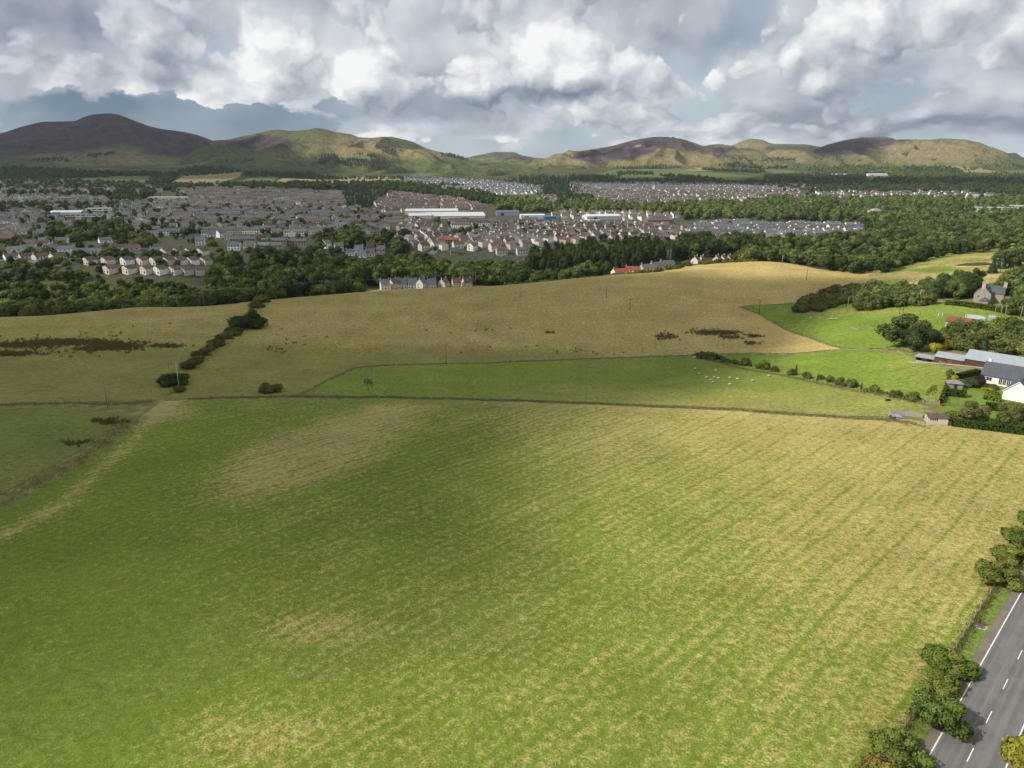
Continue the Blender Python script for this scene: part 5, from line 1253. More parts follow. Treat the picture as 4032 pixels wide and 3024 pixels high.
barn('brick_shed', 'low building with red tiled roof by the substation', R0, 13.5, 8.5, 3.2, 4.9, wall_mat('buff_block', (0.46, 0.39, 0.32)), M_REDT, [])

def shed():
    a, b = P(3651, 1669), P(3731, 1675); e = (b - a) / np.linalg.norm(b - a); n = np.array([-e[1], e[0]]); L = float(np.linalg.norm(b - a)); c = (a + b) / 2 + n * 1.6
    t = thing('garden_shed', 'small bleached timber shed with rusty roof at the meadow fence', 'shed', (c[0], c[1], float(hgt(*c))), math.atan2(e[1], e[0]))
    m = MB(); m.box(-L / 2, L / 2, -1.6, 1.6, -0.3, 2.05); link('wall', m.mesh('wall', [M_SHEDW]), (), t)
    m = MB(); m.slab([(-L / 2 - 0.25, -1.85, 1.98), (L / 2 + 0.25, -1.85, 1.98), (L / 2 + 0.25, 0.3, 2.75), (-L / 2 - 0.25, 0.3, 2.75)], (0, -0.35, 1), 0.06); m.slab([(-L / 2 - 0.25, 0.3, 2.75), (L / 2 + 0.25, 0.3, 2.75), (L / 2 + 0.25, 1.85, 2.05), (-L / 2 - 0.25, 1.85, 2.05)], (0, 0.4, 1), 0.06); link('roof', m.mesh('roof', [M_RUSTY]), (), t)
    for k in range(4):
        m = MB(); x = -L / 2 + 0.75 + k * 0.52; m.box(x - 0.18, x + 0.18, -1.63, -1.58, 1.15, 1.75); link('window', m.mesh('window', [M_DOOR]), (), t)
    m = MB(); m.box(-L / 2 - 0.03, -L / 2 + 0.02, -0.6, 0.4, 0, 1.85); link('door', m.mesh('door', [plain_mat('faded_green_door', (0.28, 0.36, 0.32))]), (), t)
shed()
def pen():
    pts = [P(3520, 1655), P(3497, 1632), P(3560, 1636), P(3632, 1646)]
    t = thing('board_fence', 'weathered grey board fence round the pen beside the timber shed', 'fence', (*pts[1], float(hgt(*pts[1]))))
    bm_ = MB(); bm_.box(-0.5, 0.5, -0.03, 0.03, -0.1, 1.5); PAN = bm_.mesh('panel', [M_BOARD]); o0 = np.array(pts[1])
    for a, b in zip(pts[:-1], pts[1:]):
        n = max(2, int(np.hypot(*(b - a)) / 1.04)); dz = math.atan2(b[1] - a[1], b[0] - a[0])
        for k in range(n):
            q = a + (b - a) * (k + 0.5) / n; o = link('panel', PAN, (), t, (q[0] - o0[0], q[1] - o0[1], float(hgt(*q) - hgt(*o0)) + random.gauss(0, 0.03)), dz); o.rotation_euler.x = random.gauss(0, 0.03); o.scale.x = np.hypot(*(b - a)) / n / 1.03
    q = P(3530, 1650); s = thing('lean_to', 'collapsed lean-to with pale sheet roof inside the board pen', 'shed', (*q, float(hgt(*q))), 0.1)
    m = MB(); m.slab([(-1.6, -0.8, 1.0), (1.3, -0.8, 0.55), (1.3, 1.2, 0.95), (-1.6, 1.2, 1.4)], (0, 0, 1), 0.05); link('roof', m.mesh('roof', [M_SHEET]), (), s)
    m = MB(); m.box(-1.5, -1.35, -0.7, 1.1, -0.1, 1.05); m.box(1.0, 1.15, -0.7, 1.1, -0.1, 0.6); m.box(-1.35, 1.0, 1.0, 1.08, -0.1, 0.8); link('wall', m.mesh('wall', [M_DARKW]), (), s)
pen()
def gazebo():
    q = P(3755, 1530); t = thing('gazebo', 'garden summerhouse with grey hipped felt roof behind a hedge', 'shed', (*q, float(hgt(*q))), RZ_E1 + 0.5)
    m = hip_roof(4.2, 3.6, 2.1, 3.0, 0.3); link('roof', m.mesh('roof', [plain_mat('grey_felt', (0.22, 0.20, 0.19), 0.95)]), (), t)
    m = MB(); m.box(-2.0, 2.0, -1.7, 1.7, -0.2, 2.095); link('wall', m.mesh('wall', [M_BOARD]), (), t)
    m = MB(); m.box(-0.5, 0.5, -1.74, -1.69, 0, 1.9); link('door', m.mesh('door', [M_DOOR]), (), t)
gazebo()

def stone_house():
    q = P(3868, 1192); z = float(hgt(*q)); t = thing('stone_house', 'tall grey stone house with four chimneys among the trees', 'house', (q[0], q[1], z), R(52))
    for (w, d, ea, ri, loc, rz) in ((13, 7.5, 5.6, 9.6, (0, 0, 0), 0), (8, 6.5, 5.4, 9.0, (2.5, -5, 0), math.pi / 2)):
        link('wall', walls(w, d, ea, ri).mesh('wall', [M_STONEW]), (), t, loc, rz); link('roof', roofs(w, d, ea, ri, 0.15).mesh('roof', [M_SLATE]), (), t, loc, rz)
    for x, y in ((-6.2, 0), (6.2, 0), (2.5, -8.6), (-1.5, 0.6)): chimney(t, x, y, 8.0, 11.0, M_POT, 0.9, 1.5, 3)
    m = hip_roof(5, 4, 2.6, 4.2, 0.2); link('roof', m.mesh('roof', [M_SLATE]), (), t, (-8.8, -1.5, 0)); m = MB(); m.box(-11.2, -6.5, -3.4, 0.4, -1, 2.595); link('wall', m.mesh('wall', [M_STONEW]), (), t)
    put_windows(t, 13, 7.5, [('f', -4.5, 3.4, 1.0, 1.6), ('f', -4.5, 0.8, 1.0, 1.6), ('f', -2.4, 3.4, 1.0, 1.6), ('l', 1.8, 3.5, 0.9, 1.5)])
stone_house()

# ------------------------------------------------------------------ vehicles
M_TYRE = plain_mat('tyre', (0.02, 0.02, 0.02), 0.9); CARP = {}
def car_paint(c):
    if c not in CARP: CARP[c] = plain_mat('car_paint', c, 0.3, 0.5, 0.02)
    return CARP[c]
mb_ = MB(); mb_.bar((0, -0.1, 0.32), (0, 0.1, 0.32), 0.32, n=10); WHEEL = mb_.mesh('wheel', [M_TYRE])
_cb = {}
def car(q, rz, c, label, van=False, group='parked cars'):
    z = float(hgt(*q)); t = thing('van' if van else 'car', label, 'van' if van else 'car', (q[0], q[1], z + 0.03), rz, group)
    if (c, van) not in _cb:
        def hull(prof, hw, tap):
            m = MB(); n = len(prof)
            L, Rr = [(x, -hw * (1 - tap * (zz > 1.0)), zz) for x, zz in prof], [(x, hw * (1 - tap * (zz > 1.0)), zz) for x, zz in prof]
            m.poly(L[::-1]); m.poly(Rr)
            for i in range(n): j = (i + 1) % n; m.poly([L[i], L[j], Rr[j], Rr[i]])
            return m
        body = hull([(-2.1, 0.3), (2.1, 0.3), (2.15, 0.65), (1.9, 0.85), (1.0, 0.95), (-1.95, 0.98), (-2.15, 0.7)], 0.88, 0) if not van else hull([(-2.4, 0.3), (2.4, 0.3), (2.4, 0.9), (1.7, 1.15), (1.1, 2.0), (-2.35, 2.05)], 0.95, 0.05)
        cab = hull([(-1.85, 0.98), (0.95, 0.96), (0.25, 1.45), (-1.35, 1.48)], 0.80, 0.15) if not van else hull([(1.05, 1.2), (1.68, 1.18), (1.14, 1.96), (1.0, 1.96)], 0.97, 0.03)
        _cb[(c, van)] = (body.mesh('body', [car_paint(c)]), cab.mesh('cabin_glass', [M_GLASS]))
    b, g_ = _cb[(c, van)]; link('body', b, (), t); link('cabin_glass', g_, (), t)
    if not van:
        r = MB(); r.box(-1.3, 0.2, -0.62, 0.62, 1.482, 1.52); link('roof', r.mesh('roof', [car_paint(c)]), (), t)
    for x in (-1.35, 1.35):
        for y in (-0.8, 0.8): link('wheel', WHEEL, (), t, (x, y, 0))
car(P(3812, 1200), R(20), (0.75, 0.75, 0.75), 'white car parked by the hedge below the stone house')

# ------------------------------------------------------------------ garden and paddock furniture
def hedge_box(label, poly_px, wid, hh, mat, dens=60, seed=0, cat='hedge'):
    """a clipped hedge: leaf faces over a block that follows a line"""
    pts = [P(*p) for p in poly_px]; r = np.random.default_rng(seed); V, F, Nn, T = [], [], [], []; c0 = pts[0]; z0 = float(hgt(*c0))
    core = MB()
    for a, b in zip(pts[:-1], pts[1:]):
        L = float(np.hypot(*(b - a))); e = (b - a) / L; n = np.array([-e[1], e[0]])
        N = int(L * (wid + 2 * hh) * dens / 3)
        k = r.uniform(0, wid + 2 * hh, N); u = r.uniform(0, L, N)
        for uu, kk in zip(u, k):
            if kk < hh: s, z, nr = -wid / 2, kk, (-n[0], -n[1], 0.2)
            elif kk < hh + wid: s, z, nr = kk - hh - wid / 2, hh, (0, 0, 1)
            else: s, z, nr = wid / 2, kk - hh - wid, (n[0], n[1], 0.2)
            q = a + e * uu + n * (s + r.normal() * 0.06); zc = hgt(float(q[0]), float(q[1])) - z0 + z + r.normal() * 0.06
            c = np.array([q[0] - c0[0], q[1] - c0[1], zc]); nn = np.array(nr) + 0.5 * r.normal(size=3); nn /= np.linalg.norm(nn); t1 = np.cross(nn, r.normal(size=3)); t1 /= np.linalg.norm(t1); t2 = np.cross(nn, t1); sz = r.uniform(0.09, 0.2)
            b0 = len(V); V += [c - t1 * sz, c - t2 * sz, c + t1 * sz, c + t2 * sz]; F.append((b0, b0 + 1, b0 + 2, b0 + 3)); Nn += [tuple(np.array(nr) * 0.8 + nn * 0.4)] * 4; T += [r.uniform(0.1, 0.9)] * 4
        b0 = len(V); zz = [float(hgt(*a)) - z0, float(hgt(*b)) - z0]; w2 = wid / 2 - 0.1
        ring = []
        for q, z in ((a, zz[0]), (b, zz[1])):
            for s, hz in ((-w2, -0.3), (w2, -0.3), (w2, hh - 0.1), (-w2, hh - 0.1)): ring.append(np.array([q[0] + n[0] * s - c0[0], q[1] + n[1] * s - c0[1], z + hz]))
        V += ring; T += [0.4] * 8; Nn += [(n[0] * (-1 if i % 4 in (0, 3) else 1) * 0.6, n[1] * (-1 if i % 4 in (0, 3) else 1) * 0.6, 0.7) for i in range(8)]
        for f in ((0, 1, 2, 3), (7, 6, 5, 4), (3, 2, 6, 7), (1, 5, 6, 2), (0, 3, 7, 4)): F.append(tuple(b0 + i for i in f))
    me = bpy.data.meshes.new('hedge'); me.from_pydata([tuple(v) for v in V], [], F); me.polygons.foreach_set('use_smooth', np.ones(len(F), bool)); add_attr(me, 'tint', T); me.materials.append(mat); me.update(); me.normals_split_custom_set_from_vertices([tuple(Vector(x).normalized()) for x in Nn])
    tag(link('hedge', me, (), None, (c0[0], c0[1], z0)), label, cat)
hedge_box('long clipped green hedge at the corner of the mown meadow', [(3748, 1676), (3850, 1688), (3950, 1700), (4080, 1716)], 2.2, 1.9, M_HEDGE, 60, 1)
hedge_box('square clipped hedge in front of the summerhouse', [(3725, 1556), (3802, 1564)], 2.6, 2.0, M_HEDGE, 60, 2)
hedge_box('bright lime green garden hedge beside the gable', [(3872, 1570), (3940, 1582)], 1.8, 1.5, M_LIME, 60, 3)
hedge_box('tall dull hedge below the bungalow gable', [(3880, 1612), (4090, 1632)], 1.6, 2.2, M_HEDGE, 50, 4)
hedge_box('dark hedge strip between the barn yard and the garden', [(3772, 1492), (3850, 1474)], 2.0, 1.8, leaf_mat('yew_leaves', [(0.05, 0.065, 0.022), (0.06, 0.08, 0.025)]), 50, 5)
hedge_box('narrow hedge at the edge of the bright paddock', [(3703, 1590), (3728, 1520), (3742, 1480)], 1.0, 1.5, M_SCRUB, 50, 6)
hedge_box('hedge along the drive below the stone house', [(3725, 1200), (3800, 1207), (3900, 1222), (3990, 1242)], 2.2, 2.6, M_SCRUB, 30, 7)
GT = [('birch_tree', 'birch', (3830, 1664), 6.8, 7.6, 'weeping birch behind the long clipped hedge', 'tree', TRUNK_PALE), ('birch_tree', 'birch', (3985, 1672), 7.0, 8.2, 'second weeping birch nearer the right edge', 'tree', TRUNK_PALE), ('garden_bush', 'round', (3822, 1520), 3.4, 4.6, 'round dark clipped bush in the garden', 'bush', STEM), ('garden_bush', 'copper', (3850, 1520), 3.8, 3.8, 'purple leaved shrub at the bungalow window', 'bush', STEM),
      ('garden_bush', 'gold', (3757, 1504), 3.2, 2.2, 'yellow upright shrub in the garden border', 'bush', STEM), ('garden_bush', 'haw', (3745, 1485), 3.6, 2.6, 'olive shrub in the garden corner', 'bush', STEM), ('garden_bush', 'gold', (3885, 1536), 1.1, 3.4, 'low yellow green bush before the bungalow', 'bush', STEM), ('garden_bush', 'haw', (3905, 1553), 1.6, 3.0, 'low brown shrub by the lime hedge', 'bush', STEM), ('garden_bush', 'russet', (3915, 1530), 1.5, 3.0, 'rockery shrub below the long window', 'bush', STEM), ('garden_bush', 'bush', (3780, 1513), 1.6, 2.6, 'low green border shrub', 'bush', STEM),
      ('garden_bush', 'bush', (3735, 1648), 2.6, 4.0, 'dark shrub beside the timber shed', 'bush', STEM), ('garden_bush', 'bush', (3770, 1655), 2.2, 4.0, 'green shrub between the shed and the birch', 'bush', STEM),
      ('farm_tree', 'big', (3552, 1366), 14.5, 17.5, 'big rounded olive tree at the paddock corner', 'tree', None), ('farm_tree', 'bigdark', (3618, 1382), 11.5, 13.0, 'dark green spreading tree beside the big rounded tree', 'tree', None), ('garden_bush', 'gold', (3680, 1392), 5.6, 4.2, 'bright yellow shrub before the farm wood', 'bush', STEM), ('garden_bush', 'gold', (3724, 1380), 5.4, 3.4, 'smaller yellow shrub in the farm wood', 'bush', STEM), ('conifer_tree', 'coni', (3870, 1405), 9.0, 6.0, 'yellow green conifer above the barn roof', 'tree', None)]
for (nm, kd, bp, h, w, lab, cat, tr) in GT:
    q = P(*bp); tree(nm, kd, q[0], q[1], h, w, lab, cat, None, tr)

def gate(a, b, label, mat=M_STEEL, H=1.2):
    a, b = np.array(a), np.array(b); L = float(np.hypot(*(b - a))); t = thing('field_gate', label, 'gate', (a[0], a[1], float(hgt(*a))), math.atan2(b[1] - a[1], b[0] - a[0]))
    for k in range(5): m = MB(); z = 0.15 + k * (H - 0.2) / 4; m.bar((0, 0, z), (L, 0, z), 0.035, n=6); link('rail', m.mesh('rail', [mat]), (), t)
    for x in (0, L / 2, L): m = MB(); m.bar((x, 0.0, 0.05), (x, 0.0, H + 0.05), 0.04, n=6); link('stile', m.mesh('stile', [mat]), (), t)
    for x in (-0.15, L + 0.15): m = MB(); m.box(x - 0.1, x + 0.1, -0.1, 0.1, -0.2, H + 0.25); link('gatepost', m.mesh('gatepost', [M_WOOD]), (), t)
gate(P(3655, 1588), P(3695, 1594), 'steel field gate at the end of the sapling row'); gate(P(3700, 1595), P(3775, 1600), 'dark post and rail fence beside the steel gate', M_DARKW, 1.1)
gate(P(3478, 1372), P(3500, 1385), 'steel gate where the two bright paddocks meet'); gate(P(3395, 1379), P(3420, 1378), 'small gate in the fence between the bright paddocks')
gate(P(3532, 1390), P(3620, 1413), 'pale timber rail fence leading to the barns', M_PALEW); gate(P(3700, 1434), P(3717, 1438), 'steel gate leaning on the barn wall'); gate(P(3775, 1458), P(3800, 1465), 'steel sheep hurdle in the barn yard'); gate(P(3348, 1295), P(3380, 1299), 'pale hurdle standing in the upper paddock', M_PALEW, 1.0)
gate(P(540, 1588), P(585, 1586), 'grey rail beside the muddy field gateway', M_WOOD); gate(P(3530, 1655), P(3640, 1668), 'low rail fence in front of the pen', M_PALEW, 0.8)
def trough(q, rz, label, c=(0.35, 0.37, 0.38), L=2.0):
    t = thing('trough', label, 'trough', (*q, float(hgt(*q))), rz); M = plain_mat('trough_metal', c, 0.6)
    m = MB(); m.box(-L / 2, L / 2, -0.35, -0.3, 0.05, 0.55); m.box(-L / 2, L / 2, 0.3, 0.35, 0.05, 0.55); m.box(-L / 2, -L / 2 + 0.05, -0.3, 0.3, 0.05, 0.55); m.box(L / 2 - 0.05, L / 2, -0.3, 0.3, 0.05, 0.55); m.box(-L / 2 + 0.05, L / 2 - 0.05, -0.3, 0.3, 0.05, 0.12); link('tub', m.mesh('tub', [M]), (), t)
    for x in (-L / 2 + 0.2, L / 2 - 0.2): m = MB(); m.box(x - 0.08, x + 0.08, -0.3, 0.3, -0.1, 0.05); link('foot', m.mesh('foot', [M]), (), t)
trough(P(3310, 1364), -0.15, 'long grey feed trough in the upper paddock', L=2.6); trough(P(3709, 1599), 0.3, 'red tub by the gate', (0.5, 0.03, 0.02), 0.9); trough(P(3496, 1579), 0.2, 'dark low trough in the sheep paddock', (0.04, 0.04, 0.05), 1.6)

def substation():
    base = P(3930, 1290)
    for i, (px, py, s, c, lab) in enumerate([(3868, 1268, 1.2, (0.5, 0.53, 0.55), 'grey transformer nearest the red roofed building'), (3905, 1262, 1.4, (0.45, 0.48, 0.5), 'grey transformer with bushings below the substation poles'), (3960, 1285, 1.5, (0.55, 0.1, 0.07), 'red painted cabinet in the substation'), (4000, 1290, 1.3, (0.5, 0.53, 0.55), 'grey transformer near the right edge')]):
        q = P(px, py); t = thing('transformer', lab, 'transformer', (*q, float(hgt(*q))), RZ_E1, 'substation equipment')
        m = MB(); m.box(-s, s, -s * 0.6, s * 0.6, -0.2, 2.2); link('tank', m.mesh('tank', [plain_mat('painted_steel', c, 0.5)]), (), t)
        for k in range(3): m = MB(); m.bar(((k - 1) * s * 0.6, 0, 2.2), ((k - 1) * s * 0.6, 0, 3.3), 0.14, 0.08, 7); link('bushing', m.mesh('bushing', [M_PALEW]), (), t)
        for k in range(5): m = MB(); x = -s * 0.8 + k * s * 0.4; m.box(x - 0.04, x + 0.04, -s * 0.6 - 0.35, -s * 0.6 - 0.002, 0.2, 1.9); link('cooling_fin', m.mesh('cooling_fin', [plain_mat('fin_steel', c, 0.5)]), (), t)
    pts = [P(3800, 1255), P(3870, 1262)]
    t = thing('palisade_fence', 'pale steel palisade fence behind the red roofed building', 'fence', (0, 0, 0)); a, b = pts; n = 16
    m = MB(); m.box(-0.42, 0.42, -0.03, 0.03, 0, 2.2); pm = m.mesh('panel', [plain_mat('pale_green_steel', (0.38, 0.43, 0.41), 0.6)])
    for k in range(n):
        q = a + (b - a) * (k + 0.5) / n; link('panel', pm, (), t, (*q, float(hgt(*q))), math.atan2(b[1] - a[1], b[0] - a[0]))
substation()
# bare soil on the mound
field('bare_soil', [P(*p) for p in [(3755, 1047), (3810, 1038), (3880, 1035), (3912, 1043), (3850, 1047)]], plain_mat('dark_soil', (0.085, 0.058, 0.045), 1.0, 0.05, 0.3, 0.3), 4.0, None, 0.5, False)

# ------------------------------------------------------------------ the town
WALL = {'cream': (0.66, 0.605, 0.51), 'grey harled': (0.46, 0.43, 0.385), 'white': (0.80, 0.79, 0.765), 'beige': (0.57, 0.525, 0.455), 'pinkish': (0.46, 0.37, 0.31), 'stone': (0.31, 0.26, 0.19), 'brown brick': (0.16, 0.085, 0.06)}
ROOF = {'grey brown': (0.112, 0.098, 0.088), 'slate': (0.105, 0.116, 0.138), 'dark brown': (0.088, 0.068, 0.060), 'red': (0.27, 0.085, 0.055), 'orange': (0.42, 0.13, 0.06), 'grey': (0.125, 0.12, 0.117), 'russet': (0.145, 0.085, 0.07)}
TYPE = {  # length, depth, eave, ridge, windows
    'semi': (11.5, 7.5, 5.0, 7.7), 'det': (9.0, 8.0, 5.0, 8.0), 'bung': (12.0, 8.5, 2.6, 5.3), 'terr': (26.0, 7.5, 5.0, 7.3), 'split': (9.5, 9.5, 5.0, 7.2), 'tall': (8.4, 8.0, 5.6, 9.6), 'cott': (9.0, 6.5, 3.4, 6.6)}
HOUSES = []
def house(x, y, rz, typ, wc, rc, where, label=None, sc=1.0, front=None):
    HOUSES.append(dict(x=float(x), y=float(y), rz=rz, typ=typ, wc=wc, rc=rc, where=where, label=label, sc=sc, key=label is not None))
def cluster(poly, rot, row, gap, types, wcs, rcs, where, keep=1.0, jit=1.2, seed=0, wave=0.0):
    r = np.random.default_rng(seed); pl = [C(*p) for p in poly]; A = np.array(pl); c = A.mean(0); e = np.array([math.cos(R(rot)), math.sin(R(rot))]); n = np.array([-e[1], e[0]])
    uu = (A - c) @ e; vv = (A - c) @ n; v = vv.min() + r.uniform(0, row)
    while v < vv.max():
        u = uu.min() + r.uniform(0, 12); typ = types[r.integers(len(types))]; rc = rcs[r.integers(len(rcs))]
        while u < uu.max():
            if r.uniform() < 0.25: typ = types[r.integers(len(types))]
            if r.uniform() < 0.35: rc = rcs[r.integers(len(rcs))]
            w = TYPE[typ][0]; off = wave * math.sin(u / 70 + v / 50)
            q = c + e * (u + w / 2) + n * (v + off) + r.normal(size=2) * jit * 0.5
            if inside(pl, q[0], q[1]) and r.uniform() < keep:
                house(q[0], q[1], R(rot) + (r.normal() * 0.06) + (math.pi / 2 if r.uniform() < 0.30 and typ != 'terr' else 0) + wave * 0.01 * math.cos(u / 70), typ, wcs[r.integers(len(wcs))], rc, where)
            u += w + gap * r.uniform(0.5, 1.6)
        v += row * r.uniform(0.85, 1.25)

# named houses near the fields -------------------------------------------------
ORD = ['first', 'second', 'third', 'fourth', 'fifth', 'sixth', 'seventh', 'eighth', 'ninth', 'tenth']
for row, (lst, py, nm) in enumerate([([437, 512, 582, 635, 692, 735, 780], 1076, 'lowest'), ([357, 428, 503, 567, 618, 668, 713, 760, 812], 1040, 'middle'), ([657, 707, 753, 800], 1003, 'upper')]):
    for i, px in enumerate(lst):
        q = P(px, py + (0 if row else (i - 3) * 1.0)); house(q[0], q[1], R(58) + random.gauss(0, 0.04), 'split', 'white' if (row, i) in ((0, 3), (1, 2), (1, 7)) else 'cream', 'dark brown', 'hill', '%s split level house in the %s row of its slope, %s from the left' % ('white' if (row, i) in ((0, 3), (1, 2), (1, 7)) else 'cream', nm, ORD[i]), 0.88)
for i, (px, py, wc, rc) in enumerate([(48, 1020, 'white', 'dark brown'), (108, 1020, 'beige', 'dark brown'), (160, 1020, 'beige', 'dark brown'), (228, 1018, 'white', 'dark brown'), (60, 992, 'white', 'grey'), (112, 985, 'white', 'slate'), (150, 995, 'beige', 'grey brown'), (200, 985, 'white', 'slate'), (262, 990, 'white', 'slate'), (320, 1000, 'white', 'grey'), (365, 1000, 'white', 'slate'), (425, 982, 'beige', 'dark brown'), (470, 985, 'white', 'dark brown'), (525, 985, 'pinkish', 'dark brown'), (120, 965, 'beige', 'dark brown'), (170, 968, 'white', 'dark brown'), (235, 968, 'pinkish', 'dark brown'), (245, 955, 'white', 'grey'), (320, 937, 'beige', 'slate'), (415, 955, 'white', 'slate'), (430, 930, 'beige', 'slate'), (500, 935, 'cream', 'slate'), (310, 895, 'white', 'slate'), (330, 905, 'white', 'grey'), (180, 955, 'white', 'slate')]):
    q = P(px, py); house(q[0], q[1], R(random.choice([35, 48, 60])) if i < 4 else R(random.choice([12, 20, 40])), 'bung', wc, rc, 'left', '%s bungalow with %s roof on the left, %s' % (wc, rc, ['nearest the turning', 'two doors from the turning', 'beside a brick drive', 'by a parked blue car'][i] if i < 4 else 'set back from the lane') if i < 4 else None)
for i, (px, Y, rc, rz, wc) in enumerate([(1516, 598, 'slate', 20, 'cream'), (1550, 606, 'russet', 60, 'cream'), (1584, 612, 'slate', 12, 'cream'), (1624, 612, 'slate', 8, 'cream'), (1662, 610, 'slate', 62, 'cream'), (1700, 613, 'slate', 12, 'cream'), (1748, 616, 'russet', 62, 'cream'), (1798, 620, 'russet', 15, 'cream'), (1838, 626, 'russet', 30, 'cream')]):
    q = C(px, Y); house(q[0], q[1], R(rz), 'tall', wc, rc, 'crest', 'cream house with %s roof peeping over the crest, %s from the left' % (rc, ORD[i]), 0.86)
for i, (px, Y, rz, wc, rc, ty, lab) in enumerate([(2440, 600, 20, 'white', 'red', 'bung', 'white bungalow with bright red roof just over the crest'), (2492, 604, -10, 'white', 'red', 'bung', 'second white bungalow with red roof joined to the first'), (2550, 612, 15, 'beige', 'grey', 'bung', 'grey roofed bungalow right of the red roofs'), (2588, 622, 15, 'beige', 'grey', 'bung', 'second grey roofed bungalow right of the red roofs'), (2625, 640, 10, 'beige', 'grey', 'bung', 'low grey roof half hidden by scrub'),
                                               (2738, 668, 62, 'white', 'red', 'cott', 'white gabled house with red roof, first of five on the bank'), (2762, 678, 62, 'white', 'red', 'cott', 'white gabled house with red roof, second of five on the bank'), (2822, 684, 62, 'white', 'red', 'cott', 'white gabled house with red roof, third of five on the bank'), (2845, 690, 62, 'white', 'red', 'cott', 'white gabled house with red roof, fourth of five on the bank'), (2869, 694, 62, 'white', 'red', 'cott', 'white gabled house with red roof, last of five on the bank'),
                                               (1925, 742, 30, 'brown brick', 'dark brown', 'bung', 'dark brick bungalow left of the orange roof'), (1952, 732, 60, 'brown brick', 'russet', 'bung', 'brown brick bungalow beside the orange roof'), (1982, 722, 15, 'brown brick', 'orange', 'bung', 'brick bungalow with bright orange tiled roof'), (2022, 722, 15, 'brown brick', 'russet', 'bung', 'long brick bungalow right of the orange roof'), (2055, 738, 40, 'brown brick', 'dark brown', 'bung', 'brown roofed bungalow at the wood edge'), (2078, 748, 40, 'brown brick', 'dark brown', 'bung', 'last brown roofed bungalow before the conifers'),
                                               (1975, 790, 12, 'cream', 'grey brown', 'semi', 'pale semi detached house above the orange roof'), (2055, 790, 12, 'cream', 'grey', 'semi', 'pale semi with solar panels above the brown roofs')]):
    q = C(px, Y); house(q[0], q[1], R(rz), ty, wc, rc, 'bank', lab)
for (px, py, wc, rc, ty, rz, lab) in [(1414, 990, 'white', 'slate', 'cott', 8, 'white cottage with gabled dormers at the wood edge'), (1460, 988, 'stone', 'dark brown', 'tall', 8, 'tawny stone house with chimneys beside the white cottage'), (1380, 1006, 'white', 'slate', 'cott', 8, 'white cottage below the dormered one'), (1425, 1012, 'white', 'slate', 'cott', 8, 'small white house among the trees'), (1460, 1008, 'beige', 'slate', 'cott', 8, 'house with a wide box dormer at the wood edge'), (1500, 992, 'pinkish', 'grey', 'cott', 8, 'low sandy house right of the stone one'), (1630, 975, 'stone', 'grey', 'det', 55, 'stone gabled house at the foot of the main street'),
                                      (1650, 962, 'pinkish', 'dark brown', 'det', 55, 'red rendered house on the main street'), (1685, 945, 'cream', 'slate', 'det', 55, 'pale blue and cream house on the main street'), (1735, 970, 'white', 'red', 'det', 40, 'white gable of the red roofed hall'), (1765, 962, 'stone', 'red', 'terr', 12, 'long hall with red tiled roof'), (1790, 1000, 'stone', 'slate', 'cott', 10, 'dark house with steep dormers by the street'), (1860, 985, 'white', 'grey', 'det', 60, 'pale gabled house right of the red roofed hall'), (620, 995, 'white', 'slate', 'bung', 10, None), (790, 965, 'white', 'slate', 'det', 15, 'white house with blue solar roof above the split level rows'),
                                      (925, 985, 'white', 'slate', 'semi', 5, 'row house with white box dormers'), (985, 985, 'beige', 'slate', 'semi', 5, None), (1040, 985, 'stone', 'slate', 'semi', 5, None), (1090, 985, 'stone', 'slate', 'semi', 5, None), (1000, 920, 'cream', 'slate', 'terr', 3, 'cream block with blue solar panels'), (1090, 925, 'cream', 'slate', 'semi', 3, None), (1165, 928, 'cream', 'slate', 'terr', 3, 'second cream block with blue solar panels'), (1235, 930, 'cream', 'slate', 'semi', 3, None), (960, 960, 'stone', 'slate', 'terr', 3, None), (1080, 965, 'stone', 'slate', 'terr', 3, None), (1160, 968, 'stone', 'slate', 'terr', 3, None), (870, 935, 'white', 'grey', 'det', 60, None), (835, 940, 'white', 'grey', 'det', 20, None), (900, 945, 'beige', 'grey', 'det', 20, None), (1285, 975, 'white', 'grey', 'det', 60, None), (1335, 985, 'beige', 'grey', 'det', 20, None)]:
    q = P(px, py); house(q[0], q[1], R(rz), ty, wc, rc, 'edge', lab)

# streets of houses ------------------------------------------------------------
GB, PAL = ['grey brown', 'grey brown', 'dark brown', 'grey'], ['beige', 'grey harled', 'cream', 'beige', 'cream']
cluster([(1720, 800), (2080, 815), (2480, 850), (2680, 880), (2650, 1130), (2000, 1130), (1900, 960)], 26, 19, 4.0, ['semi', 'semi', 'det', 'semi'], PAL + ['white', 'pinkish'], GB + GB + ['russet'], 'the close middle town rows', 0.93, 1.0, 1, 8)
cluster([(1560, 820), (1720, 800), (1790, 1000), (1640, 1120), (1560, 1050)], 40, 20, 4.0, ['semi', 'det'], PAL + ['stone', 'white'], GB, 'the rows beside the main street', 0.9, 1.0, 15)
cluster([(1760, 1010), (2120, 1150), (2100, 1190), (1760, 1120)], 8, 17, 3.0, ['terr', 'semi'], ['white', 'white', 'beige'], ['dark brown', 'grey brown'], 'the rows below the factory', 0.95, 0.6, 2)
cluster([(2710, 900), (3130, 915), (3400, 985), (3380, 1130), (2880, 1200), (2690, 1150)], 10, 21, 4.0, ['terr', 'semi', 'terr'], ['white', 'beige', 'cream', 'grey harled'], ['grey', 'grey brown', 'grey', 'slate'], 'the pale right hand rows', 0.95, 0.8, 3, 5)
cluster([(2160, 1250), (2640, 1240), (2680, 1400), (2200, 1420)], 14, 24, 5.0, ['semi', 'det'], ['white', 'cream', 'beige'], GB, 'the rows behind the shed', 0.9, 1.0, 4)
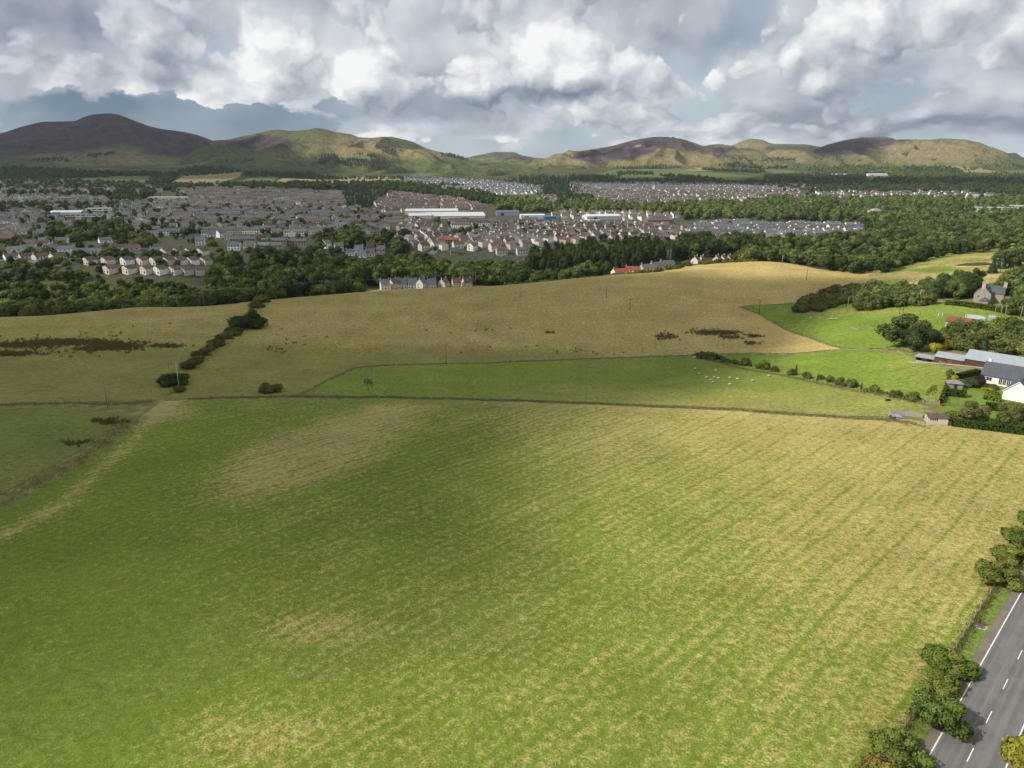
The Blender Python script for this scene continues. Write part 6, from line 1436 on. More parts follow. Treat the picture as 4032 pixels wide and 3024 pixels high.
cluster([(640, 860), (1300, 860), (1520, 900), (1560, 1180), (1380, 1500), (900, 1650), (600, 1500)], 14, 26, 7.0, ['semi', 'semi', 'terr', 'det'], PAL + ['white', 'stone', 'white'], GB + ['grey', 'slate'], 'the broad town on the left', 0.80, 1.2, 5, 10)
cluster([(-80, 850), (300, 820), (620, 880), (600, 1500), (250, 1750), (-80, 1800)], 20, 26, 8.0, ['semi', 'bung', 'det'], PAL + ['white', 'white'], GB + ['slate', 'grey'], 'the leafy far left streets', 0.88, 1.5, 6, 10)
cluster([(-80, 1850), (620, 1800), (640, 2200), (-80, 2400)], 10, 34, 8.0, ['semi', 'terr'], PAL, GB, 'the far left edge of town', 0.7, 1.5, 7)
cluster([(1100, 1600), (1380, 1550), (1350, 2000), (700, 2050), (760, 1700)], 12, 30, 7.0, ['semi', 'terr'], PAL + ['cream'], GB, 'the upper left streets', 0.8, 1.5, 8)
cluster([(1500, 1300), (1720, 1290), (1900, 1430), (1860, 1750), (1560, 2050), (1480, 1650)], 24, 25, 5.0, ['terr', 'semi'], PAL + ['pinkish'], GB + ['russet'], 'the rows above the factory', 0.92, 1.2, 9)
cluster([(1600, 2480), (1900, 2060), (2120, 2080), (2140, 2480), (1900, 2900), (1600, 2950)], 18, 27, 5.0, ['det', 'semi'], ['white', 'white', 'cream'], ['slate', 'slate', 'grey'], 'the new white estate', 0.92, 1.5, 10, 8)
cluster([(2250, 2400), (2600, 2330), (3180, 2350), (3180, 2740), (2600, 2850), (2250, 2800)], 8, 27, 5.0, ['det', 'semi', 'terr'], ['white', 'cream', 'cream', 'pinkish'], ['slate', 'slate', 'grey', 'russet'], 'the far new estate', 0.9, 1.5, 11, 8)
cluster([(2260, 1800), (2800, 1760), (3150, 1900), (3180, 2330), (2260, 2360)], 15, 27, 6.0, ['semi', 'terr'], PAL, GB, 'the far grey streets', 0.85, 1.5, 12, 8)
cluster([(3180, 2000), (3950, 1850), (3950, 2330), (3200, 2500)], 12, 36, 9.0, ['semi', 'det', 'terr'], PAL + ['white'], GB + ['slate'], 'the far right streets', 0.5, 2.0, 13)
cluster([(2100, 1800), (2300, 1650), (2260, 1900), (2150, 2050)], 30, 26, 5.0, ['semi'], PAL, GB, 'the rows below the central wood', 0.8, 1.5, 14)

# big buildings ----------------------------------------------------------------
BIG = []
def big(name, label, px, Y, w, d, h, rz, wc, rc, kind='flat', rise=1.5, bays=1, dx=0.0):
    q = C(px, Y); BIG.append((q[0], q[1], max(w, d) * 0.6)); t = thing(name, label, 'building', (q[0], q[1], float(hgt(*q))), R(rz))
    wm, rm = plain_mat('cladding', wc, 0.6, 0.3, 0.06), plain_mat('roof_sheet', rc, 0.55, 0.35, 0.08, 0.3)
    if kind == 'flat':
        m = MB(); m.box(-w / 2, w / 2, -d / 2, d / 2, -3, h); link('wall', m.mesh('wall', [wm]), (), t); m = MB(); m.box(-w / 2 - 0.4, w / 2 + 0.4, -d / 2 - 0.4, d / 2 + 0.4, h + 0.01, h + 0.5); link('roof', m.mesh('roof', [rm]), (), t)
        n = max(2, int(w / 7)); g_ = MB(); g_.box(-2.6, 2.6, -0.06, 0.02, 0, 1.3); gm = g_.mesh('window', [M_GLASS])
        for k in range(n):
            for z in np.arange(1.2, h - 1.0, 3.4): link('window', gm, (), t, (-w / 2 + (k + 0.5) * w / n, -d / 2, z))
    else:
        b = d / bays
        for k in range(bays):
            y = -d / 2 + b * (k + 0.5)
            if kind == 'hip': m = MB(); m.box(-w / 2, w / 2, -d / 2, d / 2, -3, h); link('wall', m.mesh('wall', [wm]), (), t); link('roof', hip_roof(w, d, h + 0.01, h + rise, 0.6).mesh('roof', [rm]), (), t); continue
            link('wall', walls(w, b - 0.02, h, h + rise, 3).mesh('wall', [wm]), (), t, (0, y, 0)); link('roof', roofs(w, b, h, h + rise, 0.2, 0.2).mesh('roof', [rm]), (), t, (0, y, 0.02))
        m = MB(); m.box(-w * 0.30, -w * 0.30 + 5, -d / 2 - 0.06, -d / 2 + 0.02, 0, 4.5); link('loading_door', m.mesh('loading_door', [M_GLASS]), (), t)
WR = (0.55, 0.56, 0.56)
big('factory', 'white factory hall with several low gabled bays', 1790, 1225, 96, 56, 5, 6, (0.52, 0.52, 0.51), WR, 'gable', 3.0, 4); big('factory', 'smaller white factory hall at the left end of the works', 1655, 1200, 36, 28, 5, 6, (0.5, 0.5, 0.49), WR, 'gable', 3.0, 2); big('warehouse', 'white flat roofed works block behind the factory', 1700, 1300, 90, 40, 7, 6, (0.6, 0.62, 0.62), WR, 'gable', 2.0, 2)
big('warehouse', 'dark blue roofed warehouse beyond the factory', 1998, 1330, 40, 22, 6, 4, (0.25, 0.26, 0.3), (0.09, 0.13, 0.24), 'gable', 2.0); big('warehouse', 'bright blue building among pale works roofs', 2165, 1235, 20, 14, 5, 6, (0.04, 0.17, 0.42), (0.05, 0.20, 0.46), 'flat'); big('warehouse', 'low pale workshop left of the bright blue building', 2095, 1250, 40, 20, 6, 6, (0.5, 0.58, 0.64), (0.55, 0.62, 0.66), 'gable', 1.5)
big('warehouse', 'long white shed with pale sloping roof', 2368, 1260, 60, 26, 6, 14, (0.55, 0.56, 0.54), (0.52, 0.56, 0.54), 'gable', 2.5); big('warehouse', 'low white flat roofed store before the long shed', 2325, 1180, 30, 14, 4, 8, (0.7, 0.7, 0.68), (0.62, 0.63, 0.62), 'flat'); big('school', 'brick hall with big dark hipped roof in the terraces', 2590, 1185, 42, 26, 6, 10, (0.22, 0.13, 0.085), (0.095, 0.075, 0.065), 'hip', 7)
big('school', 'white school block with bands of windows on the left', 393, 1190, 34, 14, 10, 8, (0.62, 0.58, 0.52), (0.45, 0.45, 0.45), 'flat'); big('school', 'long low school wing below the white block', 350, 1110, 60, 14, 6, 5, (0.62, 0.60, 0.56), (0.2, 0.2, 0.21), 'flat'); big('sports_hall', 'pale glass roofed hall at the school', 270, 1160, 46, 22, 6, 8, (0.4, 0.45, 0.48), (0.5, 0.55, 0.58), 'gable', 2.5); big('school', 'long white flat roofed school at the upper edge of town', 665, 1640, 80, 18, 5, 3, (0.66, 0.66, 0.65), (0.62, 0.62, 0.62), 'flat'); big('hall', 'brown roofed hall at the far left edge', 30, 800, 30, 16, 3.5, 12, (0.2, 0.13, 0.1), (0.11, 0.06, 0.045), 'gable', 4)
big('campus_block', 'long white campus block at the right edge', 3900, 1500, 75, 22, 10, -8, (0.68, 0.68, 0.66), (0.5, 0.51, 0.52), 'flat'); big('campus_block', 'lower grey campus wing in front of the white block', 3860, 1400, 70, 24, 7, -8, (0.4, 0.38, 0.34), (0.36, 0.40, 0.42), 'flat'); big('campus_block', 'white campus building cut by the right edge', 4010, 1560, 60, 26, 11, -8, (0.64, 0.64, 0.62), (0.5, 0.51, 0.52), 'flat'); big('campus_block', 'flat pale building beyond the campus woods', 3850, 2000, 60, 30, 9, -5, (0.66, 0.67, 0.67), (0.6, 0.62, 0.63), 'flat'); big('campus_block', 'small white building left of the campus', 3770, 1450, 28, 16, 6, 0, (0.66, 0.66, 0.66), (0.4, 0.42, 0.45), 'flat')
big('mansion', 'pale mansion standing among the right hand woods', 3442, 1330, 20, 14, 12, 20, (0.55, 0.47, 0.36), (0.3, 0.28, 0.27), 'hip', 4); big('villa', 'white villa in a clearing of the right hand woods', 3172, 1680, 24, 14, 7, 10, (0.7, 0.7, 0.68), (0.25, 0.24, 0.24), 'gable', 5); big('farm_store', 'long white farm roof below the far hills', 3300, 3450, 90, 30, 7, 3, (0.6, 0.62, 0.62), (0.6, 0.64, 0.66), 'gable', 3); big('farm_store', 'second long pale farm roof below the far hills', 3450, 3500, 90, 30, 7, 3, (0.6, 0.62, 0.62), (0.6, 0.64, 0.66), 'gable', 3); big('flats', 'pale flats with dark glass in the far estate', 2610, 2420, 60, 20, 12, 6, (0.45, 0.42, 0.37), (0.2, 0.2, 0.21), 'flat'); big('church_hall', 'red doored white hall in the right woods', 3985, 1180, 14, 9, 4, 10, (0.7, 0.7, 0.7), (0.25, 0.06, 0.05), 'gable', 3)

# drop houses that collide, lie out of frame or out of sight; nearest become things, the rest one mass
kept, cell = [], {}
for hs in HOUSES:
    x, y = hs['x'], hs['y']; z = float(hgt(x, y)); w = TYPE[hs['typ']][0] * hs['sc']
    if not in_frame(x, y, z + 4, 40) or not seen(x, y, z + TYPE[hs['typ']][3]): continue
    if any((x - bx) ** 2 + (y - by) ** 2 < (br + 5) ** 2 for bx, by, br in BIG) and not hs['key']: continue
    bad = False
    for ci in range(int(x // 30) - 1, int(x // 30) + 2):
        for cj in range(int(y // 30) - 1, int(y // 30) + 2):
            for (ox, oy, ow) in cell.get((ci, cj), ()):
                if (x - ox) ** 2 + (y - oy) ** 2 < (min(w, ow) * 0.5 + 3.2) ** 2: bad = True
    if bad and not hs['key']: continue
    cell.setdefault((int(x // 30), int(y // 30)), []).append((x, y, w)); hs['z'] = z; hs['app'] = w / math.hypot(x, y) + (10 if hs['key'] else 0); kept.append(hs)
kept.sort(key=lambda h: -h['app'])
_hm = {}
def house_meshes(typ):
    if typ not in _hm:
        w, d, ea, ri = TYPE[typ]
        if typ == 'split':                              # long roof slope one side, short the other, gable to the street
            m = MB(); x, y = w / 2, d / 2; k = y * 0.30
            e1, e2 = 5.6, 4.3
            m.poly([(-x, -y, -1.5), (x, -y, -1.5), (x, -y, e2), (-x, -y, e2)]); m.poly([(x, y, -1.5), (-x, y, -1.5), (-x, y, e1), (x, y, e1)]); m.poly([(-x, y, -1.5), (-x, -y, -1.5), (-x, -y, e2), (-x, k, ri), (-x, y, e1)]); m.poly([(x, -y, -1.5), (x, y, -1.5), (x, y, e1), (x, k, ri), (x, -y, e2)])
            wm = m.mesh('wall', [M_HARL]); m = MB()
            for (a, b) in (((k, ri), (-y - 0.3, e2 - 0.1)), ((k, ri), (y + 0.3, e1 - 0.1))):
                pts = [(-x - 0.3, a[0], a[1] + 0.04), (x + 0.3, a[0], a[1] + 0.04), (x + 0.3, b[0], b[1] + 0.04), (-x - 0.3, b[0], b[1] + 0.04)]; m.slab(pts if b[0] > a[0] else pts[::-1], (0, 0, 1), 0.18)
            _hm[typ] = (wm, m.mesh('roof', [M_ROOFO]))
        else:
            _hm[typ] = (walls(w, d, ea, ri, 2.5).mesh('wall', [M_HARL]), roofs(w, d, ea, ri).mesh('roof', [M_ROOFO]))
    return _hm[typ]
_sm = MB(); _sm.box(-0.65, 0.65, -0.05, 0.02, 0, 1.25); WIN_S = _sm.mesh('window', [M_GLASS]); _sm = MB(); _sm.box(-0.5, 0.5, -0.05, 0.02, 0, 2.05); DOOR_S = _sm.mesh('door', [M_DOOR])
_sm = MB(); _sm.box(-0.35, 0.35, -0.55, 0.55, -1.2, 1.1); _sm.box(-0.42, 0.42, -0.62, 0.62, 1.1, 1.22); CHIM = _sm.mesh('chimney', [M_CONC])
NAMES = {'semi': ('two_storey_house', 'two storey house'), 'det': ('gabled_house', 'gabled house'), 'bung': ('bungalow_house', 'bungalow'), 'terr': ('terraced_row', 'terrace'), 'split': ('split_level_house', 'split level house'), 'tall': ('rendered_house', 'tall house'), 'cott': ('cottage', 'cottage')}
def jitter(c, s=0.07):
    k = 1 + random.gauss(0, s); return (min(c[0] * k, 0.85), min(c[1] * k, 0.85), min(c[2] * k, 0.85), 1.0)
N_IND = 300
GEXT = {}
for hs in kept[:N_IND]:
    e_ = GEXT.setdefault(hs['where'], [[], []]); e_[0].append(hs['x'] / hs['y']); e_[1].append(hs['y'])
def spot(v, lst, words):
    a, b = min(lst), max(lst); return words[max(0, min(int((v - a) / (b - a + 1e-6) * len(words)), len(words) - 1))]
for hs in kept[:N_IND]:
    w, d, ea, ri = TYPE[hs['typ']]; nm, wd = NAMES[hs['typ']]
    lab = hs['label'] or '%s %s, %s roof, %s %s of %s' % (hs['wc'], wd, hs['rc'], spot(hs['y'], GEXT[hs['where']][1], ['front', 'middle', 'rear']), spot(hs['x'] / hs['y'], GEXT[hs['where']][0], ['left', 'centre', 'right']), {'left': 'the bungalow streets on the left', 'edge': 'the old rows'}.get(hs['where'], hs['where']))
    t = thing(nm, lab, 'house', (hs['x'], hs['y'], hs['z'] + 0.2), hs['rz'], 'houses of ' + {'edge': 'the old rows', 'left': 'the bungalow streets'}.get(hs['where'], hs['where']) if not hs['key'] else 'houses near the fields'); t.scale = (hs['sc'],) * 3
    wm, rm = house_meshes(hs['typ']); o = link('wall', wm, (), t); o.color = jitter(WALL[hs['wc']]); o = link('roof', rm, (), t); o.color = jitter(ROOF[hs['rc']], 0.12)
    near = math.hypot(hs['x'], hs['y']) < 770
    if hs['typ'] == 'split':
        for u, z, ww in ((-2.4, 3.1, 1.8), (2.2, 3.0, 1.5), (2.2, 0.6, 1.4)): fm, gm = window_mesh(ww, 1.2); o = link('window', fm, (), t, (-w / 2, u, z), -math.pi / 2); link('pane', gm, (), o)
        link('garage_door', DOOR_S, (), t, (-w / 2, -2.4, 0.0), -math.pi / 2).scale = (2.2, 1, 1); fm, gm = window_mesh(1.2, 1.0); o = link('window', fm, (), t, (0, -d / 2, 3.2)); link('pane', gm, (), o)
        continue
    n = {'semi': 4, 'det': 3, 'bung': 4, 'terr': 9, 'tall': 3, 'cott': 3}[hs['typ']]
    zs = [0.9, 3.4] if ea > 4 else [0.95]
    for k in range(n):
        u = -w / 2 + (k + 0.5) * w / n
        for z in zs:
            if z < 2 and k == 1: link('door', DOOR_S, (), t, (u, -d / 2, 0)); continue
            if near: fm, gm = window_mesh(1.3, 1.25); o = link('window', fm, (), t, (u, -d / 2, z)); link('pane', gm, (), o)
            else: link('window', WIN_S, (), t, (u, -d / 2, z))
    if near or hs['typ'] in ('det', 'cott', 'tall'):
        for z in zs:
            if near: fm, gm = window_mesh(1.3, 1.25); o = link('window', fm, (), t, (-w / 2, 1.2, z), -math.pi / 2); link('pane', gm, (), o)
            else: link('window', WIN_S, (), t, (-w / 2, 1.2, z), -math.pi / 2)
    for x in ((-w / 2 + 0.4, w / 2 - 0.4) if hs['typ'] in ('tall', 'cott') else ((-w / 2 + 0.4,) if hs['typ'] != 'terr' else (-w / 4, w / 4))): link('chimney', CHIM, (), t, (x, 0, ri))
# the mass of houses farther off
def house_mass():
    V, F, Cc = [], [], []
    for hs in kept[N_IND:]:
        w, d, ea, ri = [v * hs['sc'] for v in TYPE[hs['typ']]]; c, s = math.cos(hs['rz']), math.sin(hs['rz']); wc, rc = jitter(WALL[hs['wc']]), jitter(ROOF[hs['rc']], 0.15)
        def add(mb, col):
            b = len(V)
            for (x, y, z) in mb.v: V.append((hs['x'] + x * c - y * s, hs['y'] + x * s + y * c, hs['z'] + 0.2 + z))
            for f in mb.f: F.append(tuple(b + i for i in f)); Cc.extend([col] * len(f))
        add(walls(w, d, ea, ri, 3), wc); rm = MB(); x = w / 2 + 0.2; y = d / 2; sl = (ri - ea) / y
        rm.poly([(-x, -y - 0.3, ea - 0.3 * sl + 0.12), (x, -y - 0.3, ea - 0.3 * sl + 0.12), (x, 0, ri + 0.12), (-x, 0, ri + 0.12)]); rm.poly([(x, y + 0.3, ea - 0.3 * sl + 0.12), (-x, y + 0.3, ea - 0.3 * sl + 0.12), (-x, 0, ri + 0.12), (x, 0, ri + 0.12)]); add(rm, rc)
        ch = MB(); ch.box(-w / 2 + 0.1, -w / 2 + 0.8, -0.5, 0.5, ri - 1, ri + 1.1); add(ch, (0.3, 0.27, 0.23, 1))
        wn = MB(); n = max(3, int(w / 3.2))
        for k in range(n):
            u = -w / 2 + (k + 0.5) * w / n
            for z in ((0.9, 3.4) if ea > 4 else (0.95,)): wn.poly([(u - 0.6, -d / 2 - 0.04, z), (u + 0.6, -d / 2 - 0.04, z), (u + 0.6, -d / 2 - 0.04, z + 1.2), (u - 0.6, -d / 2 - 0.04, z + 1.2)])
        add(wn, (0.05, 0.055, 0.06, 1))
    me = bpy.data.meshes.new('distant_houses'); me.from_pydata(V, [], F); ca = me.color_attributes.new('paint', 'FLOAT_COLOR', 'CORNER'); ca.data.foreach_set('color', np.array(Cc, np.float32).ravel())
    m, g = new_mat('distant_house_walls_and_roofs'); finish(m, g, g.attr('paint').outputs['Color'], 0.85, 0.2); me.materials.append(m)
    tag(link('distant_houses', me), 'the many small houses of the farther town and estates', 'houses', kind='stuff')
house_mass()

# streets and parked cars
def street(pts, wd, name='street'):
    o = ribbon(name, [P(*p) for p in pts], (-wd, wd), M_STREET, 0.30); o['kind'] = 'structure'
street([(-60, 1024), (120, 1031), (200, 1038), (262, 1046), (275, 1050)], 4.0); street([(1700, 1000), (1725, 975), (1745, 950), (1760, 930)], 4.0); street([(300, 965), (290, 990), (275, 1012)], 3.5); street([(480, 1000), (560, 995), (640, 1010)], 3.0); street([(2540, 940), (2580, 925), (2600, 912)], 5.0)
CC = [(0.7, 0.7, 0.7), (0.04, 0.05, 0.07), (0.35, 0.36, 0.38), (0.3, 0.03, 0.03), (0.05, 0.1, 0.25)]
CARS = [(1690, 985, 'on the main street kerb'), (1700, 1004, 'at the bottom of the main street'), (1740, 955, 'half way up the main street'), (1775, 930, 'at the top of the main street'), (205, 1022, 'before the bungalow by the turning'), (300, 946, 'red car place outside the slate bungalows'), (1675, 958, 'by the red rendered house'), (1935, 992, 'in the yard above the brown bungalows'), (1975, 1010, 'beside the orange roofed bungalow'), (1830, 955, 'behind the red roofed hall'), (2300, 925, 'in the middle town rows'), (2120, 985, 'at the end of the middle rows'), (2540, 935, 'on the wide street in the middle town'), (2690, 905, 'by the playing field'), (960, 915, 'beside the small green'), (870, 912, 'at the middle of the small green'), (800, 912, 'left end of the small green'), (1020, 985, 'outside the dormer houses')]
for i, (px, py, wh) in enumerate(CARS):
    van = i % 4 == 3; c = CC[0] if van else CC[[0, 2, 1, 0, 4, 3, 0, 1, 2][i % 9]]; car(P(px, py), random.uniform(0, 3.1), c, '%s %s parked %s' % ({CC[0]: 'white', CC[1]: 'black', CC[2]: 'grey', CC[3]: 'red', CC[4]: 'blue'}[c], 'van' if van else 'car', wh), van)

# ------------------------------------------------------------------ woods
TREES = []           # (x, y, z, h, w, kind, where)
HC = {}
for hs in kept: HC.setdefault((int(hs['x'] // 20), int(hs['y'] // 20)), []).append((hs['x'], hs['y'], TYPE[hs['typ']][0] * hs['sc']))
def clear_of_houses(x, y, rad):
    for i in range(int(x // 20) - 1, int(x // 20) + 2):
        for j in range(int(y // 20) - 1, int(y // 20) + 2):
            for (hx, hy, hw) in HC.get((i, j), ()):
                if (x - hx) ** 2 + (y - hy) ** 2 < (hw * 0.42 + rad * 0.7) ** 2: return False
    return all((x - bx) ** 2 + (y - by) ** 2 > (br * 0.9 + rad * 0.5) ** 2 for bx, by, br in BIG)
tr = np.random.default_rng(99)
def put(x, y, h, w, kind, where, z=None, check=True):
    zz = float(hgt(x, y)) if z is None else z
    if not in_frame(x, y, zz + h * 0.6, 120): return
    if z is None and not seen(x, y, zz + h): return
    if check and not clear_of_houses(x, y, w * 0.5): return
    TREES.append((float(x), float(y), zz - 0.2, h, w, kind, where))
def wood(poly, n, hr, kinds, where, wr=(0.75, 1.05), space='C'):
    """scatter in a polygon: 'C' = (column, metres ahead), 'P' = photograph pixels of the ground"""
    xs = [p[0] for p in poly]; ys = [p[1] for p in poly]; c = 0; tries = 0
    while c < n and tries < n * 8:
        tries += 1; a, b = tr.uniform(min(xs), max(xs)), tr.uniform(min(ys), max(ys))
        if not inside(poly, a, b): continue
        q = C(a, b) if space == 'C' else P(a, b)
        h = tr.uniform(*hr); put(q[0], q[1], h, h * tr.uniform(*wr), kinds[tr.integers(len(kinds))], where); c += 1
# valley below the crest
wood([(-100, 455), (1000, 470), (1400, 505), (1440, 590), (900, 560), (300, 545), (-100, 560)], 330, (6, 12), ['broad', 'broad', 'dark', 'bush'], 'the wooded dip just beyond the left crest', (0.85, 1.2))
wood([(-100, 560), (260, 555), (340, 600), (200, 640), (-100, 630)], 42, (7, 11), ['dark', 'broad'], 'the trees below the bungalow street', (0.9, 1.2))
wood([(260, 535), (900, 545), (850, 597), (300, 592)], 170, (4, 8), ['broad', 'bush', 'dark'], 'the gardens under the split level houses', (0.8, 1.1))
wood([(830, 585), (1100, 600), (1500, 640), (1560, 700), (1300, 690), (1180, 650), (850, 640)], 130, (12, 19), ['dark', 'broad', 'dark'], 'the tall dark wood before the old rows', (0.75, 1.0))
wood([(1500, 650), (1850, 650), (2080, 620), (2080, 690), (1950, 715), (1560, 700)], 190, (9, 16), ['dark', 'broad', 'broad'], 'the wood behind the cream houses', (0.8, 1.1))
wood([(1560, 690), (1700, 700), (1720, 760), (1560, 740)], 18, (12, 17), ['dark', 'broad'], 'the trees by the main street', (0.8, 1.0))
wood([(2080, 600), (2420, 640), (2420, 660), (2080, 660)], 46, (8, 13), ['broad', 'dark'], 'the trees below the dark conifers', (0.8, 1.1))
wood([(2070, 670), (2640, 690), (2650, 770), (2500, 790), (2080, 760)], 210, (15, 22), ['tall', 'tall', 'coni', 'dark'], 'the tall dark plantation', (0.45, 0.65))
wood([(2640, 740), (2960, 760), (3000, 850), (2690, 850)], 80, (12, 18), ['dark', 'dark', 'broad'], 'the trees right of the plantation', (0.8, 1.05))
wood([(2010, 550), (2500, 575), (2800, 605), (3000, 620), (2980, 640), (2550, 598), (2010, 580)], 130, (2, 3.8), ['bush', 'bush', 'broad'], 'the scrub along the crest', (1.0, 1.5))
wood([(2900, 650), (3450, 640), (3480, 760), (2920, 760)], 170, (8, 13), ['broad', 'bush', 'broad'], 'the bank of scrub trees behind the lit crest', (0.85, 1.15))
wood([(2980, 760), (4100, 700), (4120, 1000), (3450, 1030), (3400, 900), (3000, 840)], 420, (11, 17), ['broad', 'broad', 'dark'], 'the right hand woods', (0.85, 1.1))
wood([(3420, 1000), (4120, 980), (4120, 1330), (3400, 1380), (2700, 1420), (2700, 1260), (3380, 1190)], 620, (10, 16), ['broad', 'broad', 'dark'], 'the upper right hand woods', (0.85, 1.1))
wood([(2650, 1420), (4120, 1330), (4120, 1800), (3200, 1850), (2600, 1620)], 900, (10, 16), ['broad', 'dark', 'broad'], 'the far right hand woods', (0.85, 1.1))
wood([(1960, 1420), (2700, 1420), (2600, 1640), (2000, 1660)], 260, (9, 14), ['dark', 'broad'], 'the belt behind the works', (0.85, 1.1))
wood([(3260, 515), (3480, 520), (3640, 545), (3650, 610), (3280, 600)], 46, (9, 14), ['dark', 'dark', 'broad'], 'the dark clump beyond the lit crest', (0.9, 1.2))
wood([(3140, 428), (3240, 425), (3420, 440), (3420, 470), (3260, 470), (3160, 450)], 52, (3.5, 6), ['bush', 'bush', 'russet'], 'the brown scrub patch on the lit pasture', (1.1, 1.6))
wood([(3380, 408), (3700, 395), (3720, 440), (3400, 455)], 62, (7, 11), ['broad', 'broad', 'bush'], 'the thicket above the upper paddock', (0.8, 1.1))
wood([(3700, 398), (3830, 405), (3830, 440), (3700, 440)], 16, (9, 13), ['big', 'bigdark'], 'the trees left of the stone house', (0.85, 1.1))
wood([(3930, 350), (4130, 330), (4130, 440), (3930, 430)], 26, (8, 12), ['big', 'broad'], 'the trees right of the stone house', (0.85, 1.1))
wood([(3640, 290), (3760, 282), (4100, 262), (4130, 305), (3900, 308), (3700, 310)], 60, (5, 9), ['broad', 'bush', 'dark', 'broad'], 'the farm wood behind the barns', (0.85, 1.2))
wood([(3860, 470), (4130, 460), (4130, 540), (3950, 560)], 22, (7, 12), ['broad', 'dark', 'coni'], 'the trees on the grassy mound', (0.8, 1.1))
wood([(3600, 560), (4120, 575), (4120, 680), (3620, 680)], 46, (8, 13), ['broad', 'dark'], 'the trees beyond the grassy mound', (0.8, 1.1))
wood([(-100, 470), (950, 490), (1000, 560), (860, 600), (300, 588), (-100, 600)], 330, (3, 7), ['bush', 'bush', 'broad', 'dark'], 'the scrub of the left valley side', (1.0, 1.4))
wood([(-100, 590), (300, 590), (600, 640), (900, 640), (900, 700), (-100, 690)], 150, (3, 7), ['bush', 'broad', 'dark'], 'the gardens of the left streets', (0.9, 1.2))
wood([(830, 600), (1600, 690), (1700, 760), (1500, 760), (1000, 690), (840, 660)], 160, (8, 15), ['dark', 'broad', 'dark'], 'the tall dark wood before the old rows', (0.75, 1.0))
# street trees and gardens
for poly, n in (([(-80, 640), (600, 640), (600, 900), (-80, 900)], 130), ([(600, 660), (1600, 760), (1600, 1000), (600, 900)], 110), ([(-80, 900), (1500, 900), (1400, 1600), (-80, 1800)], 330), ([(1650, 780), (2700, 850), (2700, 1180), (1700, 1180)], 60), ([(2700, 900), (3400, 980), (3400, 1200), (2700, 1200)], 40), ([(2250, 1800), (3900, 1900), (3900, 2400), (2250, 2700)], 330), ([(-80, 1800), (1500, 1650), (1500, 2300), (-80, 2500)], 260), ([(1480, 1300), (2200, 1400), (2200, 2000), (1480, 2000)], 160)):
    wood(poly, n, (4, 10), ['broad', 'dark', 'broad', 'bush'], 'the town gardens', (0.8, 1.15))
wood([(-80, 860), (620, 880), (1500, 900), (1500, 1300), (620, 1500), (-80, 1500)], 360, (5, 10), ['dark', 'broad', 'dark'], 'the town gardens', (0.8, 1.15))
wood([(180, 800), (520, 820), (520, 960), (200, 960)], 60, (10, 16), ['dark', 'broad'], 'the big garden trees on the left', (0.8, 1.05)); wood([(-60, 1240), (470, 1260), (480, 1400), (-60, 1400)], 130, (10, 15), ['dark'], 'the dark belt through the left town', (0.8, 1.05)); wood([(1220, 760), (1600, 780), (1600, 900), (1250, 900)], 70, (8, 14), ['dark', 'broad'], 'the gardens above the white cottages', (0.8, 1.1))
wood([(640, 880), (1500, 900), (1560, 1200), (1400, 1500), (640, 1500)], 420, (5, 11), ['dark', 'broad', 'dark'], 'the town gardens', (0.8, 1.15)); wood([(1720, 800), (2650, 870), (2650, 1130), (1800, 1130)], 150, (5, 10), ['dark', 'broad'], 'the town gardens', (0.8, 1.1)); wood([(2690, 640), (2900, 660), (2900, 690), (2690, 665)], 18, (2.5, 5), ['bush', 'broad'], 'the bank before the white houses', (1.0, 1.3))
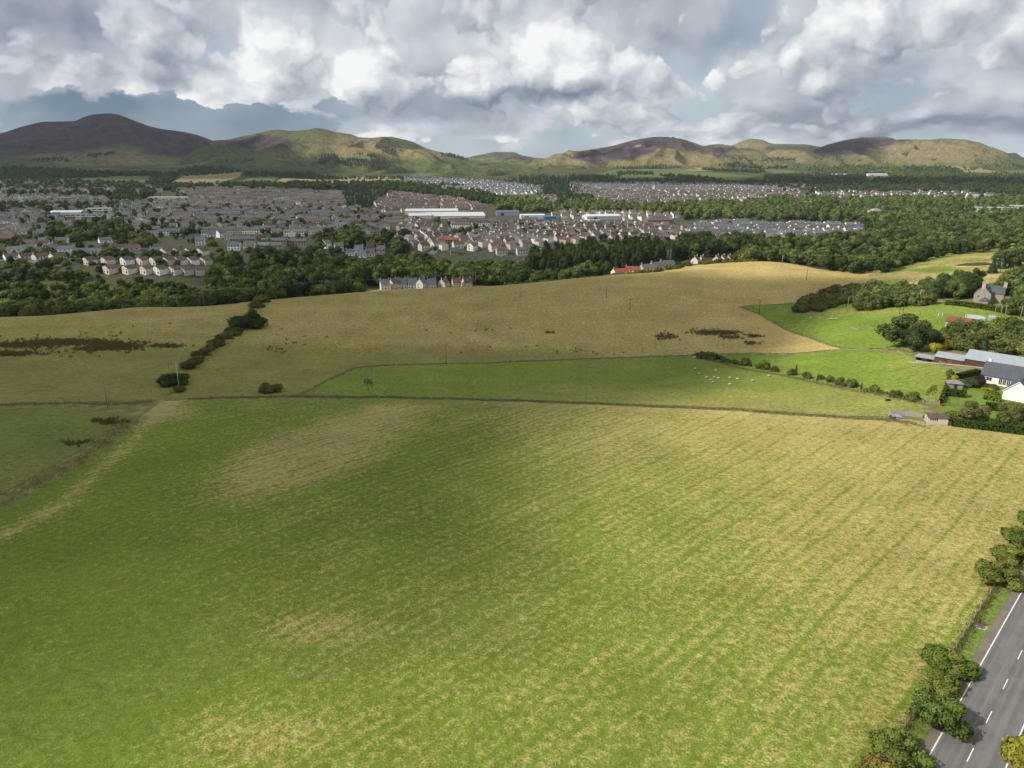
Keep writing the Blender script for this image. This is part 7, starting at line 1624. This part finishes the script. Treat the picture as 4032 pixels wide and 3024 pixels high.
# far woods, placed by where their feet show
FARW = [([(2690, 642), (3000, 654), (3000, 664), (2700, 656)], 120, 'dark'), ([(3150, 655), (3500, 652), (3900, 668), (3600, 690), (3200, 685)], 420, 'broad'), ([(2050, 700), (2440, 690), (2440, 700), (2300, 716), (2050, 712)], 260, 'coni'), ([(1560, 742), (1900, 760), (2000, 800), (1960, 815), (1800, 780), (1560, 756)], 260, 'dark'), ([(2990, 780), (3400, 790), (4040, 780), (4040, 815), (3000, 815)], 520, 'broad'), ([(2200, 770), (2330, 775), (2330, 812), (2200, 815)], 150, 'dark'), ([(0, 762), (560, 767), (600, 780), (0, 780)], 80, 'dark'), ([(0, 705), (600, 732), (600, 742), (0, 728)], 220, 'dark'), ([(1000, 735), (1200, 728), (1350, 745), (1100, 752)], 160, 'dark'), ([(-60, 662), (138, 664), (358, 680), (589, 686), (592, 694), (307, 705), (-60, 709)], 620, 'dark'), ([(590, 685), (700, 690), (672, 725), (640, 742), (590, 740)], 220, 'dark'), ([(700, 680), (760, 660), (930, 668), (960, 680), (720, 698)], 200, 'dark'), ([(960, 678), (1200, 676), (1300, 700), (1594, 700), (1800, 708), (2020, 712), (2020, 722), (1600, 708), (1250, 712), (1110, 700), (960, 695)], 700, 'coni'),
        ([(1150, 728), (1560, 722), (1830, 738), (1700, 752), (1350, 748), (1150, 742)], 420, 'dark'), ([(1340, 748), (1540, 750), (1480, 800), (1440, 830), (1370, 820)], 260, 'coni'), ([(2000, 700), (2140, 690), (2290, 726), (2300, 775), (2220, 800), (2120, 768), (2030, 720)], 620, 'coni'), ([(2300, 716), (2440, 712), (2700, 712), (2900, 722), (3000, 720), (3000, 738), (2800, 732), (2300, 726)], 460, 'dark'),
        ([(3000, 712), (3500, 705), (4060, 712), (4060, 772), (3640, 758), (3200, 762), (3000, 745)], 1250, 'dark'), ([(1960, 806), (2300, 800), (2500, 815), (3000, 800), (3000, 850), (2500, 845), (1960, 840)], 420, 'broad'), ([(2240, 690), (2450, 695), (2400, 712), (2250, 712)], 160, 'coni'), ([(2420, 682), (2560, 680), (2590, 690), (2440, 694)], 60, 'dark'), ([(2590, 692), (2760, 700), (2870, 722), (2680, 712)], 130, 'dark'), ([(2760, 668), (3010, 676), (3010, 684), (2780, 676)], 110, 'dark'), ([(3010, 692), (3400, 688), (3420, 704), (3010, 706)], 260, 'broad'), ([(3200, 664), (3420, 660), (3420, 684), (3210, 686)], 190, 'broad'), ([(3540, 682), (4060, 690), (4060, 710), (3500, 702)], 320, 'broad'), ([(3560, 664), (3700, 660), (3800, 682), (3560, 680)], 120, 'dark'), ([(2900, 655), (3000, 650), (3160, 662), (3000, 668)], 90, 'dark'), ([(0, 735), (470, 738), (470, 752), (0, 750)], 170, 'dark'), ([(460, 745), (600, 730), (640, 745), (560, 800), (440, 800)], 130, 'dark'), ([(850, 740), (1000, 725), (1150, 735), (1000, 745)], 120, 'dark'), ([(660, 735), (840, 737), (840, 750), (640, 752)], 110, 'dark')]
for poly, n, kd in FARW:
    wood(poly, n, (11, 17), [kd], 'far', (0.75, 1.0) if kd != 'coni' else (0.45, 0.6), 'P')
def hill_wood(hn, poly, n, kd='coni', hr=(11, 16)):
    XX, YY, Z, qx, qy = HILLS[hn]; m = np.argwhere(inside(poly, qx, qy) & (np.arange(Z.shape[0])[:, None] < 96))
    if len(m) == 0: return
    for _ in range(n):
        i, j = m[tr.integers(len(m))]; i2, j2 = min(i + 1, 95), min(j + 1, Z.shape[1] - 1); a, b = tr.uniform(0, 1, 2)
        x = XX[i, j] * (1 - a) + XX[i2, j2] * a; y = YY[i, j] * (1 - a) + YY[i2, j2] * a; z = Z[i, j] * (1 - a) + Z[i2, j2] * a
        h = tr.uniform(*hr); TREES.append((float(x + tr.normal() * 6), float(y), float(z) - 1.5, h, h * (0.5 if kd == 'coni' else 0.9), kd, 'far'))
for a in [('grassy_hill', [(1220, 648), (1246, 615), (1307, 609), (1343, 627), (1425, 632), (1589, 638), (1589, 653), (1487, 643), (1435, 658)], 900), ('grassy_hill', [(1490, 584), (1579, 592), (1548, 615), (1500, 604)], 220), ('grassy_hill', [(1722, 606), (1770, 606), (1834, 622), (1830, 630), (1740, 618)], 200), ('grassy_hill', [(850, 632), (1000, 630), (1000, 641), (860, 644)], 160), ('grassy_hill', [(1450, 655), (1560, 660), (1560, 675), (1440, 675)], 200), ('grassy_hill', [(1400, 606), (1500, 612), (1480, 622), (1390, 616)], 80), ('heather_hill', [(340, 618), (440, 604), (420, 612), (350, 626)], 100), ('heather_hill', [(100, 630), (300, 622), (300, 634), (100, 642)], 160), ('purple_heather_hill', [(2400, 663), (2500, 660), (2600, 652), (2690, 660), (2680, 668), (2500, 672)], 330), ('purple_heather_hill', [(2225, 676), (2300, 663), (2310, 670), (2240, 682)], 110), ('purple_heather_hill', [(2800, 610), (2900, 612), (3010, 632), (3000, 644), (2860, 630)], 320), ('purple_heather_hill', [(2815, 653), (2900, 640), (3000, 655), (3000, 668)], 260), ('low_straw_hill', [(3000, 625), (3130, 622), (3130, 636), (3000, 640)], 180), ('straw_grass_hill', [(3130, 620), (3230, 614), (3410, 634), (3530, 656), (3380, 655), (3150, 640)], 520), ('straw_grass_hill', [(3770, 632), (3900, 630), (4050, 655), (4050, 676), (3880, 664)], 420), ('straw_grass_hill', [(3680, 600), (3720, 598), (3700, 625), (3660, 640)], 70), ('straw_grass_hill', [(3540, 610), (3580, 606), (3570, 622)], 40)]: hill_wood(*a)

# the largest in view become trees of their own, the rest stays one mass per kind
TREES.sort(key=lambda t: -(t[3] + t[4]) / math.hypot(t[0], t[1]))
WORDS = {'broad': 'broadleaf tree', 'dark': 'dark leafy tree', 'tall': 'narrow dark tree', 'bush': 'low scrubby bush', 'russet': 'brown scrubby bush', 'coni': 'dark conifer', 'big': 'large rounded tree', 'bigdark': 'large dark tree'}
NAME = {'broad': 'broadleaf_tree', 'dark': 'broadleaf_tree', 'tall': 'plantation_tree', 'bush': 'scrub_bush', 'russet': 'scrub_bush', 'coni': 'conifer_tree', 'big': 'broadleaf_tree', 'bigdark': 'broadleaf_tree'}
LIMIT = {'broadleaf_tree': 290, 'scrub_bush': 190, 'plantation_tree': 130, 'conifer_tree': 60}
cnt = {}; rest = {}
TEXT_ = {}
for (x, y, z, h, w, kd, where) in TREES[:3000]:
    e_ = TEXT_.setdefault(where, [[], []]); e_[0].append(x / y); e_[1].append(y)
for (x, y, z, h, w, kd, where) in TREES:
    nm = NAME[kd]; cnt[nm] = cnt.get(nm, 0)
    if where != 'far' and cnt[nm] < LIMIT[nm] and math.hypot(x, y) < 1000:
        cnt[nm] += 1
        e_ = TEXT_.get(where, [[x / y], [y]]); size = 'tall ' if h > 11 else ('middling ' if h > 6 else 'small ')
        lab = '%s, %s %s of %s' % (WORDS[kd], spot(y, e_[1], ['front', 'middle', 'rear']), spot(x / y, e_[0], ['far left', 'left', 'centre', 'right', 'far right']), where)
        if len(lab.split()) < 16 and not (size + lab).startswith(('tall large', 'small low')): lab = size + lab
        tree(nm, kd, x, y, h, w, lab, 'bush' if 'bush' in nm else 'tree', where, None, z)
    else:
        far = math.hypot(x, y) > 1250
        k2 = {'broad': 'lo' if far else 'broad', 'dark': 'lodark' if far else 'dark', 'tall': 'tall', 'bush': 'bush', 'russet': 'russet', 'coni': 'loconi', 'big': 'broad', 'bigdark': 'dark'}[kd]
        rest.setdefault(k2, []).append((x, y, z, h, w))
def mass(kind, lst, name, label):
    lst = np.array(lst); V = lst[:, :3]; me = mesh_np(name, V, np.zeros((0, 3), int)); n = len(V); r = np.random.default_rng(len(lst))
    sc = np.column_stack([lst[:, 4] / 0.9, lst[:, 4] / 0.9, lst[:, 3]]).astype(np.float32)
    at = me.attributes.new('size', 'FLOAT_VECTOR', 'POINT'); at.data.foreach_set('vector', sc.ravel()); ro = np.zeros((n, 3), np.float32); ro[:, 2] = r.uniform(0, 6.283, n); at = me.attributes.new('turn', 'FLOAT_VECTOR', 'POINT'); at.data.foreach_set('vector', ro.ravel())
    at = me.attributes.new('pick', 'INT', 'POINT'); at.data.foreach_set('value', r.integers(0, len(CR[kind]), n).astype(np.int32))
    o = link(name, me); ng = bpy.data.node_groups.new(name, 'GeometryNodeTree'); ng.interface.new_socket('Geometry', in_out='INPUT', socket_type='NodeSocketGeometry'); ng.interface.new_socket('Geometry', in_out='OUTPUT', socket_type='NodeSocketGeometry')
    N = ng.nodes; gi, go = N.new('NodeGroupInput'), N.new('NodeGroupOutput'); iop = N.new('GeometryNodeInstanceOnPoints'); join = N.new('GeometryNodeJoinGeometry')
    for me_c in CR[kind]:
        src = next((ob for ob in COL.objects if ob.data == me_c), None)
        if src is None:                                    # plant one real tree of this crown so that the mass can borrow it
            k = int(r.integers(0, n)); x, y, z, h, w = lst[k]; t = tree('broadleaf_tree' if 'coni' not in kind else 'conifer_tree', kind, x + 3, y, h, w, {'lo': 'small broadleaf tree in the far woods', 'lodark': 'small dark tree in the far woods', 'loconi': 'small conifer in the far plantations'}.get(kind, 'tree in the far woods'), 'tree', 'trees of the far woods', None, z)
            src = [c for c in t.children if c.name.startswith('crown')][0]; src.data = me_c
        oi = N.new('GeometryNodeObjectInfo'); oi.inputs['Object'].default_value = src; oi.transform_space = 'ORIGINAL'; g2i = N.new('GeometryNodeGeometryToInstance'); ng.links.new(oi.outputs['Geometry'], g2i.inputs[0]); ng.links.new(g2i.outputs[0], join.inputs[0])
    def na(nm, ty):
        a = N.new('GeometryNodeInputNamedAttribute'); a.data_type = ty; a.inputs[0].default_value = nm; return a.outputs[0]
    ng.links.new(gi.outputs[0], iop.inputs['Points']); ng.links.new(join.outputs[0], iop.inputs['Instance']); iop.inputs['Pick Instance'].default_value = True
    ng.links.new(na('pick', 'INT'), iop.inputs['Instance Index']); e2r = N.new('FunctionNodeEulerToRotation'); ng.links.new(na('turn', 'FLOAT_VECTOR'), e2r.inputs[0]); ng.links.new(e2r.outputs[0], iop.inputs['Rotation']); ng.links.new(na('size', 'FLOAT_VECTOR'), iop.inputs['Scale']); ng.links.new(iop.outputs[0], go.inputs[0])
    md = o.modifiers.new('scatter', 'NODES'); md.node_group = ng
    tag(o, label, 'woods', kind='stuff')
for kd, lst in rest.items():
    mass(kd, lst, {'loconi': 'far_conifer_woods', 'lo': 'far_leafy_woods', 'lodark': 'far_dark_woods'}.get(kd, 'valley_woods'), {'loconi': 'dark conifer plantations below and on the hills', 'lo': 'leafy woods spreading across the far valley', 'lodark': 'dark belts of trees across the far valley'}.get(kd, 'mass of %s filling the valley' % WORDS.get(kd, 'trees').replace('tree', 'trees').replace('bush', 'bushes')))
print('houses', len(kept), 'trees', len(TREES), cnt, {k: len(v) for k, v in rest.items()})

# ------------------------------------------------------------------ clouds overhead, outside the picture, whose shadows lie on the land
def cloud_mat():
    m, g = new_mat('cloud'); thin = g.attr('thin').outputs['Fac']
    d = g.n('ShaderNodeBsdfDiffuse', {'Color': (0.9, 0.9, 0.9)}); t = g.n('ShaderNodeBsdfTranslucent', {'Color': (0.9, 0.9, 0.9)}); a = g.n('ShaderNodeMixShader', {0: 0.5, 1: d.outputs[0], 2: t.outputs[0]})
    tr_ = g.n('ShaderNodeBsdfTransparent'); mx = g.n('ShaderNodeMixShader', {0: thin, 1: tr_.outputs[0], 2: a.outputs[0]}); g.n('ShaderNodeOutputMaterial', {'Surface': mx.outputs[0]}); return m
M_CLOUD = cloud_mat(); ALT = 1750.0; K = ALT / math.tan(SUN_EL)
def cloud(poly, step, edge, ragged, seed, label, dens=1.0):
    """a cumulus with a ragged, thinning rim; poly = the ground its shadow covers"""
    A = np.array(poly); gx, gy = np.meshgrid(np.arange(A[:, 0].min() - edge, A[:, 0].max() + edge, step), np.arange(A[:, 1].min() - edge, A[:, 1].max() + edge, step), indexing='ij')
    sd = np.where(inside(poly, gx, gy), 1, -1) * edge_dist(poly, gx, gy) + ragged * fbm(gx / (ragged * 3.5), gy / (ragged * 3.5), 5, seed)
    thick = np.sqrt(np.clip(sd + edge, 0, 900)) * 9 * (1 + 0.5 * fbm(gx / 220, gy / 220, 4, seed + 4)); thin = sstep(-edge, edge, sd) * dens
    X, Y = gx - 0.962 * K, gy - 0.272 * K; n, m = gx.shape; idx = np.arange(n * m).reshape(n, m)
    ok = (sd > -edge); f = ok[:-1, :-1] | ok[1:, :-1] | ok[1:, 1:] | ok[:-1, 1:]
    F = np.stack([idx[:-1, :-1], idx[1:, :-1], idx[1:, 1:], idx[:-1, 1:]], -1)[f]
    V = np.concatenate([np.stack([X, Y, ALT + thick], -1).reshape(-1, 3), np.stack([X, Y, ALT - thick * 0.12], -1).reshape(-1, 3)])
    a = thin.ravel(); a2 = 1 - np.sqrt(1 - np.clip(a, 0, 1))                      # two skins together give the wanted density
    me = mesh_np('cloud', V, np.concatenate([F, F[:, ::-1] + n * m]), True); add_attr(me, 'thin', np.concatenate([a2, a2])); link_o = link('cloud', me, M_CLOUD); tag(link_o, label, 'cloud', kind='stuff')
    used = np.unique(F); used = np.concatenate([used, used + n * m]); qx, qy, dp = proj(V[used, 0], V[used, 1], V[used, 2]); vis = (dp > 0) & (qx > -50) & (qx < 4082) & (qy > -50) & (qy < 3024); print('cloud', n * m, 'verts in frame', int(vis.sum()))
W = lambda t, Y: np.array([t * Y, Y])
NEARC = [np.array([-420.0, 20.0]), np.array([-170.0, 60.0]), P(220, 2820), P(680, 2360), P(1030, 2000), P(1380, 1735), P(1800, 1610), P(2250, 1500), P(2600, 1405), P(2880, 1330), P(3010, 1250), P(3100, 1195), P(3370, 1165), P(3330, 1140), P(2900, 1138), P(2450, 1120), C(2300, 540), C(1200, 520), C(300, 480), C(-600, 480), np.array([-700.0, 300.0])]
cloud(NEARC, 12.0, 34.0, 30.0, 3, 'grey cumulus overhead, out of the picture, shading the left fields', 1.0)
TOWNC = [C(-700, 500), C(600, 520), C(1500, 540), C(2300, 560), C(2620, 640), C(2700, 800), C(2560, 1000), C(2100, 1120), C(1650, 1250), C(1450, 1500), C(1500, 2000), C(1300, 2500), C(-700, 2500)]
cloud(TOWNC, 30.0, 60.0, 110.0, 13, 'broken cumulus overhead, out of the picture, dimming the town', 0.32)
cloud([C(-900, 2500), C(600, 2500), C(1250, 2700), C(1300, 3200), C(1150, 4200), C(860, 5600), np.array([-4400.0, 5600.0])], 40.0, 80.0, 120.0, 14, 'great cumulus shading the dark heather hill', 1.0)
cloud([W(0.10, 4900), W(0.165, 4900), W(0.17, 5500), W(0.11, 5500)], 30.0, 60.0, 80.0, 5, 'small cumulus shading a fold of the purple hill')
cloud([W(0.40, 5000), W(0.485, 5000), W(0.49, 6200), W(0.40, 6300)], 40.0, 80.0, 90.0, 6, 'cumulus shading the shoulder of the straw coloured hill')
cloud([W(0.0, 2650), W(0.7, 2700), W(0.75, 3250), W(0.1, 3300)], 40.0, 100.0, 200.0, 8, 'long cumulus shading the belt of woods below the hills', 0.9)

# ------------------------------------------------------------------ the air
def haze():
    m, g = new_mat('haze'); v = g.n('ShaderNodeVolumePrincipled', {'Color': (0.74, 0.86, 1.0), 'Density': 0.000024, 'Anisotropy': 0.2}); o = g.n('ShaderNodeOutputMaterial', {'Volume': v.outputs[0]})
    mb = MB(); mb.box(-24000, 24000, -300, 16500, -120, 480); tag(link('haze', mb.mesh('haze', [m])), 'thin pale haze in the valley air', 'haze', kind='stuff')
haze()
